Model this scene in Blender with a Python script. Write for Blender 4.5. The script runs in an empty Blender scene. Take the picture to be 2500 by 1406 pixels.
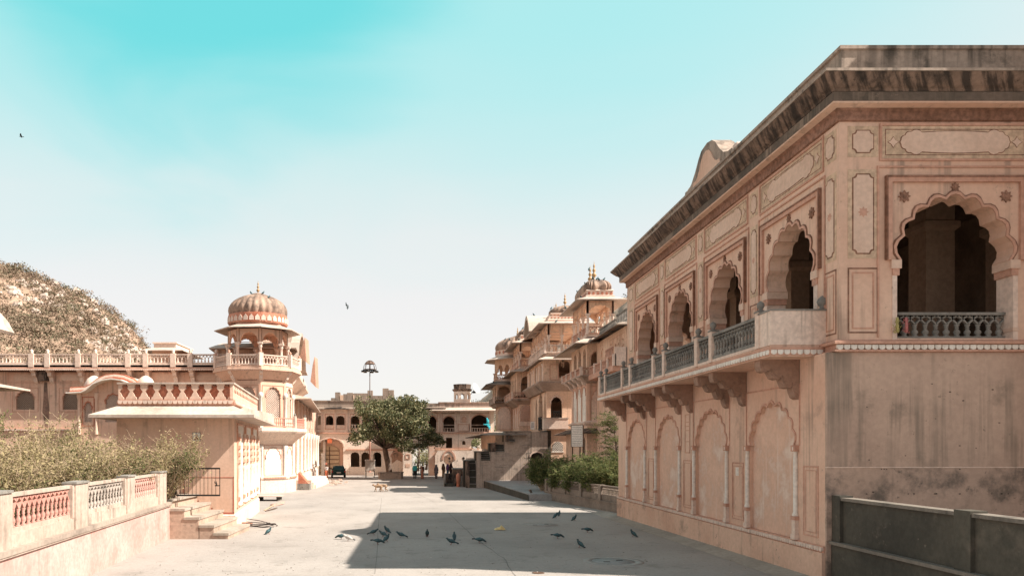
import bpy, bmesh, math, random
from mathutils import Matrix, Vector, noise
R = math.radians; PI = math.pi
random.seed(7)
sc = bpy.context.scene
COL = sc.collection
# ---------------------------------------------------------------- camera
F = 1850.0; CX = 1036.0; CY = 1092.0; H = 3.2
cam = bpy.data.cameras.new('camera'); camo = bpy.data.objects.new('camera', cam); COL.objects.link(camo)
cam.sensor_width = 36.0; cam.lens = F / 2500 * 36.0
cam.shift_x = (1250 - CX) / 2500; cam.shift_y = (CY - 703) / 2500
cam.clip_end = 2000; camo.location = (0, 0, H); camo.rotation_euler = (R(90), 0, 0)
sc.camera = camo
sc.render.resolution_x = 1024; sc.render.resolution_y = 575
# ---------------------------------------------------------------- light
SUN = Vector((0.676, -0.18, 0.714)).normalized()     # direction towards the sun
EL = math.asin(SUN.z); AZ = math.atan2(SUN.x, SUN.y)
sc.view_settings.view_transform = 'Standard'; sc.view_settings.look = 'None'
sc.view_settings.gamma = 1.0; sc.view_settings.exposure = 1.10
sl = bpy.data.lights.new('sun', 'SUN'); so = bpy.data.objects.new('sun', sl); COL.objects.link(so)
sl.energy = 5.0; sl.angle = R(0.5); sl.color = (1.0, 0.93, 0.84)
so.rotation_euler = SUN.to_track_quat('Z', 'Y').to_euler(); so.location = (30, -10, 40)
W = bpy.data.worlds.new('World'); sc.world = W; W.use_nodes = True
nt = W.node_tree; N = nt.nodes; L = nt.links; N.clear()
def nn(t, **k):
    n = N.new(t)
    for a, b in k.items(): setattr(n, a, b)
    return n
def vmath(op, a, b):
    n = nn('ShaderNodeMath', operation=op)
    for i, s in enumerate((a, b)):
        if isinstance(s, (int, float)): n.inputs[i].default_value = s
        elif s is not None: L.new(s, n.inputs[i])
    return n.outputs[0]
def smooth(v, a, b, c=0, d=1):
    n = nn('ShaderNodeMapRange', interpolation_type='SMOOTHSTEP')
    L.new(v, n.inputs[0])
    for i, x in enumerate((a, b, c, d)): n.inputs[i + 1].default_value = x
    return n.outputs[0]
def mixc(f, a, b):
    n = nn('ShaderNodeMix', data_type='RGBA')
    for i, s in ((0, f), (6, a), (7, b)):
        if isinstance(s, (int, float)): n.inputs[i].default_value = s
        elif isinstance(s, tuple): n.inputs[i].default_value = (*s, 1)
        else: L.new(s, n.inputs[i])
    return n.outputs[2]
tc = nn('ShaderNodeTexCoord')
sep = nn('ShaderNodeSeparateXYZ'); L.new(tc.outputs['Generated'], sep.inputs[0])
dp = nn('ShaderNodeVectorMath', operation='DOT_PRODUCT'); L.new(tc.outputs['Generated'], dp.inputs[0])
dp.inputs[1].default_value = Vector((-.27, 1, .66)).normalized()
cn = nn('ShaderNodeTexNoise'); cn.inputs['Scale'].default_value = 2.6; cn.inputs['Detail'].default_value = 5
cn.inputs['Roughness'].default_value = .45; cn.inputs['Distortion'].default_value = .6
cm = nn('ShaderNodeMapping'); cm.inputs['Rotation'].default_value = (0, R(35), 0); cm.inputs['Scale'].default_value = (.8, 1, 2.4); L.new(tc.outputs['Generated'], cm.inputs[0]); L.new(cm.outputs[0], cn.inputs['Vector'])
wob = vmath('MULTIPLY', vmath('SUBTRACT', cn.outputs[0], .5), .10)
t2 = smooth(vmath('ADD', dp.outputs['Value'], wob), .955, 1.01)
t1 = smooth(vmath('ADD', sep.outputs['Z'], vmath('MULTIPLY', wob, 1.6)), .15, .50)
gate = smooth(dp.outputs['Value'], .42, .93)
t1 = vmath('MULTIPLY', t1, gate)
c = mixc(t1, (.82, .785, .75), (.40, .78, .765))
c = mixc(vmath('MULTIPLY', t2, vmath('MULTIPLY', t1, .78)), c, (.08, .66, .67))
zen = smooth(sep.outputs['Z'], .58, .92)              # the unseen top of the dome is deeper
c = mixc(zen, c, (.30, .40, .44))
rear = smooth(sep.outputs['Y'], -.1, -.7)
c = mixc(vmath('MULTIPLY', rear, .55), c, (.42, .42, .42))
sky = nn('ShaderNodeTexSky', sky_type='NISHITA'); sky.sun_disc = False
sky.sun_elevation = EL; sky.sun_rotation = AZ
bg1 = nn('ShaderNodeBackground'); L.new(sky.outputs[0], bg1.inputs[0]); bg1.inputs[1].default_value = .012
bg2 = nn('ShaderNodeBackground'); L.new(c, bg2.inputs[0]); bg2.inputs[1].default_value = .47
ad = nn('ShaderNodeAddShader'); L.new(bg1.outputs[0], ad.inputs[0]); L.new(bg2.outputs[0], ad.inputs[1])
wo = nn('ShaderNodeOutputWorld'); L.new(ad.outputs[0], wo.inputs[0])

# ---------------------------------------------------------------- pixel -> place helpers
def wx(px, Y): return (px - CX) / F * Y
def wz(py, Y): return H - (py - CY) / F * Y
def gz(Y):                                             # the court drops gently away from the camera
    if Y < 18: return 0.0
    if Y < 46: return -0.30 * (Y - 18) / 28
    return -0.30
def G(px, py):                                         # point of the court under a pixel
    Y = 50.0
    for _ in range(30): Y = (H - gz(Y)) * F / max(py - CY, 1)
    return Vector((wx(px, Y), Y, gz(Y)))
def YL(px, X): return X * F / (px - CX)                # depth of a pixel column on a wall X = const

# ---------------------------------------------------------------- materials
MATS = {}
def mat(name, col, rough=.85, col2=None, s1=.5, stain=None, amt=0., streak=0., bump=.15, bs=14., fine=.12, metal=0., spots=.0, sscale=1.0, drip=0, transl=0):
    if name in MATS: return MATS[name]
    m = bpy.data.materials.new(name); m.use_nodes = True; MATS[name] = m
    t = m.node_tree; n = t.nodes; l = t.links
    b = n['Principled BSDF']; b.inputs['Roughness'].default_value = rough; b.inputs['Metallic'].default_value = metal
    b.inputs['Specular IOR Level'].default_value = .25
    geo = n.new('ShaderNodeNewGeometry')
    def noi(scale, det=6, vec=None, ro=.6):
        q = n.new('ShaderNodeTexNoise'); q.inputs['Scale'].default_value = scale; q.inputs['Detail'].default_value = det
        q.inputs['Roughness'].default_value = ro
        l.new(vec or geo.outputs['Position'], q.inputs['Vector']); return q.outputs[0]
    def rng(v, a, bb, c0=0., d=1.):
        q = n.new('ShaderNodeMapRange'); q.interpolation_type = 'SMOOTHSTEP'; l.new(v, q.inputs[0])
        for i, x in enumerate((a, bb, c0, d)): q.inputs[i + 1].default_value = x
        return q.outputs[0]
    def mul(a, bb, op='MULTIPLY'):
        q = n.new('ShaderNodeMath'); q.operation = op
        for i, s in enumerate((a, bb)):
            if isinstance(s, (int, float)): q.inputs[i].default_value = s
            else: l.new(s, q.inputs[i])
        return q.outputs[0]
    def mx(f, a, bb, bt='MIX'):
        q = n.new('ShaderNodeMix'); q.data_type = 'RGBA'; q.blend_type = bt
        for i, s in ((0, f), (6, a), (7, bb)):
            if isinstance(s, (int, float)): q.inputs[i].default_value = s
            elif isinstance(s, tuple): q.inputs[i].default_value = (*s, 1)
            else: l.new(s, q.inputs[i])
        return q.outputs[2]
    cc = mx(rng(noi(s1), .35, .68), col, col2 or tuple(x * .86 for x in col))
    if fine: 
        k = rng(noi(bs * .6, 4), .3, .7, 1 - fine, 1 + fine)
        cc = mx(1., cc, k, 'MULTIPLY')
    if stain and amt:
        a = rng(noi(.9 * sscale, 9, ro=.68), .62 - .3 * amt, .75 - .18 * amt)
        cc = mx(mul(a, min(1, .35 + amt)), cc, stain)
    if stain and spots:
        a = rng(noi(5.5 * sscale, 8, ro=.7), .66 - .12 * spots, .74 - .1 * spots)
        cc = mx(mul(a, .75), cc, stain)
    if stain and streak:
        mp = n.new('ShaderNodeMapping'); mp.inputs['Scale'].default_value = (5, 5, .22); l.new(geo.outputs['Position'], mp.inputs[0])
        a = rng(noi(1.0, 5, mp.outputs[0], .55), .60 - .14 * streak, .78 - .10 * streak)
        a = mul(a, rng(noi(.45, 3), .35, .62))
        cc = mx(mul(a, .8), cc, stain)
    if drip:                                           # black runs following the slope of a moulding
        sx = n.new('ShaderNodeSeparateXYZ'); l.new(geo.outputs['Position'], sx.inputs[0])
        cx_ = n.new('ShaderNodeCombineXYZ'); l.new(mul(mul(sx.outputs[0], sx.outputs[1], 'SUBTRACT'), 2.6), cx_.inputs[0]); l.new(mul(sx.outputs[2], .8), cx_.inputs[1])
        a = rng(noi(1.6, 6, cx_.outputs[0], .6), .42, .60); cc = mx(mul(a, .85), cc, stain)
    l.new(cc, b.inputs['Base Color'])
    if bump:
        bp = n.new('ShaderNodeBump'); bp.inputs['Strength'].default_value = bump; bp.inputs['Distance'].default_value = .03
        l.new(mul(noi(bs, 8, ro=.7), noi(bs * .12, 3), 'ADD'), bp.inputs['Height']); l.new(bp.outputs[0], b.inputs['Normal'])
    if transl:
        tr = n.new('ShaderNodeBsdfTranslucent'); l.new(cc, tr.inputs[0])
        ms = n.new('ShaderNodeMixShader'); ms.inputs[0].default_value = transl
        l.new(b.outputs[0], ms.inputs[1]); l.new(tr.outputs[0], ms.inputs[2])
        l.new(ms.outputs[0], n['Material Output'].inputs[0])
    return m
lowf   = mat('mouldy_plaster', (.51, .355, .275), col2=(.43, .30, .23), stain=(.10, .085, .07), amt=.5, streak=.3, spots=.6, sscale=.8, fine=.06)
plinth = mat('stained_plinth', (.66, .435, .32), col2=(.57, .345, .245), stain=(.20, .15, .115), amt=.28, streak=.3, spots=.5, fine=.06)
fascia = mat('black_fascia', (.15, .11, .085), col2=(.08, .065, .05), stain=(.30, .22, .165), amt=.3, streak=.8, spots=.4)
GREY = (.10, .09, .075); MOSS = (.05, .045, .035)
peach  = mat('peach_plaster', (.68, .462, .345), col2=(.60, .37, .265), s1=.28, stain=(.30, .21, .16), amt=.2, streak=.75, spots=.32, fine=.05)
peachd = mat('peach_plaster_panel', (.67, .44, .325), col2=(.50, .288, .2), s1=.9, stain=(.72, .57, .47), amt=.55, streak=.2, fine=.06)
peachf = mat('weathered_plaster', (.52, .365, .28), col2=(.44, .305, .235), stain=(.19, .15, .115), amt=.25, streak=1.15, spots=.3, fine=.06)
pale   = mat('pale_limewash', (.70, .55, .455), col2=(.62, .46, .37), stain=(.33, .25, .2), amt=.16, streak=.4, spots=.3)
white  = mat('white_limewash', (.74, .68, .60), col2=(.66, .57, .49), stain=(.36, .29, .23), amt=.15, streak=.4)
cream  = mat('cream_panel', (.65, .465, .36), col2=(.59, .41, .31), fine=.08)
olive  = mat('olive_paint', (.56, .40, .28), col2=(.49, .345, .235), fine=.2)
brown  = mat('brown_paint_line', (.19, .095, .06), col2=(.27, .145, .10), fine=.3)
redl   = mat('red_ochre', (.40, .13, .075), col2=(.52, .25, .17), fine=.25)
rose   = mat('rose_trim', (.55, .315, .23), col2=(.46, .25, .175), stain=(.2, .14, .1), amt=.2)
dome_m = mat('weathered_dome', (.43, .295, .22), col2=(.30, .195, .14), stain=(.13, .09, .07), amt=.6, streak=.9, spots=.6)
blackst= mat('black_stained_stone', (.26, .175, .13), col2=(.17, .115, .085), stain=(.024, .02, .017), amt=.42, streak=1.0, spots=.5, sscale=1.3, drip=1)
parap  = mat('stained_parapet', (.40, .31, .245), col2=(.32, .245, .195), stain=(.06, .05, .04), amt=.42, streak=1.2)
greyst = mat('grey_stone', (.27, .245, .215), col2=(.17, .155, .135), stain=(.055, .05, .045), amt=.4, spots=.6)
darkst = mat('mossy_dark_wall', (.085, .075, .058), col2=(.05, .045, .036), stain=(.16, .13, .1), amt=.25, spots=.4)
stonew = mat('stone_wall', (.46, .36, .29), col2=(.38, .29, .23), stain=(.11, .09, .075), amt=.3, streak=1.2, s1=.25)
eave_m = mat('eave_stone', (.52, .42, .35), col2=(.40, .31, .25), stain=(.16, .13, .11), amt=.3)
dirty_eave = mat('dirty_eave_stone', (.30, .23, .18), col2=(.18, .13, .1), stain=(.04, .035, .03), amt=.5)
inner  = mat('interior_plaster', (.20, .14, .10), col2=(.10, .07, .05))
innerp = mat('pillar_and_roof_shade', (.36, .245, .17))
metal  = mat('black_iron', (.02, .018, .016), rough=.55, bump=.05)
rust   = mat('rusty_metal', (.10, .055, .035), rough=.7)
woodm  = mat('gate_wood', (.52, .38, .25), col2=(.42, .30, .2))

# ---------------------------------------------------------------- mesh builder
def off_poly(poly, d):                                 # grow a closed counter-clockwise polygon by d
    n = len(poly); out = []
    for i in range(n):
        p0, p1, p2 = Vector(poly[i - 1]), Vector(poly[i]), Vector(poly[(i + 1) % n])
        e1 = (p1 - p0).normalized(); e2 = (p2 - p1).normalized()
        n1 = Vector((e1.y, -e1.x)); n2 = Vector((e2.y, -e2.x))
        b = (n1 + n2); b = b / max(.2, (1 + n1.dot(n2)))
        out.append(p1 + b * d)
    return out
def rect(x0, x1, y0, y1): return [(x0, y0), (x1, y0), (x1, y1), (x0, y1)]
class MB:
    def __init__(s): s.v = []; s.f = []; s.mi = []; s.sm = []; s.mats = []; s.M = None
    def idx(s, m):
        if m not in s.mats: s.mats.append(m)
        return s.mats.index(m)
    def add(s, vs, fs, m, smooth=False):
        k = len(s.v); i = s.idx(m)
        if s.M is not None: vs = [s.M @ Vector(v) for v in vs]
        s.v += [tuple(v) for v in vs]
        for f in fs: s.f.append([k + q for q in f]); s.mi.append(i); s.sm.append(smooth)
    def box(s, x0, x1, y0, y1, z0, z1, m):
        s.add([(x, y, z) for z in (z0, z1) for x, y in ((x0, y0), (x1, y0), (x1, y1), (x0, y1))],
              [(0, 3, 2, 1), (4, 5, 6, 7), (0, 1, 5, 4), (1, 2, 6, 5), (2, 3, 7, 6), (3, 0, 4, 7)], m)
    def prism(s, p, y0, y1, m, sm=False):              # polygon in x,z pushed along y
        n = len(p)
        s.add([(x, y0, z) for x, z in p] + [(x, y1, z) for x, z in p], [list(range(n)), list(range(2 * n - 1, n - 1, -1))], m)
        s.add([(x, y0, z) for x, z in p] + [(x, y1, z) for x, z in p], [(i, (i + 1) % n, n + (i + 1) % n, n + i) for i in range(n)], m, sm)
    def hprism(s, p, z0, z1, m):
        n = len(p)
        s.add([(x, y, z0) for x, y in p] + [(x, y, z1) for x, y in p],
              [list(range(n - 1, -1, -1)), list(range(n, 2 * n))] + [(i, (i + 1) % n, n + (i + 1) % n, n + i) for i in range(n)], m)
    def sweep(s, poly, prof, m, cap=True):             # profile (out, z) carried round a closed footprint
        n = len(poly); vs = []
        for o, z in prof: vs += [(p[0], p[1], z) for p in off_poly(poly, o)]
        fs = []
        for k in range(len(prof) - 1):
            for i in range(n):
                j = (i + 1) % n; fs.append((k * n + i, k * n + j, (k + 1) * n + j, (k + 1) * n + i))
        if cap: fs += [list(range(n - 1, -1, -1)), [(len(prof) - 1) * n + i for i in range(n)]]
        s.add(vs, fs, m)
    def lathe(s, prof, cx, cy, z0, m, seg=10, sx=1, sy=1, ribs=0, dep=.06, sq=0):
        vs = []
        for r, z in prof:
            for i in range(seg):
                a = 2 * PI * i / seg; q = 1
                if ribs: q = 1 - dep * (1 - abs(math.cos(a * ribs / 2)) ** .6)
                ca, sa = math.cos(a), math.sin(a)
                if sq: ca = math.copysign(abs(ca) ** sq, ca); sa = math.copysign(abs(sa) ** sq, sa)
                vs.append((cx + ca * r * q * sx, cy + sa * r * q * sy, z0 + z))
        fs = [(k * seg + i, k * seg + (i + 1) % seg, (k + 1) * seg + (i + 1) % seg, (k + 1) * seg + i) for k in range(len(prof) - 1) for i in range(seg)]
        s.add(vs, fs, m, True)
        n = len(prof) - 1
        s.add(vs, [list(range(seg - 1, -1, -1)), [n * seg + i for i in range(seg)]], m)
    def tube(s, pts, r, m, seg=6, r1=None, cap=True):
        pts = [Vector(p) for p in pts]; vs = []; n = len(pts)
        for k, p in enumerate(pts):
            d = (pts[min(k + 1, n - 1)] - pts[max(k - 1, 0)]).normalized()
            a = d.orthogonal().normalized() if k == 0 else (a - d * a.dot(d)).normalized()
            b = d.cross(a); rr = r if r1 is None else r + (r1 - r) * k / (n - 1)
            vs += [p + (a * math.cos(2 * PI * i / seg) + b * math.sin(2 * PI * i / seg)) * rr for i in range(seg)]
        fs = [(k * seg + i, k * seg + (i + 1) % seg, (k + 1) * seg + (i + 1) % seg, (k + 1) * seg + i) for k in range(n - 1) for i in range(seg)]
        if cap: fs += [list(range(seg - 1, -1, -1)), [(n - 1) * seg + i for i in range(seg)]]
        s.add(vs, fs, m, True)
    def ball(s, c, r, m, seg=8, rings=6, sc3=(1, 1, 1)):
        prof = [(max(.001, math.sin(PI * k / rings)) * r, -math.cos(PI * k / rings) * r * sc3[2]) for k in range(rings + 1)]
        s.lathe(prof, c[0], c[1], c[2], m, seg, sc3[0], sc3[1])
    def limb(s, a, b, r0, r1, m, seg=8):
        a = Vector(a); b = Vector(b); s.tube([a, b], r0, m, seg, r1); s.ball(a, r0, m, seg); s.ball(b, r1, m, seg)
    def build(s, name, parent=None):
        me = bpy.data.meshes.new(name); off = Vector((0, 0, 0)); p = parent
        while p is not None: off += p.location; p = p.parent
        me.from_pydata([(v[0] - off.x, v[1] - off.y, v[2] - off.z) for v in s.v], [], s.f)
        for m in s.mats: me.materials.append(m)
        me.polygons.foreach_set('material_index', s.mi); me.polygons.foreach_set('use_smooth', s.sm)
        bm = bmesh.new(); bm.from_mesh(me); bmesh.ops.recalc_face_normals(bm, faces=bm.faces); bm.to_mesh(me); bm.free()
        me.update()
        o = bpy.data.objects.new(name, me); COL.objects.link(o)
        if parent is not None: o.parent = parent
        return o
def empty(name, loc, label, cat, group=None):
    o = bpy.data.objects.new(name, None); COL.objects.link(o); o.location = loc; o.empty_display_size = .3
    return tag(o, label, cat, group)
def tag(o, label=None, cat=None, group=None, kind=None):
    for k, v in (('label', label), ('category', cat), ('group', group), ('kind', kind)):
        if v: o[k] = v
    return o
def copy_tree(o, parent=None):
    c = o.copy(); COL.objects.link(c)
    if parent is not None: c.parent = parent
    for ch in list(o.children): copy_tree(ch, c)
    return c
def frame(o, u, w):                                    # local x = u, y = outward w, z = up
    u = Vector(u).normalized(); w = Vector(w).normalized()
    return Matrix(((u.x, w.x, 0, o[0]), (u.y, w.y, 0, o[1]), (u.z, w.z, 1, o[2]), (0, 0, 0, 1)))
def front(Y): return frame((0, Y, 0), (1, 0, 0), (0, -1, 0))      # faces the camera, u = world X
def leftf(X): return frame((X, 0, 0), (0, 1, 0), (-1, 0, 0))      # faces -X, u = world Y
def rightf(X): return frame((X, 0, 0), (0, 1, 0), (1, 0, 0))      # faces +X, u = world Y
# ---------------------------------------------------------------- arches, rails, eaves
def arch_pts(w, rise, n=9, seg=4, bulge=.30, pt=.12):
    base = []
    for k in range(n + 1):
        t = PI - PI * k / n
        x = math.cos(t) * w / 2; z = math.sin(t) ** .78 * rise * (1 - pt) + max(0, 1 - abs(x) / (w * .5)) * rise * pt
        base.append(Vector((x, z)))
    if n == 1 or bulge == 0:
        m = 14; o = []
        for k in range(m + 1):
            t = PI - PI * k / m; x = math.cos(t) * w / 2
            o.append((x, math.sin(t) ** .85 * rise * (1 - pt) + (1 - abs(x) / (w * .5)) * rise * pt))
        return o
    out = []
    for k in range(n):
        a, b = base[k], base[k + 1]; d = b - a; nrm = Vector((-d.y, d.x)); 
        for q in range(seg):
            t = q / seg; out.append(a + d * t + nrm * bulge * 4 * t * (1 - t))
    out.append(base[-1])
    z1 = max(p.y for p in out); x1 = max(abs(p.x) for p in out) / (w * .492)
    return [(-w / 2, 0)] + [(p.x / x1, p.y * rise / z1) for p in out] + [(w / 2, 0)]
def arch_row(mb, u0, u1, z0, z1, y0, y1, ops, m, n=9, seg=4, bulge=.3):
    # ops: (centre, width, z_bottom, z_spring, rise)
    cur = u0
    for (uc, w, zb, zs, rise) in sorted(ops):
        a, b = uc - w / 2, uc + w / 2
        if a > cur + 1e-4: mb.box(cur, a, y0, y1, z0, z1, m)
        if zb > z0 + 1e-4: mb.box(a, b, y0, y1, z0, zb, m)
        if rise > 0:
            p = arch_pts(w, rise, n, seg, bulge)
            mb.prism([(uc + x, zs + z) for x, z in p] + [(b, z1), (a, z1)], y0, y1, m)
        elif z1 > zs: mb.box(a, b, y0, y1, zs, z1, m)
        cur = b
    if u1 > cur + 1e-4: mb.box(cur, u1, y0, y1, z0, z1, m)
def arch_band(mb, uc, zs, w, rise, t, y0, y1, m, n=9, seg=4, bulge=.3):
    a = arch_pts(w, rise, n, seg, bulge); b = arch_pts(w + 2 * t, rise + t, n, seg, bulge); k = len(a)
    vs = [(uc + x, y, zs + z) for y in (y0, y1) for q in (a, b) for x, z in q]
    fs = []
    for i in range(k - 1):
        for (p, q) in ((0, k), (2 * k, 3 * k), (0, 2 * k), (k, 3 * k)): fs.append((p + i, p + i + 1, q + i + 1, q + i))
    fs += [(0, k, 3 * k, 2 * k), (k - 1, 2 * k - 1, 4 * k - 1, 3 * k - 1)]
    mb.add(vs, fs, m)
def rframe(mb, u0, u1, z0, z1, t, y0, y1, m):          # four bars butted end to end
    mb.box(u0, u1, y0, y1, z1 - t, z1, m); mb.box(u0, u1, y0, y1, z0, z0 + t, m)
    mb.box(u0, u0 + t, y0, y1, z0 + t, z1 - t, m); mb.box(u1 - t, u1, y0, y1, z0 + t, z1 - t, m)
def uframe(mb, u0, u1, z0, z1, t, y0, y1, m):          # surround open at the foot
    mb.box(u0, u1, y0, y1, z1 - t, z1, m); mb.box(u0, u0 + t, y0, y1, z0, z1 - t, m); mb.box(u1 - t, u1, y0, y1, z0, z1 - t, m)
BAL = [(.9, 0), (.9, .08), (.5, .12), (1.0, .3), (.95, .42), (.4, .62), (.75, .7), (.45, .76), (.8, .92), (.8, 1)]
def rail(mb, u0, u1, z0, z1, y, m, pitch=.2, r=.055, t=.12, lattice=True, seg=6, mrail=None):
    h = z1 - z0; mr = mrail or m
    mb.box(u0, u1, y - t / 2, y + t / 2, z0, z0 + h * .12, mr); mb.box(u0, u1, y - t * .6, y + t * .6, z1 - h * .1, z1, mr)
    n = max(1, int((u1 - u0) / pitch)); hb = h * .78; zt = z0 + h * .12
    p = (u1 - u0) / n; hh = hb * (.58 if lattice else 1)
    for i in range(n):
        uc = u0 + (i + .5) * p
        mb.lathe([(a * r, b * hh) for a, b in BAL[::1 if seg > 5 else 2] + ([] if seg > 5 else [BAL[-1]])], uc, y, zt, m, seg)
        if lattice:
            for s in (-1, 1):
                mb.prism([(uc - .018 * s * 1.2, zt + hh), (uc + .018 * s, zt + hh - .01), (uc + s * p * .62, zt + hb * .82), (uc + s * p * .55, zt + hb + .001), (uc + s * p * .42, zt + hb + .001), (uc + s * p * .45, zt + hb * .84)], y - t * .28, y + t * .28, m)
                mb.prism([(uc + s * p * .5, zt + hb * .8), (uc + s * p * .56, zt + hb * .86), (uc + s * .02, zt + hb), (uc - s * .06, zt + hb)], y - t * .26, y + t * .26, m)
def scallops(mb, u0, u1, z, y, m, p=.16, h=.13, d=.05, back=None):
    n = max(1, int(round((u1 - u0) / p))); p = (u1 - u0) / n
    for i in range(n):
        uc = u0 + (i + .5) * p; r = p * .43
        pts = [(uc - r, z + h), (uc + r, z + h)] + [(uc + r * math.cos(a), z + h * .45 - h * .45 * math.sin(a)) for a in (0, PI * .25, PI * .5, PI * .75, PI)]
        mb.prism(pts, y, y + d, m)
    if back: mb.box(u0, u1, y - .02, y + d * .3, z - h * .15, z + h * 1.1, back)
def lattice(mb, uc, w, zb, zs, rise, y, m, pitch=.14, t=.025, d=.03):
    a = arch_pts(w, rise, 5, 3, .25)
    def inside(u, z):
        if abs(u) > w / 2 or z < zb: return False
        if z <= zs: return True
        for i in range(len(a) - 1):
            if a[i][0] <= u <= a[i + 1][0] and a[i + 1][0] > a[i][0]:
                f = (u - a[i][0]) / (a[i + 1][0] - a[i][0]); return z - zs < a[i][1] + f * (a[i + 1][1] - a[i][1])
        return False
    hh = zs + rise - zb; k = int((w + hh) / pitch) + 2
    for s in (-1, 1):
        for i in range(-k, k):
            c0 = i * pitch; st = None; q = -w / 2
            while q <= w / 2 + .03:
                z = zb + (c0 + s * q) ; ok = inside(q, z)
                if ok and st is None: st = q
                if (not ok or q + .03 > w / 2 + .03) and st is not None:
                    if q - st > .02:
                        z0 = zb + c0 + s * st; z1 = zb + c0 + s * q
                        mb.add([(uc + st, y, z0 - t), (uc + q, y, z1 - t), (uc + q, y, z1 + t), (uc + st, y, z0 + t)] + [(uc + st, y + d, z0 - t), (uc + q, y + d, z1 - t), (uc + q, y + d, z1 + t), (uc + st, y + d, z0 + t)],
                               [(0, 1, 2, 3), (7, 6, 5, 4), (0, 4, 5, 1), (2, 6, 7, 3)], m)
                    st = None
                q += .03
def finial(mb, x, y, z, h, m, seg=8):
    P = [(.09, 0), (.16, .05), (.06, .12), (.04, .2), (.15, .3), (.12, .38), (.04, .44), (.11, .54), (.08, .6), (.03, .66), (.07, .74), (.05, .8), (.02, .86), (.005, 1)]
    mb.lathe([(r * h * .8, q * h) for r, q in P], x, y, z, m, seg)
def dome(mb, cx, cy, z, rx, ry, h, m, ribs=24, sq=0, band=None, seg=96):
    P = [(1.0, 0), (1.03, .1), (1.045, .22), (1.03, .36), (.97, .5), (.87, .63), (.73, .75), (.56, .85), (.37, .93), (.2, .98), (.12, 1.0)]
    mb.lathe([(a, b * h) for a, b in P], cx, cy, z, m, seg, rx, ry, ribs, .10, sq)
    mb.lathe([(.26, 0), (.28, .03 * h), (.18, .07 * h), (.1, .1 * h)], cx, cy, z + .95 * h, m, 16, rx, ry, 8, .2, sq)
def eave(mb, poly, out, zi, zo, th, m):
    mb.sweep(poly, [(-.05, zi - th), (out, zo - th * .6), (out, zo), (-.05, zi)], m)
def column(mb, x, y, z0, z1, r, m, seg=8):
    h = z1 - z0
    mb.box(x - r * 1.4, x + r * 1.4, y - r * 1.4, y + r * 1.4, z0, z0 + .12 * h, m)
    mb.lathe([(r * 1.25, .12 * h), (r * .8, .16 * h), (r * 1.15, .3 * h), (r * .85, .6 * h), (r * .8, .78 * h), (r * 1.3, .82 * h), (r * .9, .86 * h), (r * 1.5, .93 * h), (r * 1.5, .95 * h)], x, y, z0, m, seg)
    mb.box(x - r * 1.5, x + r * 1.5, y - r * 1.5, y + r * 1.5, z0 + .93 * h, z1, m)
def cartouche(uc, zc, w, h, n=6):
    pts = []; r = h / 2; L2 = w / 2 - r * 1.1
    def sc_arc(p, q, k, b):
        p = Vector(p); q = Vector(q); d = q - p; nr = Vector((d.y, -d.x))
        return [tuple(p + d * (i / k) + nr * b * 4 * (i / k) * (1 - i / k)) for i in range(k)]
    key = [(-L2, -r), (-L2 * .75, -r * .93), (L2 * .75, -r * .93), (L2, -r), (L2 + r * .55, -r * .66), (L2 + r * .95, -r * .2), (L2 + r * .95, r * .2), (L2 + r * .55, r * .66), (L2, r), (L2 * .75, r * .93), (-L2 * .75, r * .93), (-L2, r), (-L2 - r * .55, r * .66), (-L2 - r * .95, r * .2), (-L2 - r * .95, -r * .2), (-L2 - r * .55, -r * .66)]
    for i in range(len(key)):
        b = 0.02 if i in (1, 9) else .22
        pts += sc_arc(key[i], key[(i + 1) % len(key)], 4, b)
    return [(uc + x, zc + z) for x, z in pts]
def cutrect(u0, u1, z0, z1, c):
    o = []
    for (cx_, cz_, a0) in ((u0, z0, PI / 2), (u1, z0, PI), (u1, z1, PI * 1.5), (u0, z1, 0)):
        for k in range(4):
            a = a0 - k * PI / 6; o.append((cx_ + c * math.cos(a), cz_ + c * math.sin(a)))
    return o
def flower(mb, u, z, r, y, m, d=.03, n=8):
    pts = [(u + r * (1 if k % 2 == 0 else .62) * math.cos(k * PI / n), z + r * (1 if k % 2 == 0 else .62) * math.sin(k * PI / n)) for k in range(2 * n)]
    mb.prism(pts, y, y + d, m); mb.prism([(u + r * .3 * math.cos(k * PI / 4), z + r * .3 * math.sin(k * PI / 4)) for k in range(8)], y + d, y + d * 1.5, m)
def leaves(mb, pts, size, m, jit=.5, asp=.5, up=None):
    # pts: list of centre points; small bent leaves facing any way
    for p in pts:
        s = size * random.uniform(1 - jit, 1 + jit)
        d = Vector((random.gauss(0, 1), random.gauss(0, 1), random.gauss(0, 1)))
        if up: d += Vector(up)
        d.normalize(); e = d.orthogonal().normalized(); e.rotate(Matrix.Rotation(random.uniform(0, 6.28), 3, d))
        g = d.cross(e) * s * .12; p = Vector(p); b = e * s * asp / 2
        mb.add([p - d * s / 2, p + b + g, p + d * s / 2, p - b + g], [(0, 1, 2, 3)], m)

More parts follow.
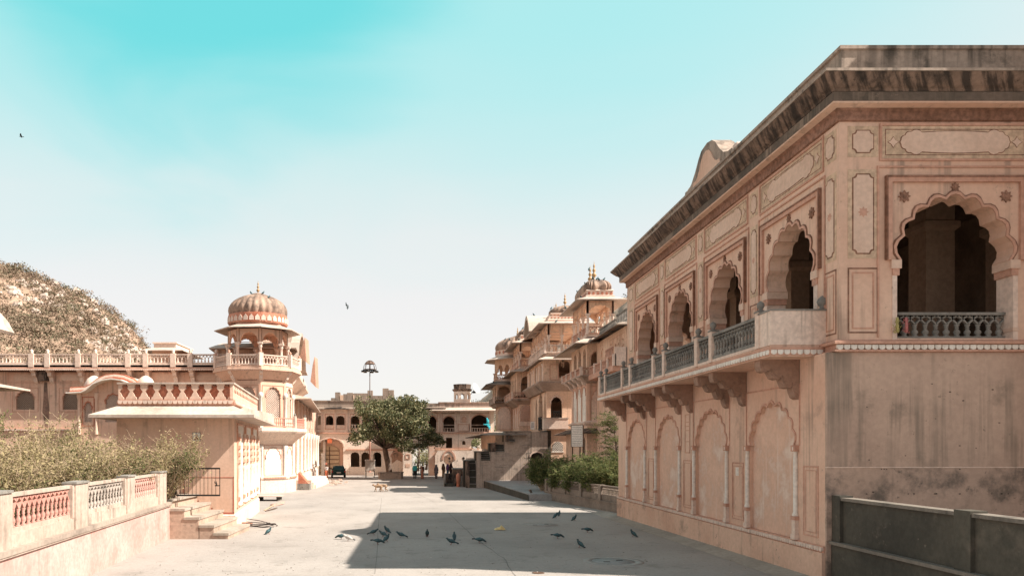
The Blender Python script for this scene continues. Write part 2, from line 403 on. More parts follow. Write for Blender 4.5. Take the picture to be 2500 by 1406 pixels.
# ================================================================ SETTING
def ground():
    m = mat('court_paving', (.345, .303, .27), col2=(.285, .25, .222), s1=.22, stain=(.20, .175, .15), amt=.3, spots=.7, sscale=1.0, bs=26, bump=.4, fine=.07)
    mb = MB(); xs = [-400, -120, -60, -30] + [x * 2.0 for x in range(-12, 13)] + [30, 60, 120, 400]
    ys = [-40, 0, 8, 14, 18, 22, 26, 30, 34, 38, 42, 46, 60, 80, 100, 140, 250, 600, 1500]
    vs = [(x, y, gz(y)) for y in ys for x in xs]; n = len(xs)
    mb.add(vs, [(j * n + i, j * n + i + 1, (j + 1) * n + i + 1, (j + 1) * n + i) for j in range(len(ys) - 1) for i in range(n - 1)], m)
    tag(mb.build('court_ground'), kind='structure')
    # strip of smoother cement beside the right wall, and joints in the paving
    mb = MB(); k = mat('cement_strip', (.36, .31, .26), col2=(.28, .24, .2), stain=(.14, .12, .1), amt=.2)
    Y = [15, 18, 24, 30, 37.5, 40]
    for a, b in zip(Y[:-1], Y[1:]):
        mb.add([(8.75, a, gz(a) + .004), (9.6, a, gz(a) + .10), (9.6, b, gz(b) + .10), (8.75, b, gz(b) + .004)], [(0, 1, 2, 3)], k)
    tag(mb.build('wall_foot_strip'), kind='structure')
    mb = MB(); k = mat('paving_joint', (.19, .165, .145))
    def crack(pts, w):
        pts = [G(*p) for p in pts]; q = []
        for a, b in zip(pts[:-1], pts[1:]):
            nseg = 6
            for i in range(nseg):
                c = a.lerp(b, i / nseg); q.append(c + Vector((random.uniform(-.03, .03), random.uniform(-.03, .03), 0)))
        q.append(pts[-1])
        for a, b in zip(q[:-1], q[1:]):
            d = (b - a).normalized(); nr = Vector((-d.y, d.x, 0)) * w * random.uniform(.6, 1.4)
            mb.add([(v.x, v.y, gz(v.y) + .004) for v in (a - nr, b - nr, b + nr, a + nr)], [(0, 1, 2, 3)], k)
    crack([(916, 1400), (928, 1250), (931, 1215)], .012); crack([(1095, 1251), (1135, 1290), (1175, 1325), (1230, 1362), (1260, 1406)], .014)
    crack([(1010, 1200), (1060, 1225)], .012); crack([(980, 1386), (1240, 1372)], .01)
    tag(mb.build('paving_joints'), kind='structure')
ground()
def hill(name, sil, Yr, Yf, zf, col, scr, pad, seedo=0, rock=True):
    # sil: ridge as (px, py) ; rises from Yf (height zf) to the ridge at Yr and falls behind
    xs = []; NX = 150; NY = 60; mb = MB(); px0, px1 = sil[0][0], sil[-1][0]
    def ridge(px):
        for a, b in zip(sil[:-1], sil[1:]):
            if a[0] <= px <= b[0]: return a[1] + (b[1] - a[1]) * (px - a[0]) / (b[0] - a[0])
        return sil[-1][1]
    vs = []; P = {}
    for j in range(NY + 1):
        for i in range(NX + 1):
            px = px0 + (px1 - px0) * i / NX; t = j / NY
            X = wx(px, Yr); zr = wz(ridge(px), Yr)
            if t < .7: tt = t / .7; Y = Yf + (Yr - Yf) * tt; z = zf + (zr - zf) * (tt ** .85)
            else: tt = (t - .7) / .3; Y = Yr + 60 * tt; z = zr - (zr - zf) * tt * .9
            v = Vector((X * .07, Y * .07, seedo)); 
            a = noise.fractal(v, 1.0, 2.0, 5) * (1.1 if t < .6 else .35); c = abs(noise.noise(v * 5.0)) * 1.6
            z += a * min(1, t * 4) + c * (.35 if t < .6 else .15); X += noise.noise(v * 3 + Vector((9, 0, 0))) * 1.5
            vs.append((X, Y, max(z, zf - 1))); P[(i, j)] = vs[-1]
    mb.add(vs, [(j * (NX + 1) + i, j * (NX + 1) + i + 1, (j + 1) * (NX + 1) + i + 1, (j + 1) * (NX + 1) + i) for j in range(NY) for i in range(NX)], col)
    tag(mb.build(name), kind='structure')
    mb = MB(); rk = []
    for _ in range(scr):
        i = random.randint(1, NX - 1); j = random.randint(4, int(NY * .72)); p = Vector(P[(i, j)])
        f = noise.noise(Vector((p.x * .09, p.y * .09, 3 + seedo)))
        if random.random() > .62 + f: continue
        s = random.uniform(.5, 1.7) * (1 if random.random() < .85 else 1.6)
        m = random.choice(pad); p += Vector((random.uniform(-.7, .7), random.uniform(-.7, .7), 0))
        pts = []
        for _ in range(int(26 * s)):
            d = Vector((random.gauss(0, 1), random.gauss(0, 1), abs(random.gauss(0, .8)))).normalized() * random.uniform(.5, 1) * s
            pts.append(p + Vector((d.x, d.y, d.z * .75)))
        leaves(mb, pts, .34, m, asp=.55)
    tag(mb.build('hill_scrub'), kind='stuff')
    return P
hcol = mat('hill_earth', (.34, .225, .16), col2=(.26, .18, .125), s1=.12, stain=(.16, .13, .085), amt=.35, spots=.5, sscale=.35, bs=1.2, bump=.8)
rockm = mat('pale_rock', (.50, .40, .33), col2=(.36, .28, .23), s1=1.0, stain=(.14, .1, .08), amt=.3, bs=3, bump=.6)
scrubs = [mat('dry_scrub', (.22, .16, .11), col2=(.27, .195, .135)), mat('dry_scrub'  , (.2,.2,.2)), mat('olive_scrub', (.12, .11, .065), col2=(.16, .14, .085)), mat('brown_scrub', (.24, .165, .115), col2=(.19, .14, .095))]
PH = hill('left_hill', [(-500, 480), (-200, 560), (0, 640), (60, 668), (120, 692), (190, 716), (240, 742), (265, 756), (300, 792), (340, 835), (365, 860), (400, 900), (470, 960)], 150, 84, 9, hcol, 11000, scrubs)
mb = MB()
for _ in range(170):                                  # outcrop along the crest
    i = random.choice([random.randint(92, 112), random.randint(110, 138), random.randint(124, 140)]); j = int(random.gauss(37, 4)); j = max(20, min(42, j))
    if i > 125 and j > 40: continue
    p = Vector(PH[(i, j)]); s = random.uniform(.4, 1.0)
    vs = []; n = 7
    for k in range(3):
        for q in range(n):
            a = 2 * PI * q / n; r = s * (1, 1.1, .55)[k] * random.uniform(.75, 1.2)
            vs.append((p.x + r * math.cos(a), p.y + r * math.sin(a), p.z - .6 + (0, .7, 1.35)[k] * s * random.uniform(.8, 1.15)))
    mb.add(vs, [(k * n + q, k * n + (q + 1) % n, (k + 1) * n + (q + 1) % n, (k + 1) * n + q) for k in range(2) for q in range(n)] + [[2 * n + q for q in range(n)]], rockm)
tag(mb.build('rocky_outcrop'), kind='structure')
hill('right_hill', [(1120, 1010), (1165, 985), (1210, 943), (1350, 850), (1500, 752), (1535, 722), (1700, 640), (2100, 520), (2900, 500)], 210, 125, 2, mat('far_hill_earth', (.33, .25, .19), s1=.1, stain=(.2, .16, .11), amt=.4, spots=.6, sscale=.3, bs=1), 3600, [mat('far_scrub', (.22, .19, .13)), mat('far_scrub_dark', (.16, .15, .10))], 5, False)

# ================================================================ RIGHT PAVILION
def pavilion():
    XW, YF, YE = 9.5, 17.9, 37.1; XU = 9.8; XR = 27.0
    root = empty('arcaded_pavilion', (XW, YF, 0), 'large two storey peach pavilion at right with scalloped arches, long balcony and black stained cornice', 'building')
    SP = [20.35 + 4.35 * k for k in range(4)]          # arch centres along the court
    FP = [12.53, 16.9]                                 # arch centres on the near face
    # lower walls
    mb = MB()
    mb.box(XW + .1, XR, YF + .06, YE, -.6, 5.44, peach)
    mb.M = leftf(XW + .1)
    ops = [(20.75 + 4.4 * k, 2.72, .86, 3.25, 1.18) for k in range(4)]
    arch_row(mb, YF + .06, YE, .86, 5.44, 0, .10, ops, peach)
    mb.box(YF + .06, YE, 0, .18, -.6, .70, plinth)
    mb.prism([(0, 0)] * 3, 0, 0, peach) if 0 else None
    mb.box(YF + .06, YE, 0, .14, .70, .86, rose)
    scallops(mb, YF + .06, YE, .73, .14, pale, p=.125, h=.10, d=.05)
    for uc, w, *_ in ops:
        mb.box(uc - w / 2, uc + w / 2, 0, .006, .86, 4.5, peachd)
        arch_band(mb, uc, 3.25, 2.72, 1.18, .07, .10, .125, rose)
        uframe(mb, uc - 1.60, uc + 1.60, 3.26, 4.82, .04, .10, .12, rose)
        for s in (-1, 1):
            u = uc + s * 1.44
            mb.box(u - .085, u + .085, .10, .20, .87, 1.42, pale); mb.box(u - .11, u + .11, .10, .22, 1.36, 1.46, rose); mb.box(u - .11, u + .11, .10, .22, .87, 1.0, pale)
            mb.lathe([(.085, 0), (.085, .05), (.06, .1), (.062, 1.4), (.05, 1.6), (.09, 1.68), (.09, 1.76)], u, .14, 1.46, white, 8)
            mb.box(u - .1, u + .1, .10, .22, 3.1, 3.26, rose)
    for k, u in enumerate([18.62, 22.95, 27.35, 31.75]):
        w = .42 if k else .36
        rframe(mb, u - w, u + w, 1.02, 2.75, .035, .10, .115, rose); rframe(mb, u - w + .1, u + w - .1, 1.12, 2.65, .02, .10, .11, rose)
    rframe(mb, 27.1, 27.6, 3.0, 4.4, .03, .10, .115, rose)
    for z, l in ((4.1, .3), (3.95, .34), (3.8, .28), (3.4, .3)): mb.box(27.35 - l / 2, 27.35 + l / 2, .10, .104, z, z + .03, rose)
    mb.box(22.9, 23.12, .10, .104, 2.35, 2.6, white)
    mb.M = front(YF + .06)
    mb.M = None
    mb.build('lower_wall', root)
    mb = MB(); mb.M = front(YF + .06)                  # near face, rain streaked
    mb.box(XW, XR, 0, .06, 2.745, 5.44, peachf); mb.box(XW, XR, 0, .062, -.6, 2.72, lowf); mb.box(XW, XR, 0, .075, 2.72, 2.745, pale)
    for k in range(26):
        u = random.uniform(XW + .4, 14.6); z = random.choice([2.68, 2.9, 2.1, random.uniform(2, 5.2)]); s = random.uniform(.012, .03)
        mb.box(u, u + s * random.uniform(1, 2.5), .06, .066, z, z + s, mat('wall_hole', (.03, .025, .02)))
    mb.build('near_wall', root)
    # ledge under the upper storey
    mb = MB(); P = rect(XU - .02, XR, YF + .03, YE - .4)
    mb.sweep(P, [(0, 5.44), (.12, 5.46), (.12, 5.5), (.05, 5.5), (.05, 5.62), (.14, 5.64), (.14, 5.70), (0, 5.76)], rose)
    mb.M = front(YF + .03); scallops(mb, XU - .1, XR, 5.5, .05, white, p=.165, h=.115, d=.06); mb.M = None
    mb.build('bead_ledge', root)
    # upper storey shell
    mb = MB(); T = .52; ZB, ZT = 5.7, 10.98
    mb.M = leftf(XU)
    sops = [(u, 2.66, ZB, 7.62, 1.58) for u in SP]
    arch_row(mb, YF, 36.6, ZB, ZT, -T, 0, sops, peach)
    mb.M = front(YF); fops = [(u, 2.82, 5.78, 7.62, 1.56) for u in FP]
    arch_row(mb, XU + T, XR, ZB, ZT, -T, 0, fops, peach)
    mb.M = front(36.6 - .5)
    arch_row(mb, XU + T, XR, ZB, ZT, -.5, 0, [(11.9, 1.9, ZB, 7.6, 1.3), (16, 2.4, ZB, 7.6, 1.5)], peach)
    mb.M = None; mb.box(XR - .5, XR - .01, YF + T, 36.1, ZB, ZT, peach)
    mb.build('upper_wall', root)
    # decoration of the upper storey: one face at a time
    def deco(fr, arches, pil, name, corner):
        mb = MB(); mb.M = fr
        for uc in arches:
            w = 2.82 if len(arches) == 1 else 2.66; hj = w / 2 - .07
            arch_band(mb, uc, 7.62, w, 1.56, .07, 0, .03, rose); arch_band(mb, uc, 7.62, w + .16, 1.64, .025, 0, .02, brown)
            uframe(mb, uc - 1.62, uc + 1.62, 7.62, 9.56, .11, 0, .07, rose); uframe(mb, uc - 1.66, uc + 1.66, 7.62, 9.6, .04, 0, .09, brown)
            uframe(mb, uc - 1.84, uc + 1.84, 5.8, 9.84, .04, 0, .03, rose)
            for s in (-1, 1): flower(mb, uc + s * 1.2, 9.12, .15, 0, brown)
            flower(mb, uc, 9.34, .11, 0, brown)
            # frieze panel
            a, b = uc - 1.72, uc + 1.72
            mb.box(a, b, 0, .006, 10.02, 10.78, olive); rframe(mb, a - .06, b + .06, 9.96, 10.84, .05, 0, .03, rose)
            rframe(mb, a + .07, b - .07, 10.09, 10.71, .018, .006, .01, brown)
            mb.prism(cartouche(uc, 10.4, 2.66, .52), .006, .012, brown); mb.prism(cartouche(uc, 10.4, 2.61, .48), .012, .018, cream)
            for s in (-1, 1):
                q = uc + s * 1.46
                for r, y1, mm in ((.14, .012, brown), (.12, .018, cream)):
                    mb.prism([(q + r * (1 if k % 2 == 0 else .55) * math.cos(k * PI / 4), 10.4 + r * (1 if k % 2 == 0 else .55) * math.sin(k * PI / 4)) for k in range(8)], .006 if mm is brown else .012, y1, mm)
            # springing blocks and white shafts
            for s in (-1, 1):
                u0, u1 = sorted((uc + s * (hj - .06), uc + s * 1.52))
                mb.box(u0, u1, -.54, .05, 7.42, 7.62, cream); mb.box(u0 + .04, u1 - .04, -.53, .03, 7.26, 7.42, rose)
                u0, u1 = sorted((uc + s * (hj + .03), uc + s * 1.48)); mb.box(u0, u1, -.515, .014, 5.72, 7.26, pale)
                mb.box(u0 - .02, u1 + .02, -.53, .03, 5.95, 6.03, cream)
        for (u, hw) in pil:
            mb.box(u - hw, u + hw, 0, .006, 10.05, 10.78, olive); q = hw * .72
            mb.prism(cutrect(u - q, u + q, 10.14, 10.69, .09), .006, .011, brown); mb.prism(cutrect(u - q + .025, u + q - .025, 10.165, 10.665, .09), .011, .016, cream)
            mb.box(u - hw, u + hw, 0, .006, 7.66, 9.76, olive)
            mb.prism(cutrect(u - q, u + q, 7.76, 9.66, .09), .006, .011, brown); mb.prism(cutrect(u - q + .03, u + q - .03, 7.79, 9.63, .09), .011, .016, cream)
            flower(mb, u, 8.75, min(.13, hw * .4), .016, rose, .004)
            rframe(mb, u - hw, u + hw, 5.9, 7.44, .03, 0, .012, brown); rframe(mb, u - hw + .1, u + hw - .1, 6.0, 7.34, .03, 0, .012, rose)
        mb.build(name, root)
    deco(leftf(XU), SP, [(18.3, .28)] + [(u + 2.175, .26) for u in SP[:-1]] + [(35.9, .4)], 'court_face_ornament', 0)
    deco(front(YF), FP[:1], [(10.36, .36), (14.72, .3)], 'near_face_ornament', 1)
    # railing in the near arch
    mb = MB(); mb.M = front(YF + .3); rail(mb, 11.14, 13.92, 5.78, 6.43, 0, greyst, pitch=.24, r=.075, t=.14, seg=10); mb.build('arch_railing', root)
    mb = MB()
    for px, c_, nm in ((2189, (.42, .36, .14), 'yellow'), (2211, (.45, .16, .15), 'red')):
        x = wx(px, 17.82); mb = MB(); mb.tube([(x, 17.8, 6.25), (x, 17.78, 5.9)], .03, mat('garland%d' % px, c_), 6)
        for k in range(16): leaves(mb, [(x + random.gauss(0, .03), 17.8 + random.gauss(0, .02), 5.9 + k * .02) for _ in range(6)], .05, MATS['garland%d' % px])
        tag(mb.build('flower_garland'), 'small %s flower garland hanging on the grey railing of the big arch' % nm, 'garland')
    # cornice
    mb = MB(); P = rect(XU, XR, YF, 36.6)
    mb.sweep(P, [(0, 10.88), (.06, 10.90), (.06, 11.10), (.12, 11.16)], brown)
    mb.sweep(P, [(.10, 11.16), (.30, 11.2), (.30, 11.24)], peach)
    mb.sweep(P, [(.0, 11.24), (.31, 11.24), (.31, 11.45), (0, 11.455)], fascia)
    mb.sweep(P, [(.0, 11.46), (.32, 11.46), (.35, 11.5), (.42, 11.54), (.52, 11.63), (.62, 11.74), (.64, 11.76)], blackst)
    mb.sweep(P, [(.0, 11.76), (.66, 11.77), (.66, 11.83), (0, 11.9)], parap)
    mb.build('cornice', root)
    mb = MB(); P2 = rect(XU + .06, XR - .06, YF + .02, 36.5)
    n = len(P2); o1 = off_poly(P2, 0); o2 = off_poly(P2, -.35)
    mb.sweep(P2, [(0, 11.9), (0, 12.58), (.05, 12.6), (.05, 12.68), (-.4, 12.68), (-.4, 11.95)], parap, cap=False)
    mb.box(XU + .4, XR - .4, YF + .4, 36.1, 11.0, 11.98, parap)
    mb.build('roof_parapet', root)
    mb = MB(); mb.M = leftf(XU + .25)
    g = [(28.9, 12.6), (28.75, 12.86), (28.4, 12.84), (28.1, 12.95), (27.7, 13.25), (27.35, 13.6), (27.1, 13.78), (26.55, 13.86), (26.1, 13.78), (25.8, 13.6), (25.45, 13.25), (25.1, 12.98), (24.7, 12.86), (24.4, 12.84), (24.2, 12.6)]
    mb.prism(g, -.5, .15, parap); mb.prism([(26.55 + (u - 26.55) * .55, 12.7 + (z - 12.6) * .7) for u, z in g], .15, .19, peach)
    for u in (28.7, 24.5): mb.lathe([(.16, 0), (.18, .1), (.1, .2), (.02, .24)], u, -.1, 12.84, pale, 8)
    mb.build('roof_gable', root)
    mb = MB(); finial(mb, 11.0, 33.4, 11.9, 1.6, greyst); mb.lathe([(.9, 0), (.85, .4), (.6, .7), (.2, .85)], 11.0, 33.4, 11.9, dome_m, 16); mb.build('roof_finial', root)
    # balcony
    bl = MB(); XB = 8.42; YB0, YB1 = 18.45, 36.7
    bl.box(XB, XU, YB0, YB1, 5.42, 5.58, peach)
    bl.box(XB - .03, XU, YB0 - .03, YB1 + .03, 5.58, 5.64, rose)
    bl.box(XB + .04, XU, YB0 + .04, YB1, 5.64, 5.70, peach)
    bl.M = leftf(XB); scallops(bl, YB0, YB1, 5.46, 0, white, p=.165, h=.115, d=.04, back=rose)
    bl.M = front(YB0); scallops(bl, XB, XU - .1, 5.46, 0, white, p=.165, h=.115, d=.04, back=rose)
    bl.M = None
    bo = bl.build('balcony', root)
    mb = MB(); mb.box(XB + .02, XU, YB0 + .02, YB0 + .17, 5.70, 6.53, pale); mb.box(XB + .02, XB + .17, YB0 + .17, 19.15, 5.70, 6.53, pale)
    mb.box(XB, XU, YB0, YB0 + .19, 6.53, 6.57, greyst); mb.box(XB, XB + .19, YB0 + .19, 19.15, 6.53, 6.57, greyst)
    mb.build('solid_parapet', bo)
    posts = [19.2, 22.35, 23.55, 26.75, 28.0, 31.15, 32.4, 35.45, 36.55]
    for u in posts:
        mb = MB(); mb.M = leftf(XB + .1); mb.box(u - .11, u + .11, -.11, .10, 5.70, 6.60, pale); mb.box(u - .13, u + .13, -.13, .12, 6.60, 6.64, greyst)
        mb.lathe([(.05, 0), (.08, .02), (.04, .05), (.08, .1), (.095, .155), (.08, .21), (.03, .25), (.01, .265)], u, 0, 6.64, greyst, 10)
        mb.build('balcony_post', bo)
    mb = MB(); mb.M = leftf(XB + .1)
    mb.lathe([(.05, 0), (.1, .03), (.05, .06), (.1, .12), (.13, .2), (.1, .28), (.04, .33), (.01, .35)], 18.6, -1.25, 6.57, greyst, 10)
    for a, b in zip(posts[:-1], posts[1:]): rail(mb, a + .11, b - .11, 5.78, 6.53, 0, greyst, pitch=.20, r=.06, t=.12, seg=8)
    mb.M = None; mb.box(XB + .03, XB + .17, 19.2, 36.55, 5.70, 5.78, pale); mb.box(XB + .1, XU, YB1 - .2, YB1 - .05, 5.70, 6.5, pale)
    mb.build('balcony_railing', bo)
    br = [(0, 5.42), (1.0, 5.42), (1.0, 5.26), (.96, 5.14), (.86, 5.10), (.78, 5.16), (.72, 5.08), (.66, 4.96), (.54, 4.92), (.46, 4.98), (.42, 4.86), (.36, 4.72), (.24, 4.70), (.18, 4.76), (.15, 4.60), (.10, 4.48), (0, 4.42)]
    for u in (19.35, 22.5, 23.75, 26.95, 28.2, 31.35, 32.7, 35.9):
        mb = MB(); mb.M = frame((XW, u, 0), (-1, 0, 0), (0, 1, 0))
        mb.prism(br, -.16, .16, greyst if 0 else mat('bracket_stone', (.36, .225, .165), col2=(.28, .17, .12), stain=(.12, .08, .06), amt=.3))
        mb.prism([(x * .9 + .02, 5.42 - (5.42 - z) * .88) for x, z in br], -.19, .19, MATS['bracket_stone'])
        mb.build('bracket', bo)
    # interior
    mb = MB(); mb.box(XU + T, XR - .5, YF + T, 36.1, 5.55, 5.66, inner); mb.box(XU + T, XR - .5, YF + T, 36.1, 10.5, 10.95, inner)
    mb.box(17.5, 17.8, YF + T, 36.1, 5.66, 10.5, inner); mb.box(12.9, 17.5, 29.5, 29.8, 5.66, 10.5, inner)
    mb.build('interior', root)
    for (x, y) in ((12.35, 20.9), (12.35, 25.2), (12.35, 29.6), (12.35, 33.9), (16.0, 20.9)):
        mb = MB(); mb.box(x - .3, x + .3, y - .3, y + .3, 5.66, 10.5, innerp); mb.sweep(rect(x - .3, x + .3, y - .3, y + .3), [(0, 9.0), (.1, 9.1), (.1, 9.3), (0, 9.35)], innerp); mb.build('inner_pillar', root)
    mb = MB(); mb.box(13.9, 14.7, 21.0, 21.75, 5.66, 10.5, innerp); mb.sweep(rect(13.9, 14.7, 21.0, 21.75), [(0, 9.2), (.1, 9.3), (.1, 9.45), (0, 9.5)], innerp); mb.build('inner_pillar', root)
    # unseen block added beyond the right edge to shade the near wall
    mb = MB(); mb.box(14.85, 19.5, 16.45, YF - .001, -.6, 17.3, peach); mb.sweep(rect(14.85, 19.5, 16.45, YF - .001), [(0, 16.2), (.1, 16.3), (.1, 16.5), (0, 16.6)], rose)
    mb.sweep(rect(14.85, 19.5, 16.45, YF - .001), [(0, 5.5), (.08, 5.55), (.08, 5.7), (0, 5.75)], rose)
    mb.build('shade_caster', root)
pavilion()
# dark ramp wall in the foreground
def ramp_wall():
    root = empty('ramp_wall', (9.75, 14, 0), 'dark mossy parapet wall with square posts at the foot of the big pavilion', 'wall')
    mb = MB(); mb.box(9.60, 9.95, 4.0, 17.88, -.5, .93, darkst); mb.box(9.54, 10.0, 4.0, 17.88, .93, 1.0, mat('grey_coping', (.20, .17, .14), stain=(.05, .045, .04), amt=.4))
    mb.box(9.70, 9.90, 4.0, 17.88, 1.0, 1.97, darkst); mb.box(9.64, 9.95, 4.0, 17.88, 1.97, 2.04, MATS['grey_coping']); mb.build('wall_body', root)
    for y in (17.55, 13.35, 9.2, 5.0):
        mb = MB(); mb.box(9.62, 9.93, y, y + .42, 1.0, 2.08, darkst); mb.build('post', root)
    mb = MB(); mb.box(9.95, 14.7, 4, 17.84, -.5, .9, darkst); mb.build('ramp_fill', root)
ramp_wall()
# ================================================================ GENERIC PALACE PIECES
def kiosk(mb, X0, X1, Y0, Y1, z0, ztop, nf, ns, m, colr=.10, beam=.28, rise=.35, colm=None):
    """open pavilion: slender columns carrying cusped arches on four sides"""
    colm = colm or pale; cw = colr * 2.6
    zs = z0 + (ztop - z0) * .62
    for (fr, a, b, n) in ((front(Y0), X0, X1, nf), (front(Y1 - .16), X0, X1, nf), (leftf(X0), Y0, Y1, ns), (rightf(X1), Y0, Y1, ns)):
        mb.M = fr; p = (b - a) / n
        ops = [(a + (i + .5) * p, p - cw, z0, zs, (ztop - beam - zs)) for i in range(n)]
        for (uc, w, _, q, r) in ops:
            pts = arch_pts(w, r, 7, 3, .28)
            mb.prism([(uc - w / 2 - cw / 2, q), ] + [(uc + x, q + z) for x, z in pts] + [(uc + w / 2 + cw / 2, q), (uc + w / 2 + cw / 2, ztop), (uc - w / 2 - cw / 2, ztop)], -.15, 0.0, m)
            rframe(mb, uc - w / 2 - .02, uc + w / 2 + .02, q, ztop - .08, .04, 0, .015, rose)
        mb.M = None
    k = .08
    for i in range(nf + 1):
        x = X0 + k + (X1 - X0 - 2 * k) * i / nf
        for y in (Y0 + k, Y1 - k): column(mb, x, y, z0, zs, colr, colm)
    for i in range(1, ns):
        y = Y0 + (Y1 - Y0) * i / ns
        for x in (X0 + k, X1 - k): column(mb, x, y, z0, zs, colr, colm)
    mb.box(X0 + .16, X1 - .16, Y0 + .16, Y1 - .16, ztop - .12, ztop - .02, m)
def box_rail(mb, X0, X1, Y0, Y1, z0, z1, m, pitch=.28, sides='flrb', post=.09, r=.05):
    for sd in sides:
        if sd == 'f': mb.M = front(Y0); rail(mb, X0 + post, X1 - post, z0, z1, 0, m, pitch, r, .1, seg=5)
        if sd == 'b': mb.M = front(Y1); rail(mb, X0 + post, X1 - post, z0, z1, 0, m, pitch, r, .1, seg=5)
        if sd == 'l': mb.M = leftf(X0); rail(mb, Y0 + post, Y1 - post, z0, z1, 0, m, pitch, r, .1, seg=5)
        if sd == 'r': mb.M = leftf(X1); rail(mb, Y0 + post, Y1 - post, z0, z1, 0, m, pitch, r, .1, seg=5)
        mb.M = None
    for x in (X0, X1):
        for y in (Y0, Y1):
            mb.box(x - post, x + post, y - post, y + post, z0 - .05, z1 + .06, pale)
    if 'l' in sides and Y1 - Y0 > 3:
        for q in range(1, int((Y1 - Y0) / 1.8)):
            y = Y0 + (Y1 - Y0) * q / int((Y1 - Y0) / 1.8); mb.box(X0 - post, X0 + post, y - post, y + post, z0 - .05, z1 + .05, pale)
def room(mb, X0, X1, Y0, Y1, z0, z1, fops, lops, m, T=.3, n=7, rops=()):
    mb.M = front(Y0); arch_row(mb, X0, X1, z0, z1, -T, 0, fops, m, n, 3)
    mb.M = leftf(X0); arch_row(mb, Y0 + T, Y1, z0, z1, -T, 0, lops, m, n, 3)
    mb.M = rightf(X1); arch_row(mb, Y0 + T, Y1, z0, z1, -T, 0, list(rops), m, n, 3)
    mb.M = None; mb.box(X0 + T, X1 - T, Y1 - T, Y1, z0, z1, m)
    mb.box(X0 + .02, X1 - .02, Y0 + .02, Y1 - .02, z1 - .15, z1 - .01, m); mb.box(X0 + T, X1 - T, Y0 + T, Y1 - T, z0, z0 + .1, m)
def wallpanels(mb, fr, panels, m=None, back=None, n=7, y=0):
    mb.M = fr
    for (uc, w, zb, zs, rise) in panels:
        pts = arch_pts(w, rise, n, 3, .25)
        mb.prism([(uc - w / 2, zb)] + [(uc + x, zs + z) for x, z in pts] + [(uc + w / 2, zb)], y, y + .012, back or peachd)
        arch_band(mb, uc, zs, w, rise, .05, y, y + .05, m or rose, n, 3, .25)
        rframe(mb, uc - w / 2 - .14, uc + w / 2 + .14, zb - .02, zs + rise + .2, .04, y, y + .03, m or rose)
    mb.M = None

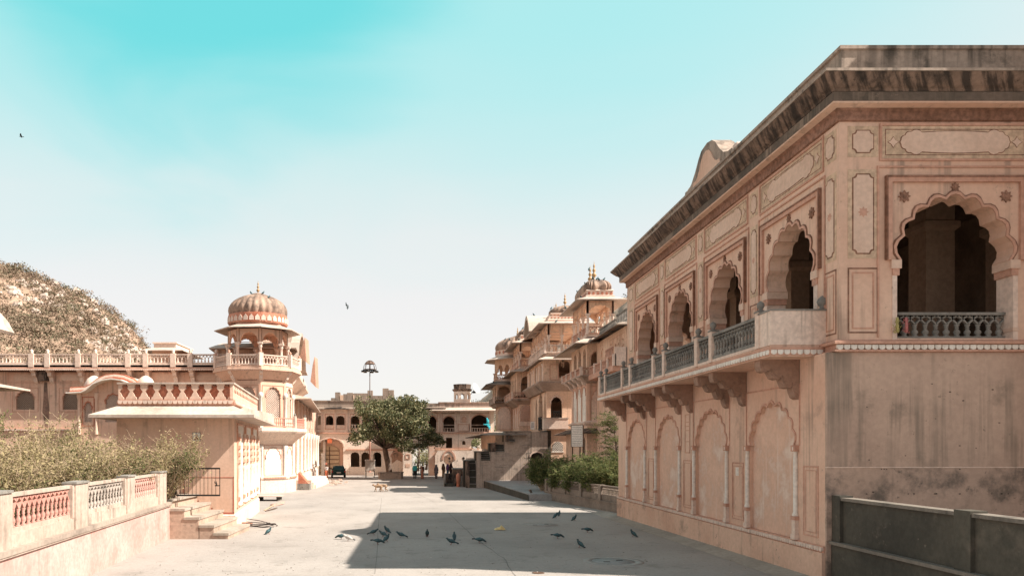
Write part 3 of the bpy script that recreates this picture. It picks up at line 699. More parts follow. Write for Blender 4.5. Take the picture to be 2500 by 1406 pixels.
# ================================================================ LEFT: CHHATRI TOWER WITH TERRACE
def octagon(cx, cy, r, rot=-6):
    return [(cx + r * math.cos(R(22.5 + rot + 45 * k)), cy + r * math.sin(R(22.5 + rot + 45 * k))) for k in range(8)]
def edge_frame(a, b, z=0):                             # frame on an edge of a ccw polygon, u from a to b, outward right-hand normal
    a = Vector((a[0], a[1], z)); b = Vector((b[0], b[1], z)); u = (b - a).normalized(); return frame(a, u, (u.y, -u.x, 0)), (b - a).length
def chhatri():
    Yc = 60.5; cx = wx(630, Yc); S = Yc / F
    cx0, cy0 = cx, Yc; Y0 = 57.6
    z = lambda py: wz(py, Y0)
    root = empty('domed_tower', (cx, Yc, -.3), 'octagonal tower with ribbed onion dome kiosk on the left side of the court', 'building')
    RW = 2.75; OW = octagon(cx, Yc, RW)
    # lower storey
    mb = MB(); zb, z1, z2, z3 = -.5, z(1058), z(935), z(905)
    mb.hprism(OW, zb, z(1075), pale)
    mb.sweep(OW, [(0, -.5), (.25, -.5), (.25, .75), (.32, .8), (.32, .95), (.05, 1.0)], pale)
    mb.sweep(OW, [(0, z(1084)), (.25, z(1075)), (1.0, z(1056)), (1.08, z(1052)), (1.08, z(1044)), (0, z(1042))], pale)
    for k in range(8):
        f, ln = edge_frame(OW[k], OW[(k + 1) % 8]); mb.M = f
        scallops(mb, .1, ln - .1, .82, .33, rose, p=.14, h=.12)
        wallpanels(mb, f, [(ln / 2, ln * .62, 1.05, z(1120), z(1092) - z(1120))], rose, white if k in (6, 7) else pale, y=.0); mb.M = f
        for s in (.08, ln - .08): mb.lathe([(.12, 0), (.09, .2), (.09, 2), (.14, 2.2), (.14, 2.35)], s, .03, 1.0, white, 8)
    mb.M = None; mb.build('lower_storey', root)
    mb = MB(); OB = off_poly(OW, .95); n = 8
    for k in (5, 6, 7, 0, 4):
        f, ln = edge_frame(OB[k], OB[(k + 1) % 8]); mb.M = f
        rail(mb, .12, ln - .12, z(1042), z(1019), -.06, mat('red_rail', (.52, .24, .18)), .17, .05, .1, lattice=False, seg=6)
        mb.box(-.12, .12, -.2, .02, z(1044), z(1014), pale); mb.lathe([(.05, 0), (.1, .1), (.02, .22)], 0, -.08, z(1014), greyst, 6)
        scallops(mb, .05, ln - .05, z(1055), .02, pale, p=.2, h=.16, back=rose)
    mb.M = None; mb.build('lower_balcony_railing', root)
    # middle storey with pierced screens
    mb = MB(); mb2 = MB()
    for k in range(8):
        f, ln = edge_frame(OW[k], OW[(k + 1) % 8]); mb.M = f; w = ln * .60
        zs = z(968); rise = z(942) - z(968)
        arch_row(mb, 0, ln, z(1042), z(905), -.25, 0, [(ln / 2, w, z(1017), zs, rise)], peach if k in (4, 5, 6) else pale, 7, 3)
        arch_band(mb, ln / 2, zs, w, rise, .06, 0, .04, rose, 7, 3); rframe(mb, .12, ln - .12, z(1030), z(938), .04, 0, .03, rose)
        mb.box(.35, ln - .35, 0, .01, z(925), z(911), cream); rframe(mb, .28, ln - .28, z(927), z(909), .05, 0, .03, brown); flower(mb, ln / 2, z(918), .12, .01, brown)
        mb.lathe([(.16, 0), (.13, .2), (.12, 2.2), (.2, 2.3), (.2, 2.5), (.1, 2.6)], 0, .0, z(1040), white, 8)
        if k in (4, 5, 6, 7, 0): mb2 = MB(); mb2.M = f; lattice(mb2, ln / 2, w, z(1017), zs, rise, -.12, pale, pitch=.17, t=.028); mb2.build('pierced_screen', root)
    mb.M = None; mb.build('screen_storey', root)
    # upper gallery
    RB = 3.35; OT = octagon(cx, Yc, RB)
    mb = MB(); mb.sweep(OW, [(0, z(925)), (.1, z(922)), (RB - RW - .02, z(904)), (RB - RW + .08, z(903)), (RB - RW + .08, z(899)), (RB - RW, z(898)), (RB - RW, z(892)), (0, z(892))], peach)
    for k in range(8):
        f, ln = edge_frame(off_poly(OT, .04)[k], off_poly(OT, .04)[(k + 1) % 8]); mb.M = f; scallops(mb, 0, ln, z(904), .02, pale, p=.16, h=.13, back=rose)
        fb, l2 = edge_frame(OW[k], OW[(k + 1) % 8])
        a = Vector((OW[k][0] - cx, OW[k][1] - Yc, 0)).normalized(); mb.M = frame((OW[k][0], OW[k][1], 0), a, (-a.y, a.x, 0))
        mb.prism([(0, z(900)), (.62, z(902)), (.5, z(910)), (.3, z(914)), (.22, z(922)), (0, z(930))], -.13, .13, pale)
    mb.M = None; mb.build('gallery_floor', root)
    mb = MB()
    for k in range(8):
        if k in (1, 2): continue
        f, ln = edge_frame(OT[k], OT[(k + 1) % 8]); mb.M = f
        rail(mb, .16, ln - .16, z(890), z(865), -.1, pale, .24, .06, .12, seg=6)
        mb.box(-.17, .17, -.27, .03, z(893), z(861), pale); mb.lathe([(.06, 0), (.12, .12), (.02, .24)], 0, -.1, z(861), rose, 8)
    mb.M = None; mb.build('gallery_railing', root)
    RK = 2.35; OK = octagon(cx, Yc, RK); mb = MB()
    zf, zt = z(894), z(797)
    for k in range(8):
        f, ln = edge_frame(OK[k], OK[(k + 1) % 8]); mb.M = f; zs = z(832)
        arch_row(mb, 0, ln, zs, zt, -.2, 0, [(ln / 2, ln - .34, zs, zs, z(806) - zs)], peach, 9, 3); rframe(mb, .1, ln - .1, zs, zt, .04, 0, .025, brown)
        mb.M = None; column(mb, OK[k][0], OK[k][1], zf, zs + .02, .13, pale)
    mb.hprism(off_poly(OK, -.1), z(799), zt + .02, peach)
    mb.build('kiosk_arcade', root)
    mb = MB(); eave(mb, OK, .95, z(786), z(797), .12, eave_m); mb.build('kiosk_eave', root)
    mb = MB(); mb.sweep(OK, [(-.1, z(790)), (-.1, z(781)), (.0, z(779)), (0, z(775))], rose)
    mb.lathe([(2.28, 0), (2.34, .1), (2.3, .2), (2.34, .3), (2.3, z(757) - z(781))], cx, Yc, z(781), redl, 48)
    for k in range(32):
        a = 2 * PI * k / 32; mb.M = frame((cx + 2.3 * math.cos(a), Yc + 2.3 * math.sin(a), z(777)), (-math.sin(a), math.cos(a), 0), (math.cos(a), math.sin(a), 0))
        mb.prism([(-.17, 0), (.17, 0), (.17, .25), (0, .45), (-.17, .25)], 0, .06, pale)
    mb.M = None; mb.build('dome_drum', root)
    mb = MB(); dome(mb, cx, Yc, z(758), 2.22, 2.22, z(700) - z(758), dome_m, ribs=26, seg=130); finial(mb, cx, Yc, z(702), z(664) - z(702), mat('brass', (.42, .26, .12), rough=.5)); mb.build('dome', root)
    return cx, Yc
CHX, CHY = chhatri()
def terrace():
    Y = 60.0; z = lambda py: wz(py, Y); u = lambda px: wx(px, Y)
    root = empty('terrace_building', (u(250), Y, -.3), 'long peach building with balustraded terrace and screened arch windows left of the domed tower', 'building')
    mb = MB(); mb.M = front(Y + .9); 
    wins = [(47, 46), (163, 47), (400, 46), (500, 46), (-70, 46), (-190, 46)]
    ops = [(u(c), u(w) - u(0), z(998), z(972), z(952) - z(972)) for c, w in wins]
    arch_row(mb, u(-380), u(600), -.5, z(900), -.4, 0, ops, peach, 7, 3)
    for o_ in ops: arch_band(mb, o_[0], o_[3], o_[1], o_[4], .06, 0, .04, rose, 7, 3); rframe(mb, o_[0] - 1.05, o_[0] + 1.05, z(1004), z(944), .04, 0, .02, rose); mb.prism(cartouche(o_[0], z(918), 1.9, .5), 0, .015, cream); rframe(mb, o_[0] - 1.4, o_[0] + 1.4, z(932), z(906), .04, 0, .02, rose)
    mb.box(u(-380), u(600), 0, .14, z(1050), z(1046), rose); scallops(mb, u(-100), u(330), z(1051), .1, pale, p=.22, h=.16)
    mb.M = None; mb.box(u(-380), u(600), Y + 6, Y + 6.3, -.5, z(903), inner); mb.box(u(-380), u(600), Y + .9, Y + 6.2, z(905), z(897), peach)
    mb.build('wall', root)
    mb = MB(); scr = mat('screen_stone', (.46, .34, .26))
    for o_ in ops:
        mb = MB(); mb.M = front(Y + 1.1); lattice(mb, o_[0], o_[1], o_[2], o_[3], o_[4], 0, scr, pitch=.15, t=.024); mb.M = None; mb.build('pierced_screen', root)
    mb = MB(); mb.box(u(-380), u(590), Y, Y + 1.0, z(897), z(891), peach); mb.box(u(-380), u(590), Y - .04, Y + .6, z(903), z(897), rose)
    mb.M = front(Y - .04); scallops(mb, u(-60), u(590), z(904), 0, pale, p=.17, h=.13)
    mb.M = None; mb.build('terrace_floor', root)
    posts = [-215, -120, -75, 76, 115, 190, 232, 312, 355, 422, 464, 527, 583]
    mb = MB(); mb.M = front(Y + .1)
    for a, b in zip(posts[:-1], posts[1:]):
        rail(mb, u(a) + .2, u(b) - .2, z(887), z(864), 0, pale, .27, .07, .13, seg=6); mb.box(u(a) + .2, u(b) - .2, -.1, .1, z(896), z(887), pale)
    mb.M = None; mb.build('terrace_railing', root)
    for p in posts[:-1]:
        mb = MB(); mb.M = front(Y + .1); mb.box(u(p) - .2, u(p) + .2, -.14, .16, z(896), z(863), pale); mb.lathe([(.08, 0), (.15, .05), (.08, .1), (.15, .2), (.1, .3), (.02, .36)], u(p), 0, z(863), pale, 8)
        mb.M = frame((u(p), Y + .9, 0), (0, -1, 0), (1, 0, 0)); mb.prism([(0, z(899)), (.9, z(899)), (.85, z(906)), (.6, z(908)), (.55, z(916)), (.3, z(920)), (.2, z(930)), (0, z(936))], -.16, .16, pale)
        mb.M = None; mb.build('terrace_post', root)
    mb = MB(); mb.box(u(88), u(107), Y + .35, Y + .9, z(928), z(905), blackst); mb.M = front(Y + .9)
    pts = [(u(94), z(930)), (u(101), z(930)), (u(103), z(960)), (u(107), z(1000)), (u(103), z(1045)), (u(96), z(1040)), (u(90), z(1002)), (u(93), z(960))]
    mb.prism(pts, 0, .006, mat('drip_stain', (.13, .09, .07), col2=(.3, .18, .13), s1=2)); mb.M = None; mb.build('water_spout', root)
    # roofed box standing on the terrace
    r2 = empty('roof_shelter', (u(405), Y + 9, z(890)), 'small flat roofed shelter rising behind the terrace balustrade', 'shelter')
    Y2 = Y + 9; q = lambda px: wx(px, Y2); zz = lambda py: wz(py, Y2); mb = MB(); P = rect(q(372), q(432), Y2, Y2 + 5)
    mb.sweep(P, [(0, zz(905)), (0, zz(850))], peach); mb.build('wall', r2); mb = MB(); eave(mb, P, .8, zz(848), zz(857), .1, eave_m); mb.sweep(P, [(-.1, zz(850)), (-.1, zz(838)), (0, zz(838)), (0, zz(835)), (-.2, zz(835))], pale); mb.build('roof', r2)
    # bay pavilion with curved roof in front of the terrace wall
    r3 = empty('bay_pavilion', (wx(270, 57), 57, -.3), 'small bay with curved cornice and painted screen windows in front of the terrace wall', 'building')
    Y3 = 57.0; q = lambda px: wx(px, Y3); zz = lambda py: wz(py, Y3)
    def curved(off):  # cornice line rising over the middle
        L_ = [(-27, 0), (10, -2), (22, -8), (38, -22), (60, -31), (82, -34), (104, -31), (126, -22), (142, -8), (154, -2), (190, 0)]
        return [(q(200 + a), zz(960 + b + off)) for a, b in L_]
    mb = MB(); mb.M = front(Y3)
    ops = [(q(215), q(222) - q(203), zz(1030), zz(1000), zz(981) - zz(1000)), (q(276), q(300) - q(262), zz(1030), zz(985), zz(962) - zz(985)), (q(345), q(222) - q(203), zz(1030), zz(1000), zz(981) - zz(1000))]
    arch_row(mb, q(192), q(368), -.5, zz(958), -.3, 0, ops, peach, 5, 3)
    top = curved(2); mb.prism([(max(min(x, q(367)), q(193)), z_) for x, z_ in top] + [(q(367), zz(957)), (q(193), zz(957))][0:0] + [(q(366), zz(957.5)), (q(194), zz(957.5))], -.28, -.02, peach)
    for o_ in ops: arch_band(mb, o_[0], o_[3], o_[1], o_[4], .07, 0, .05, redl, 5, 3)
    rframe(mb, q(201), q(231), zz(1040), zz(968), .06, 0, .04, redl)
    for px in (194, 236, 317, 360): mb.lathe([(.15, 0), (.12, .4), (.11, 2.6), (.18, 2.8), (.18, 3.1)], q(px), .05, zz(1060), cream, 8)
    mb.M = None; mb.box(q(192), q(368), Y3 + .3, Y3 + 3.6, -.5, zz(962), pale); mb.build('wall', r3)
    mb = MB()
    c1 = curved(0)
    for (o0, o1, t0, t1, mm) in ((-.02, .85, -1, 2.0, white), (0, .25, -6, -1.0, redl), (0, .18, -12, -6, pale), (-.05, .12, -15, -12, redl)):
        a = curved(t0); b = curved(t1); mb.M = front(Y3); mb.prism([(x, z_) for x, z_ in a] + [(x, z_) for x, z_ in reversed(b)], -3 if mm is pale else -.3, o1, mm)
    mb.M = None
    for px in (217, 345): mb.lathe([(1, 0), (1.04, .2), (.95, .5), (.7, .8), (.3, 1.0), (.05, 1.05)], q(px), Y3 + .9, zz(948), pale, 20, .68, .68)
    mb.build('curved_roof', r3)
    for o_ in ops:
        mb = MB(); mb.M = front(Y3 + .1); lattice(mb, o_[0], o_[1], o_[2], o_[3], o_[4], 0, pale, pitch=.15, t=.024); mb.M = None; mb.build('pierced_screen', r3)
terrace()
# continuation of the left range beyond the tower
def left_range():
    root = empty('left_range', (-12.2, 72, -.3), 'receding range with curved roofs, awning slab and white colonnettes beyond the domed tower', 'building')
    A = Vector((wx(703, 62), 62, 0)); B = Vector((wx(768, 95), 95, 0)); u = (B - A).normalized(); fr = frame(A, u, (u.y, -u.x, 0)); Ln = (B - A).length
    mb = MB(); mb.M = fr
    pan = [(2.6 + 4.1 * k, 1.9, 1.4, 4.2, 1.0) for k in range(7)]
    arch_row(mb, 0, Ln, -.5, 7.6, -.5, 0, [], peach); mb.M = None; wallpanels(mb, fr, [p for p in pan if p[0] < Ln - 1], redl, pale); mb.M = fr
    wallpanels(mb, fr, [(p[0], 1.5, 5.9, 6.7, .5) for p in pan if p[0] < Ln - 1], rose, peachd); mb.M = fr
    mb.box(0, Ln, 0, .4, -.5, .5, pale); mb.box(0, Ln, 0, .3, .5, .95, pale); scallops(mb, 0, Ln, .8, .3, rose, p=.25, h=.2)
    for k in range(9):
        mb.lathe([(.22, 0), (.17, .3), (.16, 3.1), (.26, 3.4), (.26, 3.8)], .5 + 4.1 * k, .35, .9, white, 8)
        mb.box(.3 + 4.1 * k, .7 + 4.1 * k, 0, .15, .9, 7.6, pale)
    mb.M = None; back = fr @ Vector((Ln, -8, 0)); mb.hprism([(A.x - 7, A.y), (A.x - .5, A.y), (B.x - .5, B.y), (B.x - 7, B.y)], -.5, 7.55, peach); mb.build('wall', root)
    # front end wall facing the camera beside the tower
    mb = MB(); e0, e1 = wx(690, 62), A.x; mb.M = front(62 - .01); mb.box(e0 - 1, e1, -.3, 0, -.5, 8.4, pale); rframe(mb, e1 - .62, e1 - .1, 6.6, 7.5, .05, 0, .03, redl); rframe(mb, e1 - .62, e1 - .1, 1.2, 3.2, .05, 0, .03, redl); mb.M = None; mb.build('end_wall', root)
    # awning slab, upper storeys, curved roofs
    mb = MB(); P = [(A.x - 6, A.y + 5), (A.x - .28, A.y + 5), (B.x, B.y - 6), (B.x - 6, B.y - 6)]
    eave(mb, P, 1.5, 7.9, 7.45, .14, eave_m); mb.build('awning_slab', root)
    mb = MB(); P2 = off_poly([(A.x - 6, A.y + 1), (A.x - .1, A.y + 1), (B.x, B.y - 10), (B.x - 6, B.y - 10)], -.25)
    mb.hprism(P2, 7.5, 11.4, peach); mb.sweep(P2, [(0, 8.6), (.6, 9.1), (.95, 9.3), (1.0, 9.5), (.8, 9.5), (.8, 10.2), (.68, 10.2), (.68, 9.5), (0, 9.5)], pale)
    eave(mb, P2, .9, 11.9, 11.4, .12, eave_m); mb.build('upper_storey', root)
    mb = MB(); mb.M = frame(A + u * 2, u, (u.y, -u.x, 0))
    for (s0, wd, zb_, hh, o) in ((0, 8, 11.5, 1.9, .7),):
        a = [(s0 + wd * t, zb_ + hh * math.sin(PI * t) ** .8 - (.9 if t in (0, 1) else 0)) for t in [i / 12 for i in range(13)]]
        b = [(x, z_ - .28) for x, z_ in a]; mb.prism(a + b[::-1], -3.5, o, eave_m)
        mb.prism(a[1:-1] + [(s0 + wd * .9, zb_ - .1), (s0 + wd * .1, zb_ - .1)], -3, 0.0, peach)
    mb.M = None; mb.build('curved_roof', root)
    for (px, y0, y1, Yp) in ((744, 823, 884, 66), (768, 870, 945, 76)):
        mb = MB(); X = wx(px, Yp); mb.M = frame((X, Yp, 0), (1, 0, 0), (0, 1, 0)); mb.prism([(0, wz(y0, Yp)), (.12, wz(y1, Yp)), (-.42, wz(y1 - 14, Yp)), (-.2, wz(y0 + 22, Yp))], 0, 2.2, rose); mb.M = None; mb.build('roof_end', root)
    # entrance steps and red gabled flank
    mb = MB(); q = lambda px, Y: wx(px, Y)
    for k in range(3): mb.box(q(728, 66), q(757 + 9 * k, 66) + .2 * (2 - k), 64 - .5 * (2 - k) + 1, 74, -.5, .45 - .22 * k, pale)
    Yq = 62.6; mb.M = front(Yq); mb.prism([(q(728, Yq), wz(1180, Yq)), (q(753, Yq), wz(1180, Yq)), (q(728, Yq), wz(1152, Yq))], -1, 0, redl); mb.box(q(726, Yq), q(756, Yq), -1.1, .08, -.5, wz(1180, Yq), greyst); mb.M = None
    mb.build('entrance_steps', root)
left_range()
# ================================================================ LEFT FRONT BLOCK, STAIR, GATE, LOW WALL
def front_block():
    Y0 = 30.7; q = lambda px: wx(px, Y0); z = lambda py: wz(py, Y0)
    C0 = Vector((q(572), Y0)); C1 = Vector((wx(631, 40.8), 40.8)); d = (C1 - C0).normalized(); nr = Vector((d.y, -d.x))
    X0 = q(285)
    P = [(X0, Y0), (C0.x, Y0), (C1.x, C1.y), (X0 + (C1.x - C0.x), C1.y)]
    root = empty('front_block', (C0.x, Y0, 0), 'low flat roofed peach block with white eave and red balustrade behind the stairs', 'building')
    mb = MB(); fr, ln = edge_frame(P[1], P[2])
    zt = z(1018)
    mb.hprism(P, -.5, zt, peach); mb.sweep(P, [(0, -.5), (.05, -.5), (.05, .45), (0, .5)], pale)
    mb.M = front(Y0)
    l1 = [(q(447), 1172), (q(571), 1172)]
    def bar(a, b, c, dd, t=.035): mb.box(a, b, 0, .008, c, dd, MATS['red_paint_line'])
    mat('red_paint_line', (.42, .12, .08), col2=(.5, .26, .18))
    pts = [(448, 1165), (570, 1165), (570, 1251), (518, 1253), (518, 1240), (485, 1240), (485, 1222), (448, 1222), (448, 1165)]
    for (a, b), (c, dd) in zip(pts[:-1], pts[1:]):
        x0, x1 = sorted((q(a), q(c))); z0, z1 = sorted((z(b), z(dd))); mb.box(x0 - .018, x1 + .018, 0, .008, z0 - .018, z1 + .018, MATS['red_paint_line'])
    mb.M = fr                                          # sunlit flank with recessed panels and colonnettes
    for k in range(3):
        uc = ln * (.2 + .3 * k); rframe(mb, uc - 1.25, uc + 1.25, .7, 4.2, .07, 0, .06, mat('salmon_paint', (.60, .30, .2), col2=(.62, .42, .33))); mb.box(uc - 1.18, uc + 1.18, 0, .01, .77, 4.13, white)
        for s in (-.95, .95):
            mb.lathe([(.15, 0), (.12, .1), (.11, 1.4), (.16, 1.5), (.16, 1.6)], uc + s, .05, .8, white, 8)
            for zz in (2.55, 2.85, 3.15, 3.5, 1.0): mb.box(uc + s - .17, uc + s + .17, .0, .14, zz, zz + .14, MATS['salmon_paint'])
            mb.lathe([(.09, 0), (.12, .3), (.09, 1.4)], uc + s, .05, 2.4, cream, 8)
    mb.M = None; mb.build('wall', root)
    mb = MB(); mb.sweep(P, [(-.1, zt - .06), (.88, z(1022) + .02), (.88, z(1017) + .05), (-.05, z(990)), ], eave_m); mb.build('eave', root)
    mb = MB(); zr0, zr1 = z(982), z(933)
    PP = off_poly(P, -.05)
    mb.sweep(PP, [(0, z(990)), (.05, z(984)), (.05, z(980)), (0, z(978)), (0, z(974)), (-.15, z(974)), (-.15, z(990))], rose)
    mb.sweep(PP, [(.05, zr1 - .07), (.05, zr1), (-.2, zr1), (-.2, zr1 - .07)], eave_m)
    mb.box(P[0][0] + .3, P[1][0] - .3, Y0 + .3, 40.4, zt, z(985), eave_m)
    for k in range(2):                                 # quatrefoil shaped openings backed by red
        a, b = PP[k], PP[k + 1]; f, l2 = edge_frame(a, b); mb.M = f; zb, ze = z(974), zr1 - .07
        n = 9 if k == 0 else 18; p = l2 / n; hh = ze - zb; zc = (zb + ze) / 2
        mb.box(0, l2, -.14, -.12, zb, ze, redl)
        for i in range(n):
            u0 = i * p; w = p * .5
            for s in (-1, 1):                          # mirrored halves leave an ogee opening between them
                cxx = u0 + w; prof = [(cxx + s * w, zb), (cxx + s * w * .15, zb), (cxx + s * w * .2, zb + hh * .12), (cxx + s * w * .45, zb + hh * .2), (cxx + s * w * .62, zb + hh * .38), (cxx + s * w * .82, zb + hh * .5), (cxx + s * w * .62, zb + hh * .62), (cxx + s * w * .4, zb + hh * .72), (cxx + s * w * .5, zb + hh * .84), (cxx + s * w * .3, ze), (cxx + s * w, ze)]
                mb.prism(prof, -.12, .0, cream)
            mb.box(cxx - w * .2, cxx + w * .2, -.12, -.02, zb + hh * .86, ze, brown)
        scallops(mb, 0, l2, z(986) , .05, pale, p=.2, h=.15, d=.05, back=rose)
    mb.M = None; mb.build('roof_balustrade', root)
    mb = MB(); mb.M = front(Y0); a, b, c, dd = q(470), q(490), z(1077), z(1055)
    mb.box(a, b, 0, .03, c, dd, mat('sign_frame', (.25, .19, .15))); mb.box(a + .02, b - .02, .03, .035, c + .02, dd - .02, mat('sign_face', (.62, .6, .55)))
    xm = (a + b) / 2; mb.prism([(xm - .09, c + .06), (xm + .09, c + .06), (xm + .08, c + .14), (xm + .05, c + .2), (xm + .06, c + .26), (xm + .01, c + .3), (xm - .04, c + .26), (xm - .03, c + .2), (xm - .08, c + .13)], .035, .04, brown)
    mb.M = None; tag(mb.build('wall_plaque'), 'small framed plaque with a dark seated figure on the block wall above the gate', 'plaque')
    # pier at the left end of the front wall
    st = empty('entrance_stair', (wx(480, 28.5), 28.5, 0), 'four stone steps with projecting treads leading up to the iron gate', 'steps')
    Yf = 27.3; x = lambda px: wx(px, Yf)
    conc = mat('stained_step', (.46, .33, .25), col2=(.35, .25, .19), stain=(.12, .1, .08), amt=.35, spots=.4); tread = mat('step_tread', (.40, .33, .27), col2=(.3, .25, .2), stain=(.13, .11, .09), amt=.3)
    for k, (pa, pb, pt) in enumerate([(412, 451, 1241), (447.6, 486, 1262), (484.6, 523, 1281.5), (519, 558, 1300.7)]):
        mb = MB(); zt_ = wz(pt, Yf); mb.box(x(pa) + (.02 if k else 0), x(pb) - .03, Yf + .03 + .002 * k, Y0 - .002 * k, -.4, zt_ - .09, conc); mb.box(x(pa) + (.005 if k else 0), x(pb), Yf, Y0 - .01, zt_ - .09, zt_, tread); mb.build('step', st)
    mb = MB(); mb.box(-13.5, x(412) - .003, Yf + .2, Y0 - .01, -.4, 1.25, conc); mb.box(-13.5, x(418), Yf + .15, Y0 - .02, 1.251, 1.33, tread); mb.build('landing', st)
    gt = empty('iron_gate', (wx(427, 27.9), 27.9, 1.35), 'open black iron bar gate with bolt latch at the top of the stone steps', 'gate')
    Yg = 27.9; x = lambda px: wx(px, Yg); zg = lambda py: wz(py, Yg)
    mb = MB(); mb.box(x(427), x(430.5), Yg, Yg + .05, zg(1208), zg(1140), metal); mb.box(x(430.5), x(537), Yg, Yg + .04, zg(1145), zg(1141), metal); mb.box(x(430.5), x(537), Yg, Yg + .04, zg(1210.5), zg(1206.5), metal); mb.box(x(535.6), x(537), Yg + .002, Yg + .038, zg(1206.5), zg(1145), metal)
    mb.build('gate_frame', gt)
    for k in range(10):
        px = 430.5 + 9.6 * (k + 1)
        mb = MB(); mb.tube([(x(px), Yg + .02, zg(1206.6)), (x(px), Yg + .02, zg(1144.9))], .010, metal); mb.build('bar', gt)
    mb = MB(); mb.box(x(525), x(535.6), Yg - .03, Yg - .002, zg(1186), zg(1183.5), metal); mb.tube([(x(528), Yg - .03, zg(1174)), (x(530), Yg - .04, zg(1184))], .02, metal); mb.tube([(x(524.5), Yg - .02, zg(1174)), (x(525.5), Yg - .02, zg(1180))], .015, metal); mb.build('latch', gt)
    for py in (1150, 1200): mb = MB(); mb.tube([(x(428), Yg + .03, zg(py)), (x(421), Yg + .3, zg(py - 2))], .022, metal); mb.build('hinge', gt)
    mb = MB(); mb.box(x(411), x(421), Yg + .25, Yg + .7, 1.331, zg(1150), mat('gate_pier', (.3, .22, .17), stain=GREY, amt=.4)); mb.box(x(410), x(422), Yg + .22, Yg + .73, zg(1150), zg(1147), greyst); tag(mb.build('gate_pier'), 'short stained stone pier that carries the iron gate hinges', 'pier')
front_block()
def low_wall():
    root = empty('garden_wall', (-8.6, 20, 0), 'long pink plastered garden wall at left with balustrade panels between square piers', 'wall')
    A = Vector((-8.37 + .0971 * 9.5, 9.35, 0)); B = Vector((-9.2, 27.45, 0)); u = (B - A).normalized(); fr = frame(A, u, (u.y, -u.x, 0)); Ln = (B - A).length
    pink = mat('pink_faded_plaster', (.47, .275, .235), col2=(.50, .35, .305), s1=.8, stain=(.46, .19, .15), amt=.3, spots=.35, streak=.5)
    cop = mat('wall_coping', (.36, .29, .235), col2=(.28, .22, .18), stain=(.1, .08, .065), amt=.3)
    wst = mat('stained_white_pier', (.46, .365, .30), col2=(.39, .295, .235), stain=(.10, .08, .06), amt=.22, streak=.8, spots=.4)
    tt = lambda px: None
    mb = MB(); mb.M = fr; mb.box(0, Ln, -.35, 0, -.3, 1.10, pink); mb.box(0, Ln, -.35, .05, 1.10, 1.14, wst); mb.box(0, Ln, -.42, .07, 1.14, 1.25, cop); mb.M = None; mb.build('wall_body', root)
    def tpos(px):                                      # parameter along the wall under a pixel column
        k = (px - CX) / F; return (A.x - k * A.y) / (k * u.y - u.x)
    piers = [(-75, -35), (0, 31), (187, 217), (313, 331), (391, 408)]
    pr = [(tpos(a), tpos(b)) for a, b in piers]; zt = 2.33
    pr = [(-.1 if False else max(a, .0), b) for a, b in pr]
    for a, b in pr:
        mb = MB(); mb.M = fr; mb.box(a, max(b, a + .25), -.30, -.02, 1.25, zt, wst); mb.box(a - .03, max(b, a + .25) + .03, -.33, .01, zt, zt + .05, greyst); mb.M = None; mb.build('pier', root)
    redb = mat('red_baluster', (.52, .27, .215), col2=(.42, .19, .15), stain=(.6, .42, .35), amt=.3); cols = [redb, redb, mat('grey_baluster', (.42, .36, .31), col2=(.33, .27, .23), stain=GREY, amt=.3), mat('pink_baluster', (.58, .33, .27))]
    for k, (p0, p1) in enumerate(zip(pr[:-1], pr[1:])):
        a, b = max(p0[1], p0[0] + .25), p1[0]; m = cols[k]
        mb = MB(); mb.M = fr; mb.box(a, b, -.26, -.06, 1.25, 1.52, wst); rail(mb, a, b, 1.52, zt - .02, -.16, m, .24, .055, .10, lattice=True, seg=10, mrail=wst)
        mb.box(a, a + .12, -.25, -.05, 1.52, zt - .03, wst); mb.box(b - .12, b, -.25, -.05, 1.52, zt - .03, wst); mb.M = None; mb.build('baluster_panel', root)
    # planting bed behind the wall
    mb = MB(); mb.box(-60, -9.75, 4, 27.3, -.3, 1.15, mat('bed_soil', (.16, .11, .075))); tag(mb.build('planting_bed'), kind='structure')
    mb = MB(); mb.box(-60, -14, 27.3, 62, -.5, 1.12, MATS['bed_soil']); tag(mb.build('garden_ground'), kind='structure')
low_wall()
# sliver of another pavilion at the left edge
def edge_pavilion():
    Y = 26.0; q = lambda px: wx(px, Y); z = lambda py: wz(py, Y)
    root = empty('edge_pavilion', (q(-60), Y, 0), 'white curved roof tip and eave of a pavilion cut off by the left edge', 'building')
    mb = MB(); mb.M = front(Y)
    a = []; 
    for k in range(13):
        t = k / 12; a.append((q(-150 + 183 * t), z(815 - 110 * (1 - t * t) ** .75 + 0)))
    b = [(x - .03 - .22 * (1 - i / 12), z_ - .42 * (1 - i / 12) - .04) for i, (x, z_) in enumerate(a)]
    mb.prism(a + b[::-1], .06, 4.0, innerp); mb.prism([(x + .03, z_ + .03) for x, z_ in a] + [(x - .03, z_ - .05) for x, z_ in a][::-1], 0, 4.1, eave_m); mb.M = None; mb.build('curved_roof', root)  # darker brown puts the shade of the roof's underside into its colour
    mb = MB(); P = rect(q(-260), q(-4) - .8, Y - 5, Y); eave(mb, P, 1.25, z(925), z(944), .1, eave_m); mb.build('eave', root)
    mb = MB(); mb.box(q(-260), q(-4) - .8, Y - 5, Y, 0, z(930), peach); mb.box(q(-258), q(-62), Y - 4, Y - .3, z(930), z(815), peach); mb.build('wall', root)
edge_pavilion()
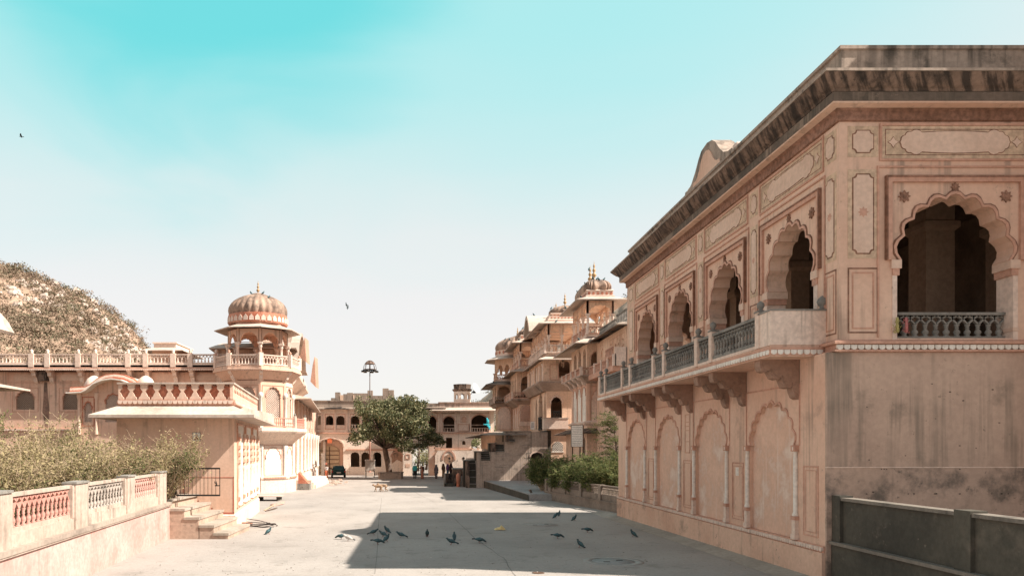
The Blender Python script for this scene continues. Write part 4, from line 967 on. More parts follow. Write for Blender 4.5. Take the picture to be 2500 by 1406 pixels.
# ================================================================ RIGHT PALACE (stepped towers along the court)
def palace():
    root = empty('stepped_palace', (10, 66, .3), 'tall orange palace of stepped towers with domed roof kiosks and hanging balconies', 'building')
    pw = mat('ochre_plaster', (.71, .50, .365), col2=(.62, .41, .285), stain=(.24, .165, .12), amt=.25, streak=.6, spots=.3)
    dk = mat('dark_rail', (.38, .28, .22), col2=(.28, .2, .155), stain=(.06, .05, .04), amt=.4)
    MATS['ochre_plaster'] = pw
    def tower(Yf, px0, X1, depth, name, lv):
        X0 = wx(px0, Yf); z = lambda py: wz(py, Yf)
        t = None; mb = MB()
        return X0, z, mb
    # ---------- tower A (nearest, tallest)
    Y = 56.5; X0 = wx(1433, Y); X1 = X0 + 2.0; z = lambda py: wz(py, Y); YB = 61.8
    mb = MB(); kiosk(mb, X0, X1, Y, YB, z(817), z(734), 1, 3, pw, .11, .3)
    mb.box(X0 - .02, X1 + .02, Y - .02, YB, z(822), z(812), pale)
    t = mb.build('tower_kiosk', root)
    mb = MB(); box_rail(mb, X0, X1, Y - .08, YB, z(815), z(797), rose, sides='fl'); mb.build('railing', t)
    mb = MB(); eave(mb, rect(X0, X1, Y, YB), .95, z(724), z(735), .12, eave_m); eave(mb, rect(X0, X1 + 1.2, Y, YB + 2), 1.1, z(823), z(840), .12, eave_m); mb.build('eave', t)
    mb = MB(); xc = (X0 + X1) / 2; P = rect(X0 + .02, X1 - .02, Y + .1, YB - .1)
    mb.sweep(P, [(0, z(728)), (.1, z(725)), (.1, z(721)), (0, z(720)), (0, z(709)), (.06, z(708)), (0, z(706))], pale)
    mb.M = front(Y + .1)
    for k in range(6): flower(mb, X0 + .18 + k * .33, z(715), .13, 0, redl, .02)
    mb.M = leftf(X0)
    for k in range(14): flower(mb, Y + .4 + k * .36, z(715), .13, -.02, redl, .02)
    mb.M = None; dome(mb, xc, (Y + YB) / 2, z(707), 1.0, 2.62, (z(674) - z(707)) * 1.18, dome_m, ribs=26, sq=.42, seg=156); mb.build('dome', t)
    for k, yy in enumerate((58.6, 60.0)):
        mb = MB(); finial(mb, xc, yy, z(673), 1.6, MATS['brass']); mb.build('finial', t)
    # storey under the kiosk with three arches on the court side
    zb, zt = z(917), z(838)
    mb = MB(); XR = X0 + 4.6
    room(mb, X0, XR, Y, YB + .6, zb, zt, [(wx(1459, Y), 1.0, zb, z(876), z(856) - z(876))], [(Y + .9 + 1.75 * i, 1.15, zb + .1, zb + 1.5, .62) for i in range(3)], pw)
    mb.M = front(Y); arch_band(mb, wx(1459, Y), z(876), 1.0, z(856) - z(876), .06, 0, .04, rose, 5, 3); mb.M = None
    s = mb.build('tower_storey', root)
    mb = MB(); XL = wx(1417, Y - .6); P = rect(XL, XR, Y - .7, 63.5)
    mb.sweep(P, [(-.6, z(935)), (-.1, z(921)), (0, z(920)), (0, z(916)), (-.6, z(916))], dk); mb.build('balcony_floor', s)
    mb = MB(); box_rail(mb, XL + .05, XR, Y - .62, 63.3, z(916), z(899), rose, sides='fl'); mb.build('balcony_railing', s)
    mb = MB(); mb.box(X0, XR, Y + .001, YB + .6, z(1032), z(930), peach); mb.M = None
    wallpanels(mb, leftf(X0), [(Y + .95 + 1.72 * i, 1.2, z(1028), z(965), .7) for i in range(3)], rose, white)
    wallpanels(mb, front(Y), [(X0 + 1.0, 1.3, z(1028), z(975), .8)], rose, pale)
    mb.sweep(rect(X0, XR, Y, YB + .6), [(0, z(1040)), (.2, z(1034)), (.25, z(1030)), (0, z(1026))], pale)
    for k in range(4):
        mb.M = frame((X0, Y + .4 + 1.7 * k, 0), (-1, 0, 0), (0, 1, 0)); mb.prism([(0, z(920)), (.75, z(920)), (.6, z(926)), (.35, z(929)), (.25, z(937)), (0, z(941))], -.12, .12, pale)
    mb.M = None; mb.box(X0 + .001, XR, Y + .002, YB + 3, .0, z(1040), pw)
    mb.M = leftf(X0); 
    for yy in (57.4, 59.0): mb.prism([(yy - .3, .5), (yy + .3, .5), (yy + .3, z(1075)), (yy, z(1066)), (yy - .3, z(1075))], 0, .004, MATS['interior_plaster'])
    mb.M = None; mb.build('shaft', s)
    mb = MB(); eave(mb, rect(X0, XR, Y, YB + 3), .9, z(1044), z(1056), .12, blackst); mb.build('lower_eave', s)
    # ---------- block Z, between tower A and the near pavilion
    XZ = 12.85; mb = MB(); zz0, zz1 = .0, 10.95
    mb.M = leftf(XZ); arch_row(mb, 48.2, Y - .02, 8.4, zz1, -.3, 0, [(53.2, 1.6, 8.45, 9.4, .75)], pw); mb.M = None
    mb.box(XZ + .3, XZ + 6, 48.2, Y - .02, 8.4, zz1, pw); mb.box(XZ, XZ + 6, 48.2, Y - .02, zz0, 8.4, peach)
    fp = mat('faded_mural', (.34, .20, .14), col2=(.42, .27, .17), fine=.3)
    for k in range(7):
        u = 49.0 + 1.0 * k
        if abs(u - 53.2) < 1.1: continue
        mb.M = leftf(XZ); mb.tube([(u, .01, 9.15), (u + .05, .01, 9.7), (u - .05, .01, 10.1)], .012, fp, 4)
        for j in range(9): flower(mb, u + random.gauss(0, .18), 9.75 + random.random() * .55, .07, 0, random.choice([fp, redl]), .01, 5)
        rframe(mb, u - .45, u + .45, 9.0, 10.6, .03, 0, .01, rose)
    mb.M = None; b = mb.build('wing_wall', root)
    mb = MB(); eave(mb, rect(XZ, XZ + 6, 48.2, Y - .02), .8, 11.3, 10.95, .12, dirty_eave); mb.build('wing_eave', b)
    mb = MB(); mb.M = leftf(XZ + .1)
    rail(mb, 48.3, 51.0, 11.3, 12.1, 0, greyst, .35, .07, .12, lattice=False, seg=5); rail(mb, 51.2, Y - .5, 11.3, 11.9, 0, greyst, .35, .07, .12, lattice=False, seg=5)
    mb.M = leftf(XZ - .75); mb.box(48.3, 55.5, -.85, .08, 8.1, 8.4, rose)
    for a, c in ((48.4, 49.7), (49.9, 51.5), (51.7, 53.6), (53.8, 55.5)): rail(mb, a, c, 8.4, 9.05, 0, rose, .22, .05, .1, seg=5); mb.box(a - .2, a, -.1, .1, 8.4, 9.15, pale)
    mb.M = None; mb.box(XZ - .72, XZ + 1, 48.2, 48.35, 8.4, 9.6, pale); mb.M = leftf(XZ - .78); rail(mb, 48.4, 50.3, 9.05, 9.65, .03, rose, .22, .05, .1, seg=5); mb.M = None
    mb.build('wing_railing', b)
    # ---------- tower B
    Y = 66.5; z = lambda py: wz(py, Y); X0 = wx(1338, Y); X1 = X0 + 3.6; YB = 77.0
    mb = MB(); kiosk(mb, X0, X1, Y, YB, z(863), z(790), 3, 6, pw, .11, .3); mb.box(X0, X1, Y, YB, z(868), z(861), pale); t = mb.build('tower_kiosk', root)
    mb = MB(); box_rail(mb, X0 - .3, X1, Y - .3, YB, z(862), z(842), pale, sides='fl'); mb.build('railing', t)
    mb = MB(); eave(mb, rect(X0, X1, Y, YB), .95, z(783), z(792), .12, eave_m); eave(mb, rect(X0, X1 + 2, Y, YB + 2), 1.0, z(868), z(879), .12, eave_m)
    # curved vault cornice over the court side
    mb.M = leftf(X0); a = [(70.2 + 4.2 * i / 12, z(792) + 1.75 * math.sin(PI * i / 12) ** .85) for i in range(13)]; c = [(70.55 + 3.5 * i / 12, z(792) - .1 + 1.45 * math.sin(PI * i / 12) ** .85) for i in range(13)]
    mb.prism(a + c[::-1], -2.5, 1.15, eave_m); mb.prism([(x, q + .02) for x, q in c], -.3, .0, pw); mb.M = None
    mb.build('eave', t)
    mb = MB(); P = rect(X0 + .1, X1 - .1, Y + .1, Y + 3.3)
    mb.sweep(P, [(0, z(785)), (.15, z(783)), (.15, z(780)), (0, z(778)), (0, z(771)), (-.3, z(771)), (-.3, z(766)), (-.2, z(765)), (-.2, z(762)), (-.35, z(762))], pale)
    mb.M = front(Y + .1)
    for k in range(11): flower(mb, X0 + .35 + k * .3, z(775), .09, 0, redl, .02)
    for k in range(9): flower(mb, X0 + .65 + k * .3, z(768.5), .09, -.3, redl, .02)
    mb.M = None; dome(mb, (X0 + X1) / 2, Y + 1.7, z(763), 1.42, 1.42, (z(742) - z(763)) * 1.2, dome_m, ribs=20, seg=100)
    dome(mb, (X0 + X1) / 2, Y + 8.2, z(770), 1.5, 2.0, z(745) - z(770), dome_m, ribs=20, seg=100)
    mb.lathe([(1.0, 0), (1, .3), (.8, .8), (.4, 1.15), (.05, 1.3)], X0 + 1.5, Y + 5.2, z(783), eave_m, 20, 1.0, 1.9); mb.build('dome', t)
    for (xx, yy, zz_, h) in (((X0 + X1) / 2, Y + 1.7, z(741), 1.05), (X0 + 1.5, Y + 4.6, z(748), 1.0), (X0 + 1.5, Y + 5.6, z(748), .95), (X0 + 1.7, Y + 6.6, z(750), 1.0), (X0 + 1.9, Y + 8.2, z(750), .9)):
        mb = MB(); finial(mb, xx, yy, zz_, h * 1.25, MATS['brass']); mb.build('finial', t)
    mb = MB(); zb, zt = z(935), z(877); XR = X0 + 4.4
    Xp = wx(1327, Y)
    room(mb, Xp, XR, Y, YB, zb, zt, [(wx(1382, Y), .75, zb + .5, zb + 1.5, .5), (wx(1370, Y), .5, zb + .5, zb + 1.4, .5)], [(Y + 1.1, 1.3, zb + .2, zb + 1.5, .7), (Y + 4.6, 1.3, zb + .2, zb + 1.4, .7), (Y + 8.2, 1.2, zb + .2, zb + 1.4, .7)], pw)
    for yy in (Y + .25, Y + 2.1, Y + 3.6, Y + 5.7, Y + 7.2, Y + 9.4): mb.lathe([(.16, 0), (.1, .2), (.1, 1.5), (.16, 1.7)], Xp - .02, yy, zb, pale, 6)
    rframe(mb, 0, .01, 0, .01, .002, 0, .001, rose) if 0 else None
    mb.M = front(Y); rframe(mb, wx(1342, Y), wx(1364, Y), z(927), z(889), .05, 0, .04, rose); mb.M = None
    mb.sweep(rect(Xp, XR, Y, YB), [(0, zb - .7), (.45, zb - .1), (.5, zb), (.5, zb + .12), (0, zb + .14)], dk)
    s = mb.build('tower_storey', root)
    mb = MB(); Xl = wx(1335, Y); zb, zt = z(1050), z(936)
    room(mb, Xl, XR + .3, Y + .05, YB, zb, zt, [(wx(1359, Y), 1.0, z(1020), z(985), z(968) - z(985))], [(Y + 1.0, .9, zb + .2, z(985), .8), (Y + 3.6, 2.2, zb + .1, z(985), 1.2), (Y + 6.2, .9, zb + .2, z(985), .8)], pw)
    mb.M = front(Y + .05); arch_band(mb, wx(1359, Y), z(985), 1.0, z(968) - z(985), .12, 0, .06, pale, 5, 3); mb.M = None
    mb.build('porch_storey', s)
    mb = MB(); mb.box(wx(1324, Y), wx(1383, Y), Y - .9, Y + .04, z(1047), z(1022), pale); mb.box(wx(1323, Y) - .05, wx(1384, Y), Y - .95, Y + .04, z(1022), z(1020), eave_m); mb.build('window_box', s)
    mb = MB(); rail(mb, 0, 0.01, 0, .01, 0, metal) if 0 else None
    mb.M = leftf(Xl - .05); rail(mb, Y + 2.6, Y + 4.6, zb + .1, zb + 1.3, 0, metal, .2, .03, .06, seg=5); mb.M = None; mb.build('iron_railing', s); mb = MB(); mb.M = front(Y + .1); rail(mb, wx(1350, Y), wx(1368, Y), z(1020), z(1003), 0, metal, .2, .03, .05, seg=5); mb.M = None; mb.build('iron_railing', s)
    mb = MB(); mb.box(wx(1345, Y), wx(1420, Y) + 3, Y + .3, YB, .2, z(1050), pw); mb.M = front(Y + .3)
    uc = wx(1363, Y); mb.prism([(uc - .45, z(1101)), (uc + .45, z(1101))] + [(uc + .45 * math.cos(a * PI / 10), z(1090) + .45 * math.sin(a * PI / 10)) for a in range(11)], 0, .01, MATS['interior_plaster'])
    lattice(mb, uc, .92, z(1101), z(1090), .45, .012, white, pitch=.2, t=.04); mb.box(uc - .55, uc + .55, 0, .05, z(1104), z(1101), white); mb.M = None
    mb.box(wx(1335, Y), wx(1346, Y), Y + .2, Y + 4, .2, z(1050), darkst); mb.build('base_wall', s)
    # ---------- tower C
    Y = 77.0; z = lambda py: wz(py, Y); X0 = wx(1269.5, Y); X1 = X0 + 3.0; YB = 82.8
    mb = MB(); kiosk(mb, X0, X1, Y, YB, z(893), z(837), 2, 3, pw, .11, .3); mb.box(X0, X1, Y, YB, z(899), z(892), pale); t = mb.build('tower_kiosk', root)
    mb = MB(); box_rail(mb, X0 - .1, X1, Y - .1, YB, z(893), z(878), rose, sides='fl'); mb.build('railing', t)
    mb = MB(); eave(mb, rect(X0, X1, Y, YB), .95, z(830), z(838), .12, eave_m); eave(mb, rect(X0, X1 + 1, Y, YB), 1.1, z(898), z(908), .12, eave_m); mb.build('eave', t)
    mb = MB(); mb.sweep(rect(X0 + .1, X1 - .1, Y + .1, YB - .2), [(0, z(832)), (.1, z(829)), (0, z(827)), (0, z(819)), (.05, z(818)), (0, z(817))], pale)
    mb.M = front(Y + .1)
    for k in range(7): flower(mb, X0 + .25 + k * .42, z(823), .14, 0, redl, .02)
    mb.M = None; dome(mb, (X0 + X1) / 2 - .05, (Y + YB) / 2, z(817), 1.4, 2.7, (z(796) - z(817)) * 1.25, dome_m, ribs=24, sq=.45, seg=144); mb.build('dome', t)
    for yy in (Y + 2.2, Y + 3.6, Y + 1.2): mb = MB(); finial(mb, X0 + 1.4 - (yy - Y) * .05, yy, z(797), 1.4, MATS['brass']); mb.build('finial', t)
    mb = MB(); Xs = wx(1262, Y); zb, zt = z(965), z(907)
    room(mb, Xs, X1 + 1, Y, YB, zb, zt, [(wx(1283, Y), .9, zb, z(935), .7)], [(Y + 1.1 + 1.5 * i, 1.0, zb + .1, z(935), .7) for i in range(3)], pw); s = mb.build('tower_storey', root)
    mb = MB(); P = rect(wx(1257, Y) - .4, X1 + 1, Y - .6, YB + .5); mb.sweep(P, [(-.9, z(992)), (-.1, z(979)), (0, z(977)), (0, z(973)), (-.5, z(973))], dk); mb.M = None
    box_rail(mb, P[0][0] + .05, X1 + 1, Y - .55, YB, z(973), z(958), rose, sides='fl'); mb.build('balcony', s)
    mb = MB(); Xl = wx(1268, Y); mb.box(Xl, X1 + 2, Y, YB, .5, z(975), pw); wallpanels(mb, front(Y), [(wx(1284, Y), 1.3, z(1040), z(1010), .9)], rose, pale)
    wallpanels(mb, leftf(Xl), [(Y + 1.1 + 1.8 * i, 1.0, z(1045), z(1008), .8) for i in range(3)], rose, pale); mb.M = front(Y); lattice(mb, wx(1284, Y), 1.2, z(1028), z(1010), .85, .03, rose, pitch=.2, t=.03); mb.M = None
    mb.build('shaft', s)
    # ---------- tower D (farthest, round dome)
    Y = 83.5; z = lambda py: wz(py, Y); X0 = wx(1213, Y); cx = X0 + 2.6; YB = Y + 5.2
    OC = octagon(cx, Y + 2.5, 2.72, 0); mb = MB(); zs = z(905)
    for k in range(8):
        f, ln = edge_frame(OC[k], OC[(k + 1) % 8]); mb.M = f; arch_row(mb, 0, ln, zs, z(874), -.18, 0, [(ln * (.27 + .46 * i), ln * .36, zs, zs, .75) for i in range(2)], pw, 5, 3)
        mb.M = None; column(mb, OC[k][0], OC[k][1], z(925), zs + .02, .12, pw)
    mb.hprism(off_poly(OC, -.1), z(877), z(873), pw); mb.hprism(OC, z(931), z(924), pale); t = mb.build('tower_kiosk', root)
    mb = MB()
    for k in range(8):
        f, ln = edge_frame(OC[k], OC[(k + 1) % 8]); mb.M = f; rail(mb, 0, ln, z(924), z(912), 0, rose, .3, .05, .1, seg=5)
    mb.M = None; mb.build('railing', t)
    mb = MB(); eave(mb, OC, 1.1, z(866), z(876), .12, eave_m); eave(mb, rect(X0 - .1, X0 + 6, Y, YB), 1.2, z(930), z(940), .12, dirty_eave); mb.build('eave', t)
    mb = MB(); mb.lathe([(2.5, 0), (2.6, .1), (2.5, .3), (2.5, .9), (2.55, 1.0)], cx, Y + 2.5, z(868) - .25, MATS['pale_limewash'], 40); dome(mb, cx, Y + 2.5, z(852), 2.45, 2.45, (z(822) - z(852)) * 1.28, dome_m, ribs=26, seg=130)
    for k in range(24):
        a = 2 * PI * k / 24; mb.M = frame((cx + 2.5 * math.cos(a), Y + 2.5 + 2.5 * math.sin(a), 0), (-math.sin(a), math.cos(a), 0), (math.cos(a), math.sin(a), 0)); flower(mb, 0, z(857), .2, 0, redl, .04)
    mb.M = None; mb.build('dome', t)
    mb = MB(); finial(mb, cx, Y + 2.5, z(815), 1.2, MATS['brass']); mb.build('finial', t)
    mb = MB(); room(mb, X0, X0 + 6, Y, YB, z(975), z(938), [(wx(1231, Y), 1.5, z(972), z(957), .7)], [(Y + 1.5, 1.3, z(972), z(957), .7), (Y + 3.7, 1.3, z(972), z(957), .7)], pw); s = mb.build('tower_storey', root)
    mb = MB(); P = rect(X0 - .2, X0 + 6, Y - .3, YB); mb.sweep(P, [(-.2, z(992)), (0, z(986)), (.2, z(984)), (.2, z(981)), (0, z(981))], dk); box_rail(mb, X0 - .35, X0 + 6, Y - .45, YB, z(984), z(970), dk, sides='fl'); mb.build('balcony', s)
    mb = MB(); mb.box(X0 + .35, X0 + 6, Y + .01, YB, .5, z(980), pw); wallpanels(mb, front(Y + .01), [(wx(1231, Y), 1.4, z(1048), z(1010), .8)], rose, pale); mb.build('shaft', s)
    # podium of pale stone under the towers
    Yp = 66.0; z = lambda py: wz(py, Yp); q = lambda px: wx(px, Yp)
    mb = MB(); dz = .3
    mb.box(q(1163), q(1296), Yp, 82, -.4, z(1124), stonew); mb.box(q(1197), q(1296), Yp + .003, 88, z(1124), z(1103), stonew)
    mb.box(q(1232), q(1296), Yp + .006, 92, z(1103), z(1054), stonew); mb.box(q(1231), q(1297), Yp - .08, Yp + 2, z(1054), z(1052), greyst)
    mb.M = front(Yp + .001); uc = (q(1296) + q(1326)) / 2; w = q(1326) - q(1296)
    arch_row(mb, q(1296), q(1337), -.4, z(1054), -.6, 0, [(uc, w * .96, -.3, z(1115), z(1104) - z(1115))], stonew, 1); arch_band(mb, uc, z(1115), w, z(1104) - z(1115), .12, 0, .05, pale, 1, 3, 0)
    mb.M = None; mb.box(q(1296), q(1337), Yp + 3, 92, -.4, z(1054) - .2, MATS['interior_plaster']); mb.box(q(1300), q(1320), Yp + 1.2, Yp + 3, -.4, z(1108), MATS['interior_plaster'])
    mb.M = front(Yp)
    for k in range(46):                                 # large slabs: fine incised joints
        a = random.uniform(q(1168), q(1290)); b = random.uniform(z(1160), z(1064)); 
        if b > z(1106) and a < q(1236) or b > z(1127) and a < q(1200): continue
        if random.random() < .5: mb.box(a, min(a + random.uniform(.4, 1.4), q(1295)), 0, .004, b, b + .03, greyst)
        else: mb.box(a, a + .03, 0, .004, b, min(b + random.uniform(.4, 1.0), z(1104 if a < q(1236) else 1056)), greyst)
    mb.M = None
    pod = mb.build('stone_podium', root)
    mb = MB(); eave(mb, rect(q(1210), q(1240), Yp + 1, 84), 1.6, z(1052), z(1061), .1, dirty_eave); mb.box(q(1212), q(1240), Yp + 1, 84, z(1096), z(1056), pw); mb.build('podium_shed', pod)
    # dark stair flights climbing left to right against the podium
    for k, (a, b, yb, yt) in enumerate(((1138, 1163, 1150, 1124), (1166, 1197, 1124, 1103), (1201, 1232, 1103, 1082), (1233, 1256, 1078, 1062))):
        mb = MB(); n = 4; y0 = Yp - (.0 if k != 3 else .5); zb_ = z(yb) if k else -.3
        for i in range(n):
            zt_ = zb_ + (z(yt) - zb_) * (i + .6) / n
            mb.box(q(a) + .3, q(b), y0 + .32 * i + .02, y0 + .32 * (i + 1) + .02, zb_ - (.3 if k == 0 else 0), zt_ - .05, darkst); mb.box(q(a) + .3, q(b), y0 + .32 * i - .02, y0 + .32 * (i + 1) + .02, zt_ - .05, zt_, greyst)
        mb.box(q(a), q(a) + .3, y0, y0 + 2.5, zb_ - (.3 if k == 0 else 0), z(yt), blackst if k != 1 else stonew); mb.box(q(a) - .15, q(b) + (0 if k == 3 else .1), y0 + 1.3, y0 + 2.6, zb_, z(yt), darkst)
        mb.box(q(a) - .2, q(a) + .36, y0 - .06, y0 + 1.29, z(yt), z(yt - 1.5), greyst); mb.box(q(a) - .2, q(b), y0 + 1.3, y0 + 2.7, z(yt), z(yt - 1.5), greyst)
        mb.build('stair_flight', pod)
palace()
def platform():
    mb = MB(); top = mat('platform_slabs', (.36, .35, .335), col2=(.28, .27, .26), s1=.6, stain=(.2, .17, .14), amt=.3, spots=.4, bump=.3)
    a, b = (4.85, 69.6), (6.9, 50.0); vs = []
    for (x, y, zt) in ((a[0], a[1], .38), (b[0], b[1], .13), (b[0] + 10, b[1], .13), (a[0] + 14, a[1], .38)): vs += [(x, y, -.5), (x, y, zt)]
    mb.add(vs, [(1, 3, 5, 7), (0, 2, 3, 1), (2, 4, 5, 3), (4, 6, 7, 5), (6, 0, 1, 7)], top)
    d = (Vector(b) - Vector(a)).normalized(); n = Vector((d.y, -d.x)); 
    mb.add([(a[0] - .05, a[1], -.5), (b[0] - .05, b[1] - .05, -.5), (b[0] - .05, b[1] - .05, .09), (a[0] - .05, a[1], .34)], [(0, 1, 2, 3)], darkst)
    tag(mb.build('raised_platform'), kind='structure')
platform()
# ================================================================ BACK RANGE
def back_range():
    Y = 96.0; q = lambda px: wx(px, Y); z = lambda py: wz(py, Y); ZG = -.5
    cream_w = mat('sunlit_cream_wall', (.78, .65, .545), col2=(.70, .56, .46), stain=(.26, .19, .14), amt=.2, spots=.4, streak=.3)
    root = empty('gatehouse_range', (q(900), Y, -.3), 'cream two storey range with arched gallery and big wooden gate at the far left', 'building')
    mb = MB(); mb.M = front(Y)
    up = [(781, 12), (804.5, 18), (831, 20), (867, 21), (893, 20), (922, 20), (948, 20), (975, 20)]
    arch_row(mb, q(762), q(1005), z(1057), z(996), -.4, 0, [(q(c), (w / F) * Y, z(1046), z(1022), z(1014) - z(1022)) for c, w in up], cream_w, 5, 3)
    lo = [(807, 62, 1131, 1090, 1069), (866.5, 22, 1139, 1112, 1103), (892, 20, 1139, 1112, 1103), (920.5, 21, 1139, 1112, 1103)]
    arch_row(mb, q(762), q(1046 - 40), ZG, z(1057), -.5, 0, [(q(c), (w / F) * Y, ZG if w > 40 else z(b), z(s), z(t) - z(s)) for c, w, b, s, t in lo], cream_w, 5, 3)
    arch_band(mb, q(807), z(1090), 62 / F * Y, z(1069) - z(1090), .15, 0, .08, pale, 1, 3, 0)
    for c, w in up: rframe(mb, q(c - w / 2 - 2), q(c + w / 2 + 2), z(1048), z(1010), .07, 0, .05, rose)
    mb.box(q(762), q(1005), 0, .2, z(1058), z(1055), rose); mb.box(q(845), q(1005), 0, .12, z(1099), z(1096), rose)
    for px in (786, 818, 848, 882, 908): mb.box(q(px) - .12, q(px) + .12, 0, .1, z(1055), z(1000), pale)
    mb.M = None
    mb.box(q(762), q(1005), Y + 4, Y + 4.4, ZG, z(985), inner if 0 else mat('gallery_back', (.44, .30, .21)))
    mb.box(q(762), q(1005), Y + .4, Y + 4, z(1057), z(1054), cream_w); mb.box(q(762), q(1005), Y + .4, Y + 4.2, z(999), z(996), cream_w)
    for px in (790, 851, 910, 1003): mb.box(q(px) - .15, q(px) + .15, Y + .5, Y + 4, ZG, z(997), cream_w)
    mb.M = front(Y + 3.9); mb.box(q(797), q(813), 0, .05, z(1046), z(1018), MATS['interior_plaster']); mb.M = None
    mb.build('wall', root)
    for c, w in up: mb = MB(); mb.M = front(Y - .05); rail(mb, q(c - w / 2), q(c + w / 2), z(1046), z(1036), -.1, cream_w if c > 850 else pale, .35, .08, .12, lattice=False, seg=5) if c > 850 else mb.box(q(c - w / 2), q(c + w / 2), -.2, -.08, z(1046), z(1037), pale); mb.M = None; mb.build('gallery_parapet', root)
    mb = MB(); P = rect(q(762), q(1005), Y, Y + 6); eave(mb, P, .9, z(993), z(998), .14, dirty_eave); mb.sweep(P, [(0, z(996)), (0, z(980)), (.1, z(979)), (.1, z(977)), (-.3, z(977))], parap); mb.build('roof_parapet', root)
    mb = MB(); Yd = Y + .9; mb.M = front(Yd); uc = wx(804.5, Yd); w = 24 / F * Yd
    mb.prism([(uc - w, ZG), (uc + w, ZG)] + [(uc + w * math.cos(a * PI / 12), wz(1102, Yd) + (wz(1087, Yd) - wz(1102, Yd)) * math.sin(a * PI / 12)) for a in range(13)], -.1, 0, woodm)
    for k in range(6): zz = ZG + .5 + k * .55; mb.box(uc - w * .97, uc + w * .97, 0, .05, zz, zz + .07, MATS['rusty_metal'])
    mb.box(uc - .05, uc + .05, 0, .06, ZG, wz(1090, Yd), MATS['rusty_metal']); mb.M = None
    mb.box(q(776), q(838), Yd + .1, Yd + .5, ZG, z(1058), peach); d = mb.build('wooden_gate', root)
    mb = MB(); mb.M = front(Y - .01); x0, x1 = q(799.5), q(810.5); mb.prism([(x0, z(1081)), (x1, z(1081)), (x1, z(1071)), ((x0 + x1) / 2, z(1068)), (x0, z(1071))], .0, .04, mat('orange_cloth', (.62, .16, .07))); mb.M = None; mb.build('orange_cloth', root)
    # ruined wall with merlons high behind the range
    r4 = empty('ruined_wall', (wx(885, 104), 104, 8), 'broken grey battlement wall standing up behind the roof of the far range', 'wall')
    Yr = 104; qq = lambda px: wx(px, Yr); zz = lambda py: wz(py, Yr); mb = MB(); mb.M = front(Yr)
    rs = mat('ruin_stone', (.34, .255, .2), col2=(.25, .19, .15), stain=(.10, .08, .065), amt=.4, spots=.5)
    for a, b, t in ((808, 818, 971), (818, 830, 958), (830, 838, 967), (838, 847, 961), (847, 862, 959), (862, 864, 960), (864, 876, 960), (876, 897, 959), (897, 910, 952), (910, 934, 966), (934, 949, 948), (949, 962, 951)): mb.box(qq(a), qq(b) - .03, -random.uniform(.6, 1.2), -.01 * random.random(), 0, zz(t) + random.uniform(-.05, .05), rs)
    for a, b, t in ((830, 838, 985), (862, 865, 985)): mb.box(qq(a), qq(b), 0, .03, zz(990), zz(964), MATS['ochre_plaster'])
    mb.M = None; mb.build('merlons', r4)
    # right part: gateway and pavilion front
    root = empty('gateway_range', (q(1120), Y - 2, -.3), 'pale ruined two storey front with open gateway and roof turret at the far end', 'building')
    Y -= 1.5
    mb = MB(); mb.M = front(Y)
    mb.box(q(984), q(1006), -3, 0, ZG, z(996), cream_w); rframe(mb, q(990), q(1001), z(1120), z(1108), .06, 0, .05, rose); mb.box(q(990), q(1001), 0, .03, z(1140), z(1132), peachd)
    ops = [(q(1026), 40 / F * Y, ZG, z(1105), 1.0)]
    arch_row(mb, q(1006), q(1050), ZG, z(1057), -2.5, 0, ops, cream_w, 1)
    arch_row(mb, q(1050), q(1206), z(1097), z(1057), -.5, 0, [(q(1096.5), 15 / F * Y, z(1093), z(1068), 0), (q(1132.5), 8 / F * Y, z(1085), z(1080), .25), (q(1171.5), 42 / F * Y, z(1101) + .3, z(1080), z(1066) - z(1080))], cream_w, 1)
    mb.box(q(1050), q(1206), -.5, 0, ZG, z(1097), cream_w)
    ups = [(1018, 16), (1056, 19), (1096, 27), (1171.5, 43)]
    arch_row(mb, q(1006), q(1206), z(1055), z(999), -.4, 0, [(q(c), w / F * Y, z(1054), z(1030 if w < 40 else 1034), (z(1016) - z(1030)) if w < 40 else z(1012) - z(1034)) for c, w in ups], cream_w, 1)
    for c, w in ups: arch_band(mb, q(c), z(1030 if w < 40 else 1034), w / F * Y, (z(1016) - z(1030)) if w < 40 else z(1012) - z(1034), .14, 0, .07, rose, 1, 3, 0); rframe(mb, q(c - w / 2 - 3), q(c + w / 2 + 3), z(1056), z(1008), .08, 0, .05, peachd)
    wallp = [(q(1132.5), .55, z(1031), z(1024), .35)]
    mb.M = None; wallpanels(mb, front(Y), wallp, rose, peachd); mb.M = front(Y)
    mb.box(q(1116), q(1147), 0, .12, z(1053), z(1034), pale); rframe(mb, q(1118), q(1145), z(1052), z(1035), .06, .12, .15, rose)
    for px in (1075, 1113, 1148, 1196): mb.box(q(px) - .13, q(px) + .13, 0, .12, z(1055), z(1000), pale)
    for a, b in ((1062, 1113), (1116, 1146), (1150, 1192)): rframe(mb, q(a), q(b), z(1009), z(1001), .05, 0, .05, olive)
    mb.box(q(1006), q(1206), 0, .25, z(1057), z(1055), rose); mb.box(q(1062), q(1170), 0, .15, z(1096), z(1094), rose)
    mb.box(q(1048), q(1061), 0, .2, ZG, z(1090), peachd)
    for a in (1069, 1075): mb.box(q(a), q(a) + .15, 0, .12, ZG, z(1100), rose)
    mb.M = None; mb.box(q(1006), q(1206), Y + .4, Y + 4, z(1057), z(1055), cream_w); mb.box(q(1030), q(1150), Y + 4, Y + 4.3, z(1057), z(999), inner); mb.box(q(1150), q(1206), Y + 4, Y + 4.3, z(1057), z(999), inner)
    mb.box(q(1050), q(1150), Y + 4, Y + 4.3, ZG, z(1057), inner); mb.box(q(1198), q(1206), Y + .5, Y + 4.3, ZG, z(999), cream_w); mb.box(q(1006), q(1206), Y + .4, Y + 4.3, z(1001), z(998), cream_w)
    mb.build('wall', root)
